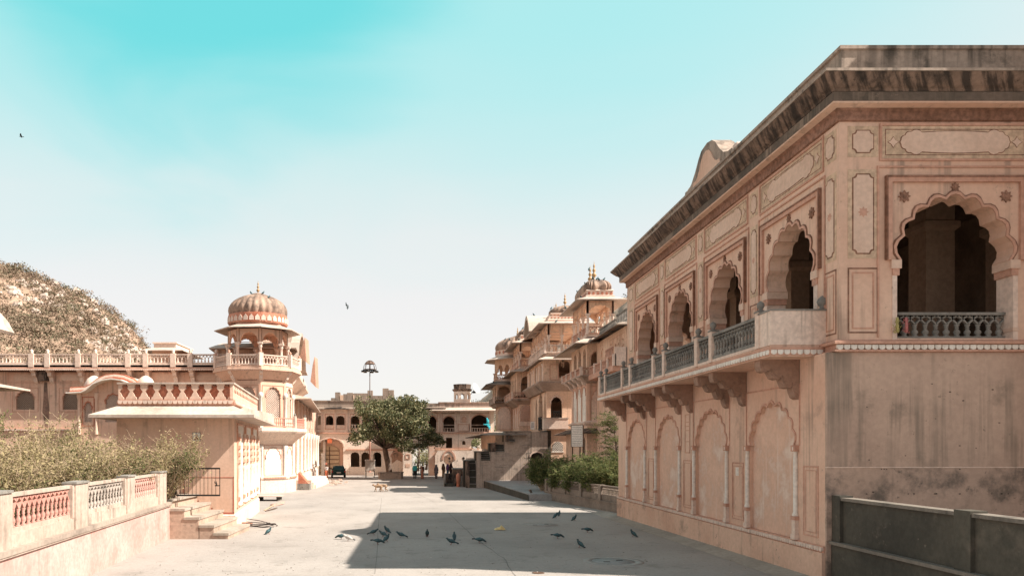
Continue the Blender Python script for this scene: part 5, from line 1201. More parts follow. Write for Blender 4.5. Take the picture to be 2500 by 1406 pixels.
    for c, w in ups[1:]: mb = MB(); mb.M = front(Y); rail(mb, q(c - w / 2), q(c + w / 2), z(1054), z(1044), -.15, pale, .3, .07, .12, lattice=False, seg=5); mb.M = None; mb.build('gallery_railing', root)
    for c, w in ups[2:]: mb = MB(); mb.M = front(Y + .2); mb.box(q(c - w / 2), q(c + w / 2), -.03, 0, z(1037.6), z(1036.4), pale); mb.M = None; mb.build('rail_bar', root)
    mb = MB(); P = rect(q(1072), q(1206), Y, Y + 6); eave(mb, P, 1.2, z(994), z(1002), .14, eave_m); mb.sweep(P, [(0, z(998)), (0, z(984)), (.1, z(983)), (.1, z(981)), (-.3, z(981))], mat('patchy_parapet', (.46, .34, .28), col2=(.4, .27, .21), stain=(.1, .08, .07), amt=.35, streak=.9))
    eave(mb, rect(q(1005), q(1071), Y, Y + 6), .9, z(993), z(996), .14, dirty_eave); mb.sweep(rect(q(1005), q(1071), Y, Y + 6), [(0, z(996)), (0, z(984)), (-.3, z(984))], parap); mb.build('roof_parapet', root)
    Yt = Y + 1.2; qt = lambda px: wx(px, Yt); zt = lambda py: wz(py, Yt)
    mb = MB(); c0 = (qt(1109) + qt(1150)) / 2; w = (qt(1150) - qt(1109)) / 2; OC = octagon(c0, Yt + w, w * 1.08, 0)
    for k in range(8):
        f, ln = edge_frame(OC[k], OC[(k + 1) % 8]); mb.M = f; arch_row(mb, 0, ln, z(990), z(951), -.2, 0, [(ln / 2, ln * .5, z(972), z(964), z(958) - z(964))], cream_w, 1)
    mb.M = None; mb.sweep(OC, [(0, z(953)), (.12, z(950)), (.2, z(948)), (.2, z(947)), (0, z(947)), (.0, z(945)), (.03, z(938)), (.06, z(935)), (-.2, z(935))], blackst); mb.build('turret', root)
    dish = empty('satellite_dish', (qt(1152), Yt, z(952)), 'pale satellite dish fixed to the roof turret at the far end', 'antenna')
    mb = MB(); ax = Vector((.75, -.55, .35)).normalized(); M_ = ax.to_track_quat('Z', 'Y').to_matrix().to_4x4(); M_.translation = (qt(1150) + .5, Yt - .1, z(947)); mb.M = M_
    mb.lathe([(.02, 0), (.3, .03), (.55, .11), (.72, .2), (.7, .21), (.5, .13), (.02, .03)], 0, 0, 0, mat('dish_grey', (.42, .4, .38)), 20); mb.build('reflector', dish)
    mb = MB(); mb.tube([(0, 0, 0), (0, 0, .6)], .02, metal); mb.tube([(.7, 0, .2), (0, 0, .6)], .015, metal); mb.M = None; mb.tube([(qt(1150), Yt + .3, z(960)), (qt(1150) + .5, Yt - .1, z(947))], .035, metal); mb.build('arm', dish)
    mb = MB(); mb.tube([(qt(1148), Yt, z(953)), (qt(1157), Yt - .5, z(956))], .03, metal); mb.lathe([(.02, .25), (.15, .2), (.22, 0), (.05, -.04)], qt(1157), Yt - .5, z(958), metal, 10); tag(mb.build('flood_lamp'), 'small dark floodlight on a bracket under the satellite dish', 'lamp')
    # broken low masonry at the foot
    mb = MB(); mb.M = front(Y - .6)
    pts = [(q(1062), ZG), (q(1062), z(1112)), (q(1068), z(1100)), (q(1150), z(1100)), (q(1152), z(1096)), (q(1162), z(1094)), (q(1170), z(1102)), (q(1171), ZG)]
    mb.prism(pts, -.5, 0, cream_w); arch_band(mb, q(1095), z(1122), 26 / F * Y, z(1101) - z(1122), .2, 0, .06, rose, 1, 3, 0)
    mb.prism([(q(1084), z(1125))] + [(q(1084) + (q(1106) - q(1084)) * i / 8, z(1108 + 6 * abs(i - 4) / 4) + random.uniform(-.1, .1)) for i in range(9)] + [(q(1106), z(1125)), (q(1098), z(1140)), (q(1090), z(1133))], 0, .012, mat('bare_brick', (.42, .25, .17), col2=(.3, .18, .12), s1=3, spots=.7, stain=(.12, .09, .07), amt=.5))
    for (px, py, r) in ((1097, 1118, .13), (1131, 1118, .15), (1098, 1125, .06), (1116, 1124, .05)): mb.prism([(q(px) + r * math.cos(a * PI / 4) * random.uniform(.8, 1.2), z(py) + r * 1.2 * math.sin(a * PI / 4)) for a in range(8)], 0, .02, mat('wall_hole', (.03, .025, .02)))
    mb.M = None; mb.build('ruined_footing', root)
    mb = MB(); mb.M = front(Y + 1.49); mb.prism([(q(954) + (q(981) - q(954)) * i / 10, z(1103) + 1.1 * math.sin(PI * i / 10) - .4) for i in range(11)] + [(q(981), z(1128)), (q(968), z(1122)), (q(956), z(1132))], 0, .012, MATS['bare_brick']); arch_band(mb, q(967.5), z(1116), 27 / F * Y, z(1103) - z(1116), .12, 0, .04, rose, 1, 3, 0)
    mb.M = None; mb.build('broken_niche', root)
    gm = MB(); x0, x1 = q(1008), q(1045)
    for i in range(9): gm.tube([(x0 + (x1 - x0) * i / 8, Y + 2, ZG), (x0 + (x1 - x0) * i / 8, Y + 2, z(1128))], .03, metal)
    for zz_ in (z(1130), z(1145)): gm.box(x0, x1, Y + 1.97, Y + 2.03, zz_, zz_ + .06, metal)
    tag(gm.build('gateway_fence'), 'low black iron fence across the open gateway behind the walkers', 'fence')
back_range()
# ================================================================ COURT FURNITURE
def planters():
    r = empty('stepped_plinth', (5.2, 68, -.3), 'weathered black stained stone plinth with low steps in the court before the podium', 'plinth')
    Y = 67.5; Y = 3.5 * F / (1187 - CY); q = lambda px: wx(px, Y); z = lambda py: wz(py, Y)
    mb = MB(); mb.box(q(1130), q(1166), Y, Y + 3, -.4, z(1150), blackst); mb.box(q(1129), q(1167.5), Y - .06, Y + 3.05, z(1150), z(1147), greyst); mb.box(q(1107), q(1131), Y + .8, Y + 3.6, -.4, z(1146), blackst); mb.box(q(1106), q(1135), Y + .75, Y + 3.65, z(1146), z(1144), greyst); mb.build('block', r)
    for k in range(3): mb = MB(); mb.box(q(1118) + 0, q(1131), Y + .1 + .25 * k, Y + .79, -.4 , z(1180 - 9 * k), greyst); mb.build('step', r)
    mb = MB(); mb.box(q(1085), q(1106.5), Y - .1, Y + .5, -.4, z(1180), darkst); mb.box(q(1085), q(1088), Y - .1, Y + 2.5, -.4, z(1157), greyst); mb.box(q(1088), q(1107), Y + 2, Y + 2.5, -.4, z(1157), blackst); mb.build('low_bench_wall', r)
    Yp = Y - .4; x = wx(1119, Yp); mb = MB(); mb.lathe([(.19, -.45), (.17, 0), (.155, .45), (.2, .5), (.21, .75), (.21, 1.0), (.14, 1.16), (.05, 1.22)], x, Yp, -.3, mat('red_post_paint', (.42, .12, .06), col2=(.5, .24, .16), stain=(.45, .35, .28), amt=.3), 14)
    tag(mb.build('red_post'), 'short round topped post painted red in front of the stained plinth', 'post')
    # tree planter
    Y = 3.5 * F / (1169 - CY) + .0; q = lambda px: wx(px, Y); z = lambda py: wz(py, Y)
    mb = MB(); c = ((q(923) + q(983)) / 2, Y + 1.4); w = (q(983) - q(923)) / 2
    P = [(c[0] + w * sx, c[1] + sy) for sx, sy in ((-1, -1), (-.85, -1.35), (.85, -1.35), (1, -1), (1, 1), (.85, 1.35), (-.85, 1.35), (-1, 1))]
    mb.sweep(P, [(0, -.4), (0, z(1155)), (.06, z(1154.5)), (.06, z(1152.5)), (-.3, z(1152.5)), (-.3, .2), (-1, .2)], mat('planter_stone', (.36, .29, .235), col2=(.28, .22, .18), stain=(.1, .08, .07), amt=.4)); 
    tag(mb.build('tree_planter'), 'low stone planter ring around the foot of the court tree', 'planter')
    # high mast lamp
    Y = 3.5 * F / (1161 - CY); q = lambda px: wx(px, Y); z = lambda py: wz(py, Y); x = q(903)
    r = empty('mast_lamp', (x, Y, -.3), 'tall thin mast carrying a ring of floodlights beside the tree', 'street lamp')
    mb = MB(); mb.box(q(891), q(912), Y - .5, Y + .5, -.4, z(1152), eave_m); mb.build('pedestal', r)
    rd = mat('faded_red_pole', (.30, .14, .10), col2=(.25, .15, .12))
    mb = MB(); mb.lathe([(.3, 0), (.3, .04), (.13, .06), (.12, .5), (.1, 1.0)], x, Y, z(1152), rd, 12); mb.tube([(x, Y, z(1152) + .9), (x, Y, z(1060))], .10, rd, 10, .09); mb.tube([(x, Y, z(1060)), (x, Y, z(880))], .085, mat('mast_grey', (.16, .13, .12)), 10, .05); mb.build('mast', r)
    mb = MB(); rr = 20 / F * Y
    mb.lathe([(rr * .8, 0), (rr * .83, .04), (rr * .8, .08), (rr * .77, .04), (rr * .8, 0)], x, Y, z(903), rust, 24)
    for k in range(8):
        a = 2 * PI * k / 8
        mb.tube([(x + rr * .8 * math.cos(a) * math.cos(t), Y + rr * .8 * math.sin(a) * math.cos(t), z(903) + (z(880) - z(903)) * math.sin(t)) for t in [i * PI / 12 for i in range(7)]], .035, rust, 4)
    mb.lathe([(rr * .62, (z(880) - z(903)) * .62), (rr * .45, (z(880) - z(903)) * .82), (.02, (z(880) - z(903)))], x, Y, z(903), mat('lamp_cage', (.20, .13, .10), spots=.6, stain=(.05, .04, .03), amt=.4), 16); mb.build('lamp_cage', r)
    for k in range(6):
        a = 2 * PI * k / 6 + .3; mb = MB(); xx, yy = x + rr * .85 * math.cos(a), Y + rr * .85 * math.sin(a)
        mb.tube([(x + rr * .6 * math.cos(a), Y + rr * .6 * math.sin(a), z(902)), (xx, yy, z(905))], .04, metal, 6); mb.lathe([(.05, .12), (.2, .08), (.26, -.08), (.2, -.12), (.02, -.12)], xx, yy, z(906), metal, 12); mb.lathe([(.2, 0), (.2, -.02), (.01, -.03)], xx, yy, z(906) - .125, mat('lamp_glass', (.55, .5, .42), rough=.3), 12); mb.build('floodlight', r)
    # electrical cabinet behind
    Yc = 88; mb = MB(); q = lambda px: wx(px, Yc); z = lambda py: wz(py, Yc); mb.box(q(891.5), q(914.5), Yc, Yc + .6, z(1148), z(1124), mat('cabinet_grey', (.46, .41, .36), stain=GREY, amt=.2)); mb.box(q(890.5), q(915.5), Yc - .06, Yc + .66, z(1124), z(1122), eave_m)
    for px in (893, 913): mb.box(q(px) - .04, q(px) + .04, Yc + .1, Yc + .5, -.4, z(1148), metal)
    mb.box((q(892) + q(915)) / 2 - .01, (q(892) + q(915)) / 2 + .01, Yc - .01, Yc, z(1147), z(1125), metal)
    tag(mb.build('electric_cabinet'), 'pale grey steel cabinet on short legs behind the lamp mast', 'cabinet')
    # stone bench
    g = G(1300, 1212); Yb = g.y; q = lambda px: wx(px, Yb); z = lambda py: wz(py, Yb); r = empty('stone_bench', (q(1308), Yb, g.z), 'low white stone bench against the end of the garden balustrade', 'bench')
    mb = MB(); mb.box(q(1289), q(1328), Yb, Yb + .5, z(1200.5), z(1197), white); mb.build('seat', r)
    for px in (1293, 1322): mb = MB(); mb.box(q(px) - .08, q(px) + .08, Yb + .04, Yb + .46, g.z - .05, z(1200.5), stonew); mb.build('leg', r)
    mb = MB(); mb.box(q(1297), q(1328), Yb + .3, Yb + .42, g.z - .05, z(1201), pale); mb.build('back_panel', r)
planters()
def garden_fence():
    A = Vector((8.2, 51.5, 0)); B = Vector((10.4, 38.6, 0)); u = (B - A).normalized(); fr = frame(A, u, (-abs(u.y), -abs(u.x), 0)); Ln = (B - A).length
    root = empty('garden_balustrade', (8.6, 50, -.3), 'grey brown stone balustrade with square piers enclosing the bushes', 'balustrade')
    m = mat('brown_stone_rail', (.25, .195, .155), col2=(.19, .15, .12), stain=(.1, .08, .06), amt=.4, spots=.4)
    mb = MB(); mb.M = fr; mb.box(0, Ln, -.3, .05, -.6, .22, m); mb.box(0, Ln, -.34, .09, .22, .28, m); mb.M = None; mb.build('base', root)
    n = 5; p = Ln / n
    pos = [0, .9, 3.6, 6.3, 9.2, Ln - .01]
    for a in pos: mb = MB(); mb.M = fr; mb.box(a, a + .35, -.27, .03, .28, 1.13, m); mb.M = None; mb.build('pier', root)
    for a, b in zip(pos[:-1], pos[1:]): mb = MB(); mb.M = fr; a += .35; mb.box(a, b, -.2, -.05, .28, .55, m); rail(mb, a, b, .55, 1.12, -.12, m, .17, .045, .1, seg=6); mb.M = None; mb.build('baluster_panel', root)
    # return side towards the palace
    mb = MB(); mb.box(8.6, 15, 51.3, 51.6, -.6, 1.1, m); mb.build('end_wall', root)
    mb = MB(); mb.add([(8.5, 51.2, .1), (10.6, 38.4, .1), (20, 38.4, .1), (20, 51.2, .1)], [(0, 1, 2, 3)], MATS['bed_soil']); tag(mb.build('garden_soil'), kind='structure')
garden_fence()
def boards():
    Y = 50.0; q = lambda px, Y=Y: wx(px, Y)
    r = empty('notice_board', (q(1409), Y, 0), 'large white notice board on two posts covered with lines of text above the bushes', 'sign')
    a = Vector((wx(1395, 50.5), 50.5, wz(1033, 50.5))); b = Vector((wx(1423, 49.5), 49.5, wz(1042, 49.5))); zb0, zb1 = wz(1087, 50.5), wz(1093, 49.5)
    u = Vector((b.x - a.x, b.y - a.y, 0)); Ln = u.length; fr = frame((a.x, a.y, 0), u, (u.y, -u.x, 0)); mb = MB(); mb.M = fr
    zt = (a.z + b.z) / 2; zb = (zb0 + zb1) / 2
    mb.box(0, Ln, -.03, 0, zb, zt, mat('board_white', (.66, .60, .54), col2=(.56, .5, .44))); rframe(mb, -.02, Ln + .02, zb - .02, zt + .02, .03, 0, .02, rust)
    for k in range(11):
        zz = zt - .12 - k * (zt - zb - .15) / 11; uu = .08
        while uu < Ln - .1:
            w = random.uniform(.03, .12); mb.box(uu, min(uu + w, Ln - .08), 0, .004, zz - .03, zz, mat('lettering', (.16, .12, .11))); uu += w + .025
    mb.M = None; mb.build('board', r)
    for t in (.04, Ln - .04): mb = MB(); mb.M = fr; mb.box(t - .03, t + .03, -.09, -.03, 0, zt, rust); mb.M = None; mb.build('post', r)
    mb = MB(); Y = 65.3; mb.M = front(Y); mb.box(wx(1295, Y), wx(1305, Y), 0, .04, wz(1048, Y), wz(1029, Y), MATS['board_white'])
    for k in range(4): mb.box(wx(1297, Y), wx(1303, Y), .04, .045, wz(1034 + 3 * k, Y), wz(1033 + 3 * k, Y), MATS['lettering'])
    mb.M = None; tag(mb.build('wall_sign'), 'small white lettered sign by the porch steps of the palace', 'sign')
boards()
# ================================================================ VEGETATION
leafd = mat('ficus_leaf', (.085, .095, .04), col2=(.15, .15, .07), s1=1.6, bump=0, fine=0, rough=.6, transl=.25)
leaf_l = mat('ficus_leaf_pale', (.36, .32, .19), col2=(.28, .25, .13), bump=0, fine=0, rough=.6, transl=.25)
bark = mat('bark', (.14, .095, .07), col2=(.09, .06, .045), s1=3, bump=.6)
def court_tree():
    Y = 3.5 * F / (1169 - CY) + 1.4; q = lambda px: wx(px, Y); z = lambda py: wz(py, Y)
    r = empty('court_tree', (q(950), Y, 0), 'spreading broad leaved tree with a leaning trunk growing in the stone planter in the court', 'tree')
    mb = MB(); base = Vector((q(951), Y, .2)); fork = Vector((q(939), Y, z(1090)))
    mb.tube([base + Vector((0, 0, -.3)), base, (q(947), Y + .1, z(1130)), (q(942), Y, z(1108)), fork], .38, bark, 10, .26)
    blobs = [(902, 1000, 30), (935, 990, 30), (968, 992, 30), (1000, 985, 26), (1025, 995, 20), (1010, 1012, 28), (915, 1022, 28), (955, 1022, 34), (990, 1035, 32), (880, 1062, 22), (863, 1072, 14), (908, 1058, 30), (940, 1062, 28), (975, 1065, 28), (1010, 1055, 28), (1042, 1060, 26), (1066, 1072, 20), (1000, 1082, 20), (955, 1082, 18), (1035, 1085, 18), (872, 988, 13), (885, 1010, 16), (1035, 1020, 12), (1060, 1055, 16), (1078, 1078, 10), (990, 973, 12), (925, 1040, 24), (1022, 1038, 22)]
    k = Y / F; B = []
    for px, py, rr in blobs:
        rr *= 1.12
        B.append((Vector((q(px), Y + random.uniform(-1, 1) * (2.6 if rr > 18 else 1.2), z(py))), rr * k))
        if rr > 22: B.append((Vector((q(px + random.uniform(-12, 12)), Y + random.choice((-1, 1)) * random.uniform(2.4, 3.8), z(py + random.uniform(-8, 8)))), rr * k * .8))
    for c, rr in B:
        m = fork.lerp(c, .5) + Vector((random.uniform(-.3, .3), random.uniform(-.3, .3), .25)); mb.tube([fork + Vector((0, 0, -.2)), m, c], .14 if rr > 1 else .08, bark, 5, .03)
    mb.build('trunk', r)
    mb = MB()
    for c, rr in B:
        n = int(230 * rr * rr) + 40
        sub = [c + Vector((random.gauss(0, .42), random.gauss(0, .42), random.gauss(0, .30))) * rr for _ in range(int(7 * rr) + 3)]
        for s in sub:
            pts = []
            for _ in range(n // len(sub) + 8):
                d = Vector((random.gauss(0, 1), random.gauss(0, 1), random.gauss(0, .8))).normalized() * rr * .40 * random.uniform(.5, 1.1)
                pts.append(s + d)
            nl = int(len(pts) * .22)
            leaves(mb, pts[nl:], .24, leafd, asp=.6); leaves(mb, pts[:nl], .27, leaf_l, asp=.6)
    mb.build('crown', r)
court_tree()
def far_tree(px, py, Y, rad, cols, label, h=.5, n=900, trunk=True):
    c = Vector((wx(px, Y), Y, wz(py, Y))); r = empty('garden_tree', (c.x, Y, -.3), label, 'tree', 'trees seen beyond the far range')
    mb = MB(); mb.tube([(c.x, Y, -.5), (c.x + .2, Y, c.z - rad * .3), c], .22, bark, 6, .06)
    for _ in range(6): mb.tube([(c.x, Y, c.z - rad * .6), c + Vector((random.gauss(0, .5), random.gauss(0, .5), random.gauss(0, .4))) * rad], .06, bark, 4, .02)
    mb.build('trunk', r)
    mb = MB()
    for _ in range(14):
        s = c + Vector((random.gauss(0, .45), random.gauss(0, .4), random.gauss(0, .38))) * rad
        leaves(mb, [s + Vector((random.gauss(0, 1), random.gauss(0, 1), random.gauss(0, .8))).normalized() * rad * .4 * random.uniform(.3, 1) for _ in range(n // 14)], .3, random.choice(cols), asp=.6)
    mb.build('crown', r)
gl = [mat('garden_leaf', (.14, .15, .065), col2=(.22, .21, .1), transl=.25, bump=0), mat('garden_leaf_dry', (.26, .22, .12), bump=0, transl=.25)]
far_tree(1020, 1085, 112, 3.4, gl, 'hazy green tree seen through the open gateway of the far range')
far_tree(1040, 1110, 118, 2.6, gl, 'paler bushy tree at the right side of the open gateway', n=700)
far_tree(1163, 1085, 112, 2.4, gl, 'green tree seen through the lower arch at the right end of the far range', n=700)
far_tree(1202, 1060, 104, 2.2, gl, 'thin tree in the gap between the far range and the palace', n=500)
dryl = mat('dry_bush_leaf', (.31, .255, .13), col2=(.42, .33, .19), s1=1.2, bump=0, fine=0, transl=.3)
greenl = mat('green_bush_leaf', (.15, .15, .06), col2=(.22, .205, .09), s1=1.0, bump=0, fine=0, transl=.3)
stemm = mat('dry_stem', (.40, .29, .19), col2=(.50, .38, .26), bump=0, fine=0)
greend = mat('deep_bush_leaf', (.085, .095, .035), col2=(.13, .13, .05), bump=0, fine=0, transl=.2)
def wispy(x, y, z0, rx, ry, h, label, nst=60, nl=26, green=.3, lean=(0, 0), name='garden_shrub', size=.078, droop=.35):
    r = empty(name, (x, y, z0), label, 'shrub', 'shrubs growing behind the left garden wall')
    ms = MB(); ml = MB()
    for i in range(nst):
        a = random.uniform(0, 2 * PI); rr = random.random() ** .5
        b = Vector((x + rx * .45 * rr * math.cos(a), y + ry * .45 * rr * math.sin(a), z0 - .05))
        hh = h * random.choice((random.uniform(.5, 1.0), random.uniform(.8, 1.3))) * (1.05 - .35 * rr)
        tip = b + Vector((math.cos(a) * rx * rr * random.uniform(.4, 1.1) + lean[0] * hh, math.sin(a) * ry * rr * .9 + lean[1] * hh, hh))
        mid = b.lerp(tip, .55) + Vector((0, 0, hh * droop * .5)) + Vector((random.gauss(0, .06), random.gauss(0, .06), 0))
        P = [b, b.lerp(mid, .55), mid, mid.lerp(tip, .55) + Vector((0, 0, .06)), tip]
        ms.tube(P, .014, stemm, 3, .004, False)
        for t in range(nl):
            u = random.random() ** .7 * 3.99; k = int(u); p = P[k].lerp(P[k + 1], u - k)
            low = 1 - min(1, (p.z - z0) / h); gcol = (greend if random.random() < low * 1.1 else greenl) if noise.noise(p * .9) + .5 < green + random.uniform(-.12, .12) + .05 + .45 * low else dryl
            sp = .05 + .12 * random.random()
            pts = [p + Vector((random.gauss(0, sp), random.gauss(0, sp), random.gauss(0, sp))) for _ in range(4)]
            leaves(ml, pts, size, gcol, asp=.5)
            if t % 2 == 0: e = p + Vector((random.gauss(0, .2), random.gauss(0, .2), random.uniform(-.05, .38))); ms.tube([p, e], .006, stemm, 3, .003, False)
    ms.build('stems', r); ml.build('foliage', r)
sh = [(-10.6, 14.6, 1.3, 1.2, 1.85, .5, 'low green shrub behind the near red balusters of the left garden wall'),
      (-11.9, 16.6, 1.5, 1.5, 2.35, .35, 'straw coloured thorny shrub at the left edge behind the near balusters'),
      (-10.9, 18.3, 1.4, 1.4, 2.0, .65, 'dense green shrub behind the first full pier of the garden wall'),
      (-12.6, 20.0, 1.8, 1.6, 2.7, .3, 'tall dry brown shrub with long arching stems behind the garden wall'),
      (-10.9, 21.2, 1.4, 1.4, 2.1, .45, 'mixed green and straw shrub behind the grey balusters'),
      (-11.6, 23.6, 1.7, 1.5, 2.45, .3, 'straw coloured shrub with white seed heads behind the second pier'),
      (-10.7, 25.2, 1.3, 1.2, 2.1, .4, 'olive shrub behind the pink balusters at the far end of the garden wall'),
      (-13.6, 26.0, 2.0, 1.4, 2.7, .35, 'wide pale shrub growing in front of the terrace building'),
      (-9.9, 27.6, 1.0, .9, 2.3, .3, 'leaning feathery shrub overhanging the iron gate')]
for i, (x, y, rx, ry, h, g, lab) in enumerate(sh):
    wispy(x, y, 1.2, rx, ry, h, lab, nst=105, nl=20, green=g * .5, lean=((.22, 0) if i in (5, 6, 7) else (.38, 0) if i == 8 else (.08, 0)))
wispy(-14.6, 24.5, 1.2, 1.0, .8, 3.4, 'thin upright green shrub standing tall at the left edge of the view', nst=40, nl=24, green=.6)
# right garden
bam = mat('feathery_leaf', (.15, .165, .055), col2=(.25, .25, .10), s1=1.3, bump=0, fine=0, transl=.35)
bamd = mat('feathery_leaf_dark', (.065, .085, .028), col2=(.10, .12, .04), s1=1.3, bump=0, fine=0, transl=.25)
def feathery(px, pyt, Y, wpx, label, n=120, bot=.2):
    x = wx(px, Y); zt = wz(pyt, Y); w = wpx / F * Y; r = empty('feathery_shrub', (x, Y, .1), label, 'shrub', 'shrubs in the garden beside the pavilion'); ms = MB(); ml = MB()
    for i in range(n):
        a = random.uniform(0, 2 * PI); rr = random.random() ** .5; b = Vector((x + .3 * w * rr * math.cos(a), Y + .3 * w * rr * math.sin(a), .05))
        hh = (zt - .1) * random.uniform(.35, 1.0) * (1 - .25 * rr); tip = b + Vector((w * .62 * rr * math.cos(a), w * .5 * rr * math.sin(a), hh))
        P = [b, b.lerp(tip, .5) + Vector((0, 0, hh * .12)), tip]; ms.tube(P, .02, stemm, 3, .006, False)
        for t in range(22):
            u = random.uniform(.35, 1) ** .8 * 1.99; k = int(u); p = P[k].lerp(P[k + 1], u - k); c = p + Vector((random.gauss(0, .13), random.gauss(0, .13), random.gauss(0, .1)))
            m = bam if random.random() < .55 else bamd
            for _ in range(5):
                d = Vector((random.gauss(0, 1), random.gauss(0, 1), random.gauss(.1, .7))).normalized(); e = d.orthogonal().normalized() * .022
                L_ = random.uniform(.12, .26); ml.add([c, c + d * L_ * .5 + e, c + d * L_ + Vector((0, 0, -.04)), c + d * L_ * .5 - e], [(0, 1, 2, 3)], m)
    ms.build('stems', r); ml.build('foliage', r)
feathery(1342, 1090, 53.3, 64, 'rounded feathery green shrub at the left end of the garden balustrade')
feathery(1388, 1106, 49.8, 60, 'low dark green shrub below the notice board')
feathery(1430, 1096, 47.4, 72, 'broad feathery shrub between the notice board and the pavilion', n=140)
feathery(1478, 1078, 44.6, 78, 'tallest yellow green feathery shrub beside the pavilion wall', n=150)
def acacia():
    Y = 45.5; x = wx(1500, Y); r = empty('acacia_tree', (x, Y, .1), 'thin acacia with layered drooping sprays above the shrubs by the pavilion', 'tree'); ms = MB(); ml = MB()
    ms.tube([(x + .3, Y, 0), (x + .2, Y, 2.2), (x, Y, 4.6)], .10, bark, 6, .04)
    for i in range(44):
        h = random.uniform(2.6, 5.0); a = random.uniform(PI * .55, PI * 1.45) if random.random() < .7 else random.uniform(0, 2 * PI); L_ = random.uniform(.6, 1.75) * (1 - .10 * (h - 2.6)); b = Vector((x + .1, Y, h)); tip = b + Vector((math.cos(a) * L_, math.sin(a) * L_ * .8, random.uniform(.05, .6))); ms.tube([b, b.lerp(tip, .5) + Vector((0, 0, .15)), tip], .02, bark, 4, .006, False)
        for t in range(26):
            u = random.uniform(.15, 1.05); c = b.lerp(tip, u) + Vector((0, 0, .15 * math.sin(PI * min(u, 1)))); c += Vector((random.gauss(0, .12), random.gauss(0, .12), random.gauss(-.02, .05)))
            leaves(ml, [c + Vector((random.gauss(0, .05), random.gauss(0, .05), random.gauss(0, .02))) for _ in range(5)], .075, random.choice((bamd, greenl, bam)), asp=.45)
    ms.build('trunk', r); ml.build('foliage', r)
acacia()
g0 = G(1312, 1192); mb = MB()
for _ in range(60): mb.tube([(g0.x + random.gauss(0, .1) + .8, g0.y + 2, 0.1), (g0.x + .8 + random.gauss(0, .35), g0.y + 2 + random.gauss(0, .2), random.uniform(.3, 1.1))], .008, stemm, 3, .004, False)
leaves(mb, [(g0.x + .8 + random.gauss(0, .3), g0.y + 2 + random.gauss(0, .2), .3 + abs(random.gauss(0, .4))) for _ in range(260)], .12, greenl)
tag(mb.build('small_plant'), 'small dark leafy plant at the corner of the platform behind the bench', 'plant')
# ================================================================ PEOPLE, ANIMALS, BIRDS
def loft(mb, rings, m, seg=16, fold=0, nf=9):
    vs = []
    for i, (c, rx, ry) in enumerate(rings):
        for k in range(seg):
            a = 2 * PI * k / seg; q = 1 + fold * (i / max(1, len(rings) - 1)) * math.sin(a * nf + i * .3); vs.append((c[0] + rx * q * math.cos(a), c[1] + ry * q * math.sin(a), c[2]))
    n = len(rings); fs = [(j * seg + k, j * seg + (k + 1) % seg, (j + 1) * seg + (k + 1) % seg, (j + 1) * seg + k) for j in range(n - 1) for k in range(seg)]
    mb.add(vs, fs, m, True); mb.add(vs, [list(range(seg)), [(n - 1) * seg + k for k in range(seg)]], m)
def spine(mb, pts, rad, m, seg=10):                    # rings (width, height) square to a bent spine
    pts = [Vector(p) for p in pts]; n = len(pts); vs = []
    for i, p in enumerate(pts):
        t = (pts[min(i + 1, n - 1)] - pts[max(i - 1, 0)]).normalized(); s = Vector((-t.y, t.x, 0)); s = s.normalized() if s.length > .01 else Vector((0, 1, 0)); up = t.cross(s) * -1
        if up.z < 0: up = -up
        for k in range(seg): a = 2 * PI * k / seg; vs.append(p + s * rad[i][0] * math.cos(a) + up * rad[i][1] * math.sin(a))
    fs = [(j * seg + k, j * seg + (k + 1) % seg, (j + 1) * seg + (k + 1) % seg, (j + 1) * seg + k) for j in range(n - 1) for k in range(seg)]
    mb.add(vs, fs + [list(range(seg)), [(n - 1) * seg + k for k in range(seg)]], m, True)
def remesh(o, v):
    md = o.modifiers.new('remesh', 'REMESH'); md.mode = 'VOXEL'; md.voxel_size = v; md.use_smooth_shade = True; return o
skin = mat('brown_skin', (.22, .115, .07), bump=0, rough=.6); hairm = mat('black_hair', (.015, .012, .012), bump=0, rough=.5)
def hand(mb, p, d, m, curl=.5, sc=1.0):
    p = Vector(p); d = Vector(d).normalized(); s = d.cross(Vector((0, 1, 0))); s = s.normalized() if s.length > .1 else Vector((1, 0, 0)); n = d.cross(s)
    mb.limb(p, p + d * .045 * sc, .022 * sc, .030 * sc, m); mb.limb(p + d * .03 * sc + s * .012, p + d * .075 * sc + s * .018 * sc, .02 * sc, .018 * sc, m); mb.limb(p + d * .03 * sc - s * .012, p + d * .075 * sc - s * .018 * sc, .02 * sc, .018 * sc, m)
    for k, L_ in enumerate((.062, .072, .068, .052)):
        b = p + d * .085 * sc + s * (.027 - .018 * k) * sc; k1 = b + (d + n * curl * .5) * L_ * .5 * sc; k2 = k1 + (d * .7 + n * curl) .normalized() * L_ * .5 * sc
        mb.limb(b, k1, .0095 * sc, .009 * sc, m, 6); mb.limb(k1, k2, .009 * sc, .0075 * sc, m, 6)
    b = p + d * .03 * sc + s * .03 * sc; mb.limb(b, b + (d + s * .9).normalized() * .035 * sc, .012 * sc, .011 * sc, m, 6); mb.limb(b + (d + s * .9).normalized() * .035 * sc, b + (d * 1.3 + s * .9).normalized() * .062 * sc, .011 * sc, .009 * sc, m, 6)
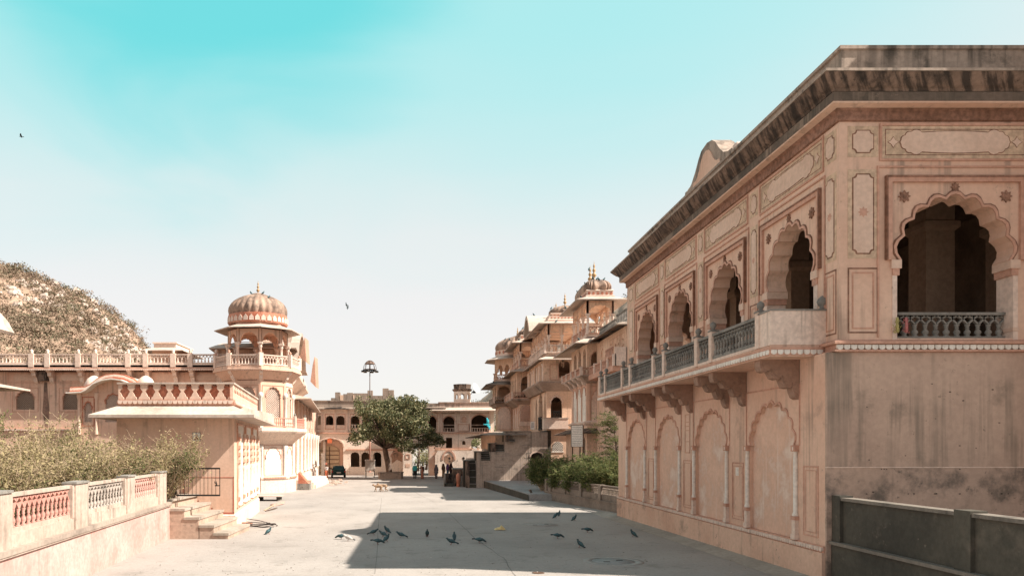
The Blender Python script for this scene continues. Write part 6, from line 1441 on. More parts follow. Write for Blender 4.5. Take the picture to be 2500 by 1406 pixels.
def person(px, py, h, heading, dress, label, stride=.16, head_cover=None, carry=None, prop=.0, z0=None, pose='walk'):
    g = G(px, py); r = empty('person', (g.x, g.y, g.z if z0 is None else z0), label, 'person'); o0 = r.location.copy()
    s = h / 1.62; RM = Matrix.Rotation(R(heading), 4, 'Z'); T = Matrix.Translation(o0) @ RM @ Matrix.Scale(s, 4)
    sd = stride
    mb = MB(); mb.M = T                               # faces -Y before turning
    hip = .84
    for sx, f in ((-1, sd), (1, -sd)):
        kn = (sx * .085, -f * .55 - .02, .45); an = (sx * .08, -f + (.06 if f < 0 else 0), .08 + (.05 if f < 0 else 0))
        mb.limb((sx * .085, 0, hip), kn, .085, .056, skin); mb.limb(kn, an, .055, .036, skin); mb.limb(an, (an[0], an[1] - .13, an[2] - .045), .036, .028, skin); mb.limb(an, (an[0], an[1] + .03, an[2] - .04), .034, .03, skin)
    loft(mb, [((0, 0, .78), .14, .10), ((0, 0, .88), .155, .115), ((0, 0, 1.0), .125, .095), ((0, 0, 1.12), .14, .10), ((0, 0, 1.26), .165, .105), ((0, 0, 1.34), .14, .085), ((0, 0, 1.38), .06, .055), ((0, -.01, 1.44), .05, .05)], skin)
    for sx in (-1, 1):
        sh_ = (sx * .165, 0, 1.31)
        if pose == 'carry' and sx < 0: el = (sx * .25, -.02, 1.12); wr = (sx * .17, -.16, 1.30)
        elif pose == 'gesture' and sx > 0: el = (sx * .23, -.05, 1.08); wr = (sx * .27, -.25, 1.05)
        elif pose == 'up' and sx > 0: el = (sx * .27, 0, 1.45); wr = (sx * .14, -.02, 1.66)
        else: el = (sx * .215, .03, 1.06); wr = (sx * .22, -.05 * sx * (1 if sd else 0) - .03, .83)
        mb.limb((sx * .11, 0, 1.32), sh_, .06, .055, skin); mb.limb(sh_, el, .05, .037, skin); mb.limb(el, wr, .036, .024, skin)
        hand(mb, wr, Vector(wr) - Vector(el), skin)
    mb.ball((0, -.005, 1.535), .088, skin, 14, 10, (.88, 1.02, 1.22)); mb.ball((0, -.075, 1.47), .04, skin, 8, 6); mb.limb((0, -.09, 1.55), (0, -.112, 1.515), .012, .017, skin, 6)
    for sx in (-1, 1): mb.ball((sx * .08, .005, 1.525), .022, skin, 6, 5, (.5, 1, 1.4))
    remesh(mb.build('body', r), .009 * s)
    mb = MB(); mb.M = T
    for sx in (-1, 1): mb.ball((sx * .03, -.088, 1.545), .012, mat('eye_white', (.6, .58, .55)), 6, 5); mb.ball((sx * .03, -.098, 1.545), .007, hairm, 6, 5)
    mb.limb((-.025, -.098, 1.482), (.025, -.098, 1.482), .006, .006, mat('lip', (.2, .06, .05)), 5); mb.build('face', r)
    mb = MB(); mb.M = T; mb.ball((0, .018, 1.56), .098, hairm, 14, 10, (.92, .98, 1.12)); mb.ball((0, .10, 1.50), .045, hairm, 8, 6); mb.build('hair', r)
    c1, c2 = [mat('cloth_%02d' % (abs(hash(x)) % 1) + str(x), x, rough=.9, bump=.1, fine=.1) for x in dress[1:3]]
    kind = dress[0]
    if kind in ('sari', 'skirt'):
        mb = MB(); mb.M = T
        loft(mb, [((0, 0, 1.0), .135, .105), ((0, 0, .9), .165, .13), ((0, 0, .75), .16, .135), ((0, -.01, .5), .155, .15 + abs(sd) * .3), ((0, -.01, .25), .15, .15 + abs(sd) * .5), ((0, 0, .06), .165, .155 + abs(sd) * .7)], c1, 40, .05, 10); mb.build('skirt', r)
        mb = MB(); mb.M = T
        loft(mb, [((0, 0, 1.0), .14, .11), ((0, 0, 1.12), .155, .115), ((0, 0, 1.25), .18, .12), ((0, 0, 1.33), .17, .10), ((0, 0, 1.375), .085, .07)], c2, 20)
        for sx in (-1, 1): mb.limb((sx * .15, 0, 1.31), (sx * .205, .02, 1.15), .066, .052, c2)
        remesh(mb.build('blouse', r), .015)
        if kind == 'sari':
            mb = MB(); mb.M = T
            vs = []; n = 12
            for i in range(n + 1):                       # cloth band from hip across the chest, over the shoulder and down the back
                t = i / n; a = -PI * .75 + t * PI * 1.9; zz = .95 + .42 * math.sin(min(1, t * 1.25) * PI / 2) - max(0, t - .75) * 1.9
                rr = .185 if t < .75 else .17; wv = .11 + .03 * math.sin(9 * t)
                for dz in (-1, 1): vs += [(rr * math.sin(a) * 1.05, -rr * .78 * math.cos(a), zz + dz * wv), (rr * 1.1 * math.sin(a) * 1.05, -rr * .86 * math.cos(a), zz + dz * wv)]
            fs = []
            for i in range(n):
                b = i * 4; fs += [(b, b + 4, b + 6, b + 2), (b + 1, b + 3, b + 7, b + 5), (b, b + 1, b + 5, b + 4), (b + 2, b + 6, b + 7, b + 3)]
            mb.add(vs, fs, c1, True); mb.build('drape', r)
    else:
        mb = MB(); mb.M = T
        for sx, f in ((-1, sd), (1, -sd)):
            kn = (sx * .09, -f * .55 - .02, .45); an = (sx * .085, -f + (.05 if f < 0 else 0), .12 + (.04 if f < 0 else 0)); mb.limb((sx * .085, 0, hip), kn, .105, .082, c1); mb.limb(kn, an, .082, .065, c1)
        loft(mb, [((0, 0, .78), .15, .12), ((0, 0, .97), .15, .115)], c1); remesh(mb.build('trousers', r), .014)
        mb = MB(); mb.M = T; lo = .62 if kind == 'kurta' else .86
        loft(mb, [((0, 0, lo), .21 if kind == 'kurta' else .172, .17 if kind == 'kurta' else .135), ((0, 0, .9), .178, .138), ((0, 0, 1.05), .158, .12), ((0, 0, 1.25), .185, .12), ((0, 0, 1.335), .165, .10), ((0, 0, 1.385), .075, .068)], c2, 24)
        for sx in (-1, 1): mb.limb((sx * .15, 0, 1.31), (sx * .212, .03, 1.08), .068, .055, c2); mb.limb((sx * .212, .03, 1.08), (sx * .218, 0, .95), .052, .045, c2)
        remesh(mb.build('shirt', r), .015)
        mb = MB(); mb.M = T
        for sx, f in ((-1, sd), (1, -sd)): an = (sx * .08, -f + (.06 if f < 0 else 0), .05 + (.05 if f < 0 else 0)); mb.limb((an[0], an[1] + .04, an[2]), (an[0], an[1] - .15, an[2] - .02), .045, .036, hairm)
        mb.build('shoes', r)
    if head_cover:
        c3 = mat('veil' + str(head_cover), head_cover, rough=.9, bump=.1); mb = MB(); mb.M = T
        prof = [(.03, 1.675), (.085, 1.655), (.115, 1.60), (.122, 1.53), (.125, 1.46), (.15, 1.38), (.21, 1.30), (.225, 1.18), (.215, 1.02), (.20, .92)]
        vs = []; seg = 16
        for k_, off_ in ((0, 0), (1, .012)):
            for rr, zz in prof:
                for k in range(seg + 1):
                    a = -PI * .5 + PI * .24 + (2 * PI - PI * .48) * k / seg; yy = .015 if zz > 1.4 else .0; w = 1.0 if zz > 1.4 else .72
                    vs.append(((rr + off_) * math.cos(a), yy + (rr + off_) * math.sin(a) * w, zz))
        n = len(prof); st = seg + 1; fs = []
        for L_ in (0, 1):
            for j in range(n - 1):
                for k in range(seg): b = L_ * n * st; fs.append((b + j * st + k, b + j * st + k + 1, b + (j + 1) * st + k + 1, b + (j + 1) * st + k))
        mb.add(vs, fs, c3, True); mb.build('veil', r)
    return r, T
r, T = person(797, 1169.5, 1.62, 15, ('skirt', (.72, .22, .12), (.66, .60, .56)), 'woman in white blouse and orange pink skirt standing beside the dark green car', stride=.05, head_cover=None, pose='up')
mb = MB(); mb.M = T; mb.lathe([(.10, 0), (.13, .03), (.135, .09), (.11, .16), (.05, .20), (.01, .21)], 0, 0, 1.63, mat('coral_bundle', (.66, .25, .17), stain=(.5, .35, .25), amt=.4), 12); mb.ball((0, 0, 1.63), .115, MATS['coral_bundle'], 12, 6, (1, 1, .4)); tag(mb.build('head_bundle'), 'coral coloured cloth bundle carried on the head of the woman by the car', 'bundle')
person(1013, 1168.5, 1.72, 175, ('shirt', (.03, .035, .04), (.06, .36, .37)), 'man in turquoise shirt and black trousers walking away towards the gateway', stride=.12)
person(1031, 1169, 1.64, 180, ('sari', (.30, .13, .085), (.10, .05, .035)), 'woman in russet sari walking away left of centre before the gateway', stride=.1, pose='carry')
person(1065, 1168.5, 1.56, 186, ('kurta', (.12, .10, .11), (.13, .12, .13)), 'person in grey tunic and grey head scarf walking away alone', stride=.12, head_cover=(.13, .11, .115))
person(1082.5, 1166.5, 1.62, 150, ('sari', (.16, .10, .055), (.09, .05, .03)), 'woman in brown sari standing at the left of the group of three', stride=.04, head_cover=(.10, .055, .03), pose='gesture')
person(1093, 1163.5, 1.50, 185, ('sari', (.05, .12, .19), (.13, .045, .13)), 'woman in purple veil and blue sari in the middle of the group of three', stride=.04, head_cover=(.13, .05, .15))
person(1101, 1165.0, 1.62, 205, ('sari', (.035, .02, .02), (.05, .025, .02)), 'woman in black sari at the right of the group of three', stride=.05, head_cover=(.04, .02, .018))
person(1136, 1166, 1.5, 120, ('sari', (.2, .12, .1), (.12, .08, .07)), 'dark haired person standing behind the stained plinth with only the head showing', stride=.0)
# monkeys
fur = mat('macaque_fur', (.36, .235, .15), col2=(.28, .18, .11), s1=6, bump=.4, bs=60, fine=.2); furd = mat('macaque_fur_dark', (.10, .075, .055), col2=(.15, .11, .08), s1=6, bump=.4, bs=60); face = mat('macaque_face', (.42, .19, .14), bump=0)
def monkey(px, py, sc_, heading, label, sit=False, m=fur, up=0):
    g = G(px, py); r = empty('macaque', g, label, 'monkey', 'monkeys in the court'); T = Matrix.Translation(g) @ Matrix.Rotation(R(heading), 4, 'Z') @ Matrix.Scale(sc_, 4); mb = MB(); mb.M = T   # faces +X
    if not sit:
        spine(mb, [(-.30, 0, .36), (-.26, 0, .40), (-.12, 0, .43), (.05, 0, .42), (.2, 0, .42), (.27, 0, .44), (.32, 0, .46)], [(.05, .05), (.085, .10), (.085, .105), (.085, .115), (.08, .11), (.06, .07), (.045, .05)], m, 12)
        for sy, f, b in ((-1, .10, .08), (1, -.06, -.10)):
            mb.limb((.19, sy * .06, .38), (.20 + f * .5, sy * .07, .21), .05, .032, m); mb.limb((.20 + f * .5, sy * .07, .21), (.21 + f, sy * .065, .04), .032, .02, m); mb.limb((.21 + f, sy * .065, .03), (.27 + f, sy * .065, .02), .02, .014, m)
            mb.limb((-.24, sy * .065, .36), (-.17 + b * .4, sy * .075, .22), .07, .042, m); mb.limb((-.17 + b * .4, sy * .075, .22), (-.30 + b, sy * .07, .11), .04, .024, m); mb.limb((-.30 + b, sy * .07, .11), (-.25 + b, sy * .07, .03), .022, .018, m); mb.limb((-.25 + b, sy * .07, .025), (-.16 + b, sy * .07, .015), .02, .013, m)
        hd = Vector((.38, 0, .52)); tail = [(-.30, 0, .38), (-.42, 0, .42), (-.50, .02, .36), (-.54, .02, .24)]
    else:
        spine(mb, [(-.05, 0, .06), (-.06, 0, .16), (-.04, 0, .30), (0, 0, .42), (.03, 0, .50)], [(.11, .10), (.13, .125), (.11, .11), (.09, .085), (.05, .05)], m, 12)
        for sy in (-1, 1):
            mb.limb((0, sy * .08, .12), (.17, sy * .10, .27), .07, .045, m); mb.limb((.17, sy * .10, .27), (.13, sy * .09, .05), .04, .025, m); mb.limb((.13, sy * .09, .03), (.24, sy * .09, .02), .025, .016, m)
            mb.limb((.02, sy * .085, .42), (.10, sy * .11, .30), .042, .03, m); mb.limb((.10, sy * .11, .30), (.19, sy * .08, .25), .028, .018, m)
        hd = Vector((.07, 0, .58)); tail = [(-.12, 0, .05), (-.25, .03, .03), (-.36, .08, .03)]
    mb.limb(hd + Vector((-.07, 0, -.06)), hd, .055, .06, m); mb.ball(hd, .078, m, 12, 9, (1, .9, 1)); mb.limb(hd + Vector((.05, 0, -.02)), hd + Vector((.10, 0, -.035)), .04, .026, m)
    for sy in (-1, 1): mb.ball(hd + Vector((-.005, sy * .075, .005)), .024, m, 6, 5, (.6, .5, 1.2))
    mb.tube(tail, .022, m, 6, .010); remesh(mb.build('body', r), .011 * sc_)
    mb = MB(); mb.M = T; mb.ball(hd + Vector((.062, 0, -.008)), .045, face, 10, 8, (.55, .9, 1.1)); mb.ball(hd + Vector((.10, 0, -.035)), .026, face, 8, 6)
    for sy in (-1, 1): mb.ball(hd + Vector((.086, sy * .018, .012)), .008, hairm, 6, 5)
    mb.build('face', r)
monkey(924, 1200, 1.05, 172, 'pale brown monkey walking in front of the other near the middle of the court'); monkey(935, 1199, 1.1, 165, 'pale brown monkey walking close behind the first in the middle of the court')
monkey(1297, 1218.5, 1.05, 200, 'dark monkey sitting on the ground by the stone bench', True, furd)
# pigeons
pg = mat('pigeon_slate', (.035, .065, .07), col2=(.05, .085, .09), bump=0, rough=.5, fine=0); pgw = mat('pigeon_wing', (.07, .135, .145), col2=(.05, .10, .11), s1=20, bump=0, rough=.55); pgd = mat('pigeon_dark', (.018, .024, .028), bump=0, rough=.5); pgl = mat('pigeon_leg', (.25, .06, .05), bump=0); pwhite = mat('pigeon_white', (.5, .47, .43), bump=0)
PG = {}
def make_pigeon(pose, wm=None, bm=None):
    wm = wm or pgw; bm = bm or pg; mb = MB()
    A = {'stand': 42, 'walk': 20, 'peck': -4, 'perch': 50}[pose]; ca, sa = math.cos(R(A)), math.sin(R(A)); hz = .115
    def rt(x, z): return (x * ca - z * sa, 0, hz + x * sa + z * ca)
    head = {'stand': (.075, .25), 'walk': (.135, .205), 'peck': (.185, .06), 'perch': (.05, .24)}[pose]
    n0 = rt(.085, .01); nk = ((n0[0] * .5 + head[0] * .5) + .012, 0, (n0[2] + head[1]) / 2)
    P = [rt(-.235, -.008), rt(-.15, -.002), rt(-.09, 0), rt(-.03, -.003), rt(.03, -.004), n0, nk, (head[0], 0, head[1]), (head[0] + .022, 0, head[1] - .006), (head[0] + .036, 0, head[1] - .012)]
    Rr = [(.034, .005), (.026, .012), (.045, .034), (.058, .052), (.056, .056), (.042, .044), (.027, .029), (.025, .027), (.014, .016), (.004, .005)]
    spine(mb, P, Rr, bm, 12)
    h = Vector((head[0], 0, head[1])); mb.tube([h + Vector((.025, 0, -.008)), h + Vector((.052, 0, -.02))], .006, pgd, 5, .001)
    for s in (-1, 1):
        q = [rt(.06, .012), rt(.0, .022), rt(-.09, .012), rt(-.19, -.004)]; q = [(a, s * w, c) for (a, _, c), w in zip(q, (.046, .056, .038, .012))]; spine(mb, q, [(.012, .022), (.012, .044), (.012, .03), (.005, .008)], wm, 8)
        t = rt(-.02, -.05); mb.tube([(t[0], s * .022, t[2] + .01), (t[0] + .005, s * .022, .03), (t[0] + .012, s * .022, .006)], .006, pgl, 5, .004)
        for a in (-.5, 0, .5): mb.tube([(t[0] + .012, s * .022, .005), (t[0] + .012 + .03 * math.cos(a), s * .022 + .03 * math.sin(a), .003)], .003, pgl, 4, .002)
        mb.ball(h + Vector((.010, s * .021, .004)), .004, mat('pigeon_eye', (.5, .15, .04)), 5, 4)
    mb.tube([rt(-.15, .01), rt(-.24, -.004)], .022, pgd, 6, .024)
    o = mb.build('pigeon'); return o
def pigeon(px, py, pose, hd, label, key='', pos=None, sc_=1.1, grp='pigeons on the paving', cat='pigeon'):
    k = pose + key
    if k not in PG: o = make_pigeon(pose, pwhite if key else None, pwhite if key else None); PG[k] = o
    else: o = PG[k].copy(); COL.objects.link(o)
    o.location = G(px, py) if pos is None else pos; o.rotation_euler = (0, 0, R(hd)); o.scale = (sc_,) * 3; tag(o, label, cat, grp)
    return o
for a in [(912, 1305, 'walk', 0, 'dark pigeon facing right at the far left of the shaded cluster'), (945, 1300, 'stand', 175, 'upright pigeon facing left at the top of the left cluster'), (935, 1310, 'walk', 150, 'small hunched pigeon in the middle of the left cluster'),
          (943, 1322, 'stand', 20, 'pigeon with teal wings looking right at the bottom of the left cluster'), (923, 1328, 'peck', -5, 'dark pigeon leaning right with its tail raised in front of the left cluster'), (979, 1312, 'walk', 180, 'long dark pigeon facing left just right of the left cluster'),
          (1043, 1309, 'stand', -90, 'single pigeon seen from the front in the middle of the shadow'), (1109, 1317, 'stand', 90, 'pigeon seen from behind just beyond another near the centre'), (1102, 1329, 'walk', 185, 'dark pigeon crouching in front of an upright one near the centre'),
          (1171, 1325, 'peck', -15, 'pigeon pecking with its head right beside the long paving crack'), (1362, 1314, 'peck', 0, 'dark pigeon walking right with lowered head on the right side of the shadow'), (1417, 1336, 'stand', 170, 'large upright pigeon facing left with its tail down to the right'),
          (1435, 1299, 'peck', 10, 'pale winged pigeon pecking between the yellow bag and the pavilion wall'), (1547, 1310, 'stand', 165, 'lone pigeon standing closest to the foot of the pavilion wall'), (1402, 1270, 'stand', 15, 'dark pigeon walking on the edge of the sunlit puddle mark'),
          (1356, 1264, 'stand', 20, 'front pigeon of the tight pair near the garden balustrade'), (1365, 1259, 'stand', 60, 'back pigeon of the tight pair near the garden balustrade'), (655, 1304, 'stand', 20, 'pigeon in full sun in front of the coil of wire'), (832, 1316, 'peck', 160, 'small pigeon in the sun with its head tucked left')]:
    pigeon(*a)
pigeon(850, 1320, 'walk', 175, 'black and white pigeon in the sun beside the shadow edge', key='w')
def at(px, py, Y): return Vector((wx(px, Y), Y, wz(py, Y)))
roost = [(613, 706, 60, 175, 'pigeon on the left shoulder of the onion dome'), (642, 704, 60, 0, 'pigeon just right of the finial of the onion dome'), (656, 716, 59.2, 30, 'pigeon leaning on the right slope of the onion dome'),
         (1447, 652, 58.8, 10, 'pigeon balancing on the tip of the right palace finial'), (1438, 656, 60, 60, 'teal pigeon on the tip of the left palace finial'), (1458, 676, 57.5, 20, 'pigeon with spread tail at the top of the nearest palace dome'), (1448, 677, 58.2, 170, 'pigeon at the foot of the finials on the nearest palace dome'), (1462, 683, 57.2, 190, 'pigeon on the front slope of the nearest palace dome'), (1474, 682, 57.2, 0, 'pigeon on the right slope of the nearest palace dome'),
         (1429, 690, 60.0, 170, 'pigeon on the back ridge of the nearest palace dome'), (1410, 704, 61.3, 175, 'pigeon at the far end of the nearest palace dome ridge'), (1421, 696, 60.6, 20, 'second pigeon from the far end of the nearest palace dome ridge'),
         (1346, 720, 68.2, 40, 'pigeon perched above the middle palace dome finials'), (1362, 716, 69, 30, 'pigeon on the tip of the tallest middle finial'), (1380, 752, 66.9, 160, 'pigeon on the right side of the middle palace dome'), (1358, 785, 65.6, 0, 'pigeon on the white eave in front of the middle kiosk'),
         (1303, 776, 72, 180, 'pigeon on the curved vault cornice'), (1267, 808, 78, 170, 'pigeon on the long dome behind the curved cornice'), (1277, 782, 79, 30, 'pigeon on the finials of the long dome'), (1287, 812, 77.6, 0, 'pigeon on the front of the long dome'), (1244, 823, 84.2, 180, 'pigeon beside the finial of the farthest round dome'), (1233, 824, 84.6, 0, 'pigeon left of the finial on the farthest round dome'),
         (1205, 872, 82.6, 200, 'pigeon at the left tip of the farthest kiosk eave'), (1248, 848, 82.6, 160, 'pigeon on the right flank of the farthest round dome'), (1397, 740, 62.0, 190, 'pigeon on the back corner of the nearest kiosk eave'), (1419, 722, 56.8, 170, 'pigeon on the front corner of the nearest kiosk eave'), (1605, 535, 33.4, 0, 'bird on the roof finial of the pavilion'),
         (1413, 834, 56.0, 175, 'pigeon on the lower eave corner of the nearest tower'), (1195, 932, 81.8, 170, 'pigeon on the low dark eave of the farthest tower'), (1214, 925, 82.2, 20, 'second pigeon on the low dark eave of the farthest tower')]
bpy.context.view_layer.update(); DG = bpy.context.evaluated_depsgraph_get()
def settle(p):                                         # put the feet on whatever is under them
    ok, hit, *_ = sc.ray_cast(DG, p + Vector((0, 0, .9)), Vector((0, 0, -1)), distance=4.0)
    return hit if ok else None
for px, py, Y, hd, lab in roost:
    ps = settle(at(px, py, Y))
    if ps is None: print('NO PERCH', lab); continue
    pigeon(0, 0, 'perch' if hd > 90 else 'stand', hd, lab, pos=ps, sc_=1.05, grp='birds perched on the roofs')
def flyer(px, py, Y, span, hd, bank, label, m):
    mb = MB(); p = at(px, py, Y); s = span / .65
    spine(mb, [(-.2, 0, 0), (-.1, 0, 0), (0, 0, 0), (.08, 0, 0), (.13, 0, .005), (.165, 0, 0)], [(.05, .004), (.03, .015), (.04, .035), (.032, .03), (.02, .02), (.004, .004)], m, 8)
    for sy in (-1, 1):
        w = [(.07, .03, .01), (.10, .16, .08), (.02, .34, .10), (-.03, .30, .085), (-.03, .15, .06), (-.07, .03, .005)]
        vs = [(x, sy * y, z) for x, y, z in w] + [(x, sy * y, z - .006) for x, y, z in w]; mb.add(vs, [(0, 1, 4, 5), (1, 2, 3, 4), (6, 11, 10, 7), (7, 10, 9, 8)] + [(i, (i + 1) % 6, 6 + (i + 1) % 6, 6 + i) for i in range(6)], m, True)
    o = mb.build('flying_bird'); o.location = p; o.rotation_euler = (R(bank), 0, R(hd)); o.scale = (s,) * 3; tag(o, label, 'bird', 'birds in flight')
flyer(52, 334, 40, .42, 200, 10, 'dark bird high in the sky at the left', pgd); flyer(846, 745, 60, .45, 160, 50, 'upper of two tiny birds in the pale sky', pg); flyer(849, 751, 60, .4, 20, -50, 'lower of two tiny birds in the pale sky', pg)
flyer(1190, 1036, 52, .95, 20, 62, 'bright teal bird flying past the far right arch', mat('teal_plumage', (.03, .27, .31), bump=0))
# ================================================================ CAR
def car():
    g = G(827, 1166); r = empty('parked_car', g, 'dark green hatchback seen from behind, parked in front of the wooden gate', 'car')
    T = Matrix.Translation(g) @ Matrix.Rotation(R(8), 4, 'Z'); paint = mat('dark_green_paint', (.012, .04, .032), rough=.25, bump=0, fine=0); glass = mat('car_glass', (.02, .05, .05), rough=.08, bump=0, fine=0)
    mb = MB(); mb.M = T; secs = [(0, .62, .34, .80, .62), (.06, .76, .30, .88, .72), (.35, .81, .28, .92, .78), (1.2, .82, .26, .92, .79), (2.6, .82, .26, .90, .79), (3.3, .79, .28, .80, .74), (3.62, .66, .34, .70, .6)]
    vs = []
    for y, w, zb, zt, wt in secs: vs += [(-w * .93, y, zb), (-w, y, zb + .15), (-w, y, (zb + zt) / 2), (-w * .985, y, zt - .06), (-wt, y, zt), (wt, y, zt), (w * .985, y, zt - .06), (w, y, (zb + zt) / 2), (w, y, zb + .15), (w * .93, y, zb)]
    n = 10; mb.add(vs, [(j * n + k, j * n + (k + 1) % n, (j + 1) * n + (k + 1) % n, (j + 1) * n + k) for j in range(len(secs) - 1) for k in range(n)] + [list(range(n)), [(len(secs) - 1) * n + k for k in range(n)]], paint, True)
    cab = [(.10, .86, .74), (.42, 1.30, .58), (.75, 1.40, .57), (1.7, 1.41, .57), (2.05, 1.32, .58), (2.75, .88, .72)]; vs = []
    for y, z_, w in cab: vs += [(-.76, y, .86), (-w, y, z_), (w, y, z_), (.76, y, .86)]
    mb.add(vs, [(j * 4 + k, j * 4 + (k + 1) % 4, (j + 1) * 4 + (k + 1) % 4, (j + 1) * 4 + k) for j in range(5) for k in range(4)] + [(0, 1, 2, 3), (20, 21, 22, 23)], paint, True); mb.build('body', r)
    mb = MB(); mb.M = T; mb.add([(-.62, .135, .92), (.62, .135, .92), (.52, .385, 1.27), (-.52, .385, 1.27)], [(0, 1, 2, 3)], glass); mb.build('rear_window', r)
    for s in (-1, 1): mb = MB(); mb.M = T; mb.add([(s * .765, .45, .93), (s * .765, 2.45, .93), (s * .60, 1.95, 1.32), (s * .60, .65, 1.32)], [(0, 1, 2, 3)], glass); mb.build('side_window', r)
    for s in (-1, 1):
        for y in (.62, 2.95):
            mb = MB(); mb.M = T @ Matrix.Translation((s * .74, y, .28)) @ Matrix.Rotation(PI / 2, 4, 'Y'); mb.lathe([(.18, -.09), (.27, -.09), (.285, -.05), (.285, .05), (.27, .09), (.18, .09)], 0, 0, 0, mat('tyre', (.02, .02, .02), bump=0), 18); w = mb.build('wheel', r)
            mb = MB(); mb.M = T @ Matrix.Translation((s * .75, y, .28)) @ Matrix.Rotation(PI / 2, 4, 'Y'); mb.lathe([(.02, -.08), (.17, -.085), (.17, .085), (.02, .08)], 0, 0, 0, mat('rim', (.3, .3, .3), metal=.6, rough=.4, bump=0), 14); mb.build('rim', w)
        mb = MB(); mb.M = T; mb.box(s * .74 - .09, s * .74 + .06, -.01, .1, .62, .84, mat('tail_lamp', (.4, .03, .02), rough=.3, bump=0)); mb.build('tail_light', r)
        mb = MB(); mb.M = T; mb.box(s * .86 - .07, s * .86 + .07, 2.1, 2.2, .93, 1.05, paint); mb.tube([(s * .75, 2.2, .92), (s * .84, 2.15, .97)], .02, metal); mb.build('mirror', r)
    mb = MB(); mb.M = T; mb.box(-.78, .78, -.08, .06, .34, .50, mat('bumper', (.03, .04, .038), rough=.6)); mb.build('bumper', r)
    mb = MB(); mb.M = T; mb.box(-.25, .25, -.03, -.02, .56, .66, white); mb.build('number_plate', r)
car()
# ================================================================ SMALL THINGS ON THE GROUND
def manhole(px, py, rad, label, m1, ring=.12):
    g = G(px, py); r = empty('manhole_cover', g, label, 'manhole cover'); mb = MB(); mb.lathe([(rad + ring, 0), (rad + ring, .012), (rad + .02, .018), (rad + .02, .002)], g.x, g.y, g.z, mat('cement_ring', (.33, .31, .28), stain=GREY, amt=.3), 40); mb.build('frame', r)
    mb = MB(); mb.lathe([(rad, 0), (rad, .014), (.01, .016)], g.x, g.y, g.z, m1, 40)
    for sx in (-1, 1): mb.box(g.x + sx * rad * .35 - .09, g.x + sx * rad * .35 + .09, g.y + sx * .12 - .05, g.y + sx * .12 + .05, g.z + .015, g.z + .022, metal)
    mb.build('lid', r)
cover = mat('cover_cement', (.27, .27, .255), col2=(.22, .22, .21), stain=GREY, amt=.3)
manhole(1497, 1370, .60, 'large round cement manhole cover in the shade near the pavilion', cover, .25); manhole(1320, 1281, .75, 'worn round cover flush with the paving beyond the yellow bag', mat('worn_cover', (.33, .30, .27), stain=GREY, amt=.2), .06)
g = G(1314, 1398); mb = MB(); mb.lathe([(.16, 0), (.16, .012), (.13, .016), (.12, .008), (.01, .008)], g.x, g.y, g.z, rust, 24); tag(mb.build('drain_plate'), 'small dark iron drain plate in the near paving', 'drain cover')
g = G(1220, 1293); mb = MB(); vs = []; nx, ny = 9, 6
for j in range(ny):
    for i in range(nx):
        x = i / (nx - 1) - .5; y = j / (ny - 1) - .5; e = max(0, 1 - (2 * abs(x)) ** 2) * max(0, 1 - (2 * abs(y)) ** 2); vs.append((g.x + x * .48 * (1 - .5 * (x < 0) * abs(y)), g.y + y * .30, g.z + .005 + e * (.10 + .09 * (x > 0)) + random.uniform(0, .03)))
mb.add(vs, [(j * nx + i, j * nx + i + 1, (j + 1) * nx + i + 1, (j + 1) * nx + i) for j in range(ny - 1) for i in range(nx - 1)], mat('yellow_plastic', (.66, .50, .22), rough=.45, bump=.1), False); tag(mb.build('plastic_bag'), 'crumpled yellow plastic bag lying on the shaded paving', 'bag')
# coil of pipe
mb = MB(); c = G(640, 1285)
for k in range(3):
    pts = []; cx_ = c.x + random.uniform(-.2, .1); 
    for i in range(26):
        a = 2 * PI * i / 25 * .93 + .6 * k; pts.append((cx_ + (.62 - .08 * k) * math.cos(a) + .03 * math.sin(3 * a), c.y + (.42 + .1 * k) * math.sin(a), c.z + .03 + .05 * k + .03 * math.sin(2 * a + k)))
    mb.tube(pts, .018, mat('black_pipe', (.04, .032, .028), bump=0), 6)
a = G(603, 1272); b = G(668, 1281); mb.tube([(a.x, a.y, a.z + .12), ((a.x + b.x) / 2, (a.y + b.y) / 2, a.z + .12), (b.x, b.y, b.z + .03)], .018, MATS['black_pipe'], 6)
tag(mb.build('pipe_coil'), 'loose coil of thin black pipe lying by the corner of the block', 'pipe')
a = G(598, 1281); mb = MB(); mb.box(a.x - .15, a.x + .3, a.y - .1, a.y + .15, a.z, a.z + .12, mat('broken_brick', (.4, .2, .14), stain=GREY, amt=.4)); tag(mb.build('brick'), 'broken brick inside the end of the black pipe coil', 'brick')
# boards
def plank(pts, w, th, m, name, label, cat='plank'):
    a, b = pts; u = (b - a).normalized(); n = Vector((-u.y, u.x, 0)).normalized() * w / 2; t = Vector((0, 0, th)); mb = MB(); mb.add([a - n, a + n, b + n, b - n, a - n + t, a + n + t, b + n + t, b - n + t], [(0, 1, 2, 3), (4, 5, 6, 7), (0, 1, 5, 4), (1, 2, 6, 5), (2, 3, 7, 6), (3, 0, 4, 7)], m); tag(mb.build(name), label, cat)
a = G(634, 1222); b = G(690, 1221); mb = MB(); X0_, X1_ = a.x - .2, b.x; mb.box(X0_, X1_, a.y - .3, a.y + 1.3, a.z + .28, a.z + .32, eave_m)
for xx in (X0_ + .1, X1_ - .3): mb.box(xx, xx + .1, a.y - .2, a.y + 1.2, a.z, a.z + .28, darkst)
tag(mb.build('stone_slab'), 'flat stone slab resting on low blocks beside the sunlit flank of the front block', 'slab')
a = G(664, 1236); b = G(686, 1230); plank((a, b + Vector((.15, 0, .05))), .2, .14, mat('red_beam', (.5, .32, .26)), 'timber', 'pinkish timber offcut lying below the stone slab')
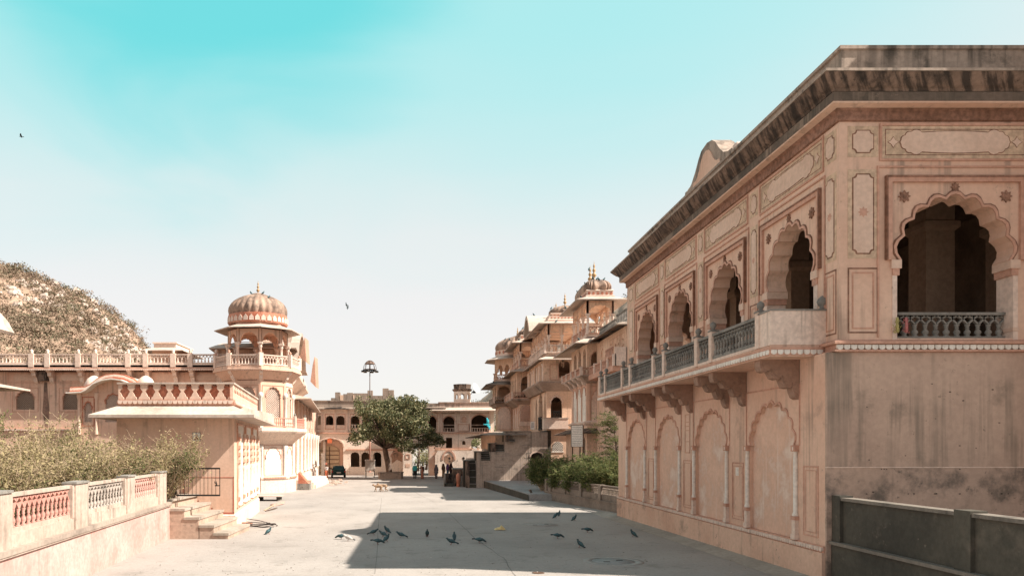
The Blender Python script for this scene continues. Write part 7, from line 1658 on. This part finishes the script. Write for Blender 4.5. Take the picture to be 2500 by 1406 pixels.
a = G(645, 1246); b = G(668, 1238); plank((a, b + Vector((0, 0, .12))), .06, .04, woodm, 'stick', 'dark stick leaning at the lower end of the timber pile'); a = G(648, 1248); b = G(676, 1242); plank((a, b + Vector((0, 0, .05))), .06, .04, MATS['rusty_metal'], 'stick', 'rusty bar lying beside the timber pile', 'bar')
mb = MB(); g = G(432, 1311); 
vs = [(g.x - .18, g.y, g.z + .005), (g.x, g.y - .1, g.z + .06), (g.x + .17, g.y, g.z + .01), (g.x + .1, g.y + .15, g.z + .05), (g.x - .1, g.y + .14, g.z + .03)]; mb.add(vs, [(0, 1, 4), (1, 3, 4), (1, 2, 3)], white); tag(mb.build('paper_scrap'), 'crumpled white paper at the foot of the stone steps', 'paper')
mb = MB()
for _ in range(46):                                    # rubble by the car
    g = G(random.gauss(812, 16), random.uniform(1171, 1184)); s = random.uniform(.05, .2)
    mb.box(g.x - s, g.x + s, g.y - s, g.y + s * .6, g.z - .05, g.z + s * .7, random.choice((pale, stonew, eave_m)))
tag(mb.build('rubble'), kind='stuff')
mb = MB(); lit = mat('litter', (.10, .075, .055), bump=0); lit2 = mat('litter_pale', (.5, .44, .38), bump=0)
for _ in range(900):
    px = random.uniform(250, 1950); py = random.uniform(1200, 1420); g = G(px, py)
    if g.x > 9 or g.x < -7.6: continue
    s = random.choice((random.uniform(.008, .02), random.uniform(.01, .04))); a = random.uniform(0, PI); u = Vector((math.cos(a), math.sin(a), 0)) * s; v = Vector((-math.sin(a), math.cos(a), 0)) * s * random.uniform(.3, .8); t = Vector((0, 0, .012))
    mb.add([g + u + t, g + v + t * 2, g - u + t, g - v + t], [(0, 1, 2, 3)], random.choice((lit, lit, lit2)))
tag(mb.build('ground_litter'), kind='stuff')
# carved sticks by the car woman
a = at(790, 1142, 84); mb = MB(); 
for k in range(3): mb.tube([(a.x + .1 * k, a.y, -.3), (a.x + .25 + .1 * k, a.y + .6, 1.2 - .3 * k)], .04, metal, 5)
tag(mb.build('leaning_poles'), 'dark poles leaning against the wall left of the woman by the car', 'poles')
mb = MB(); a = at(789, 1130, 86); mb.box(a.x - .22, a.x + .22, a.y, a.y + .3, -.35, wz(1106, 86), white); tag(mb.build('white_post'), 'plain white post behind the woman by the car', 'post')
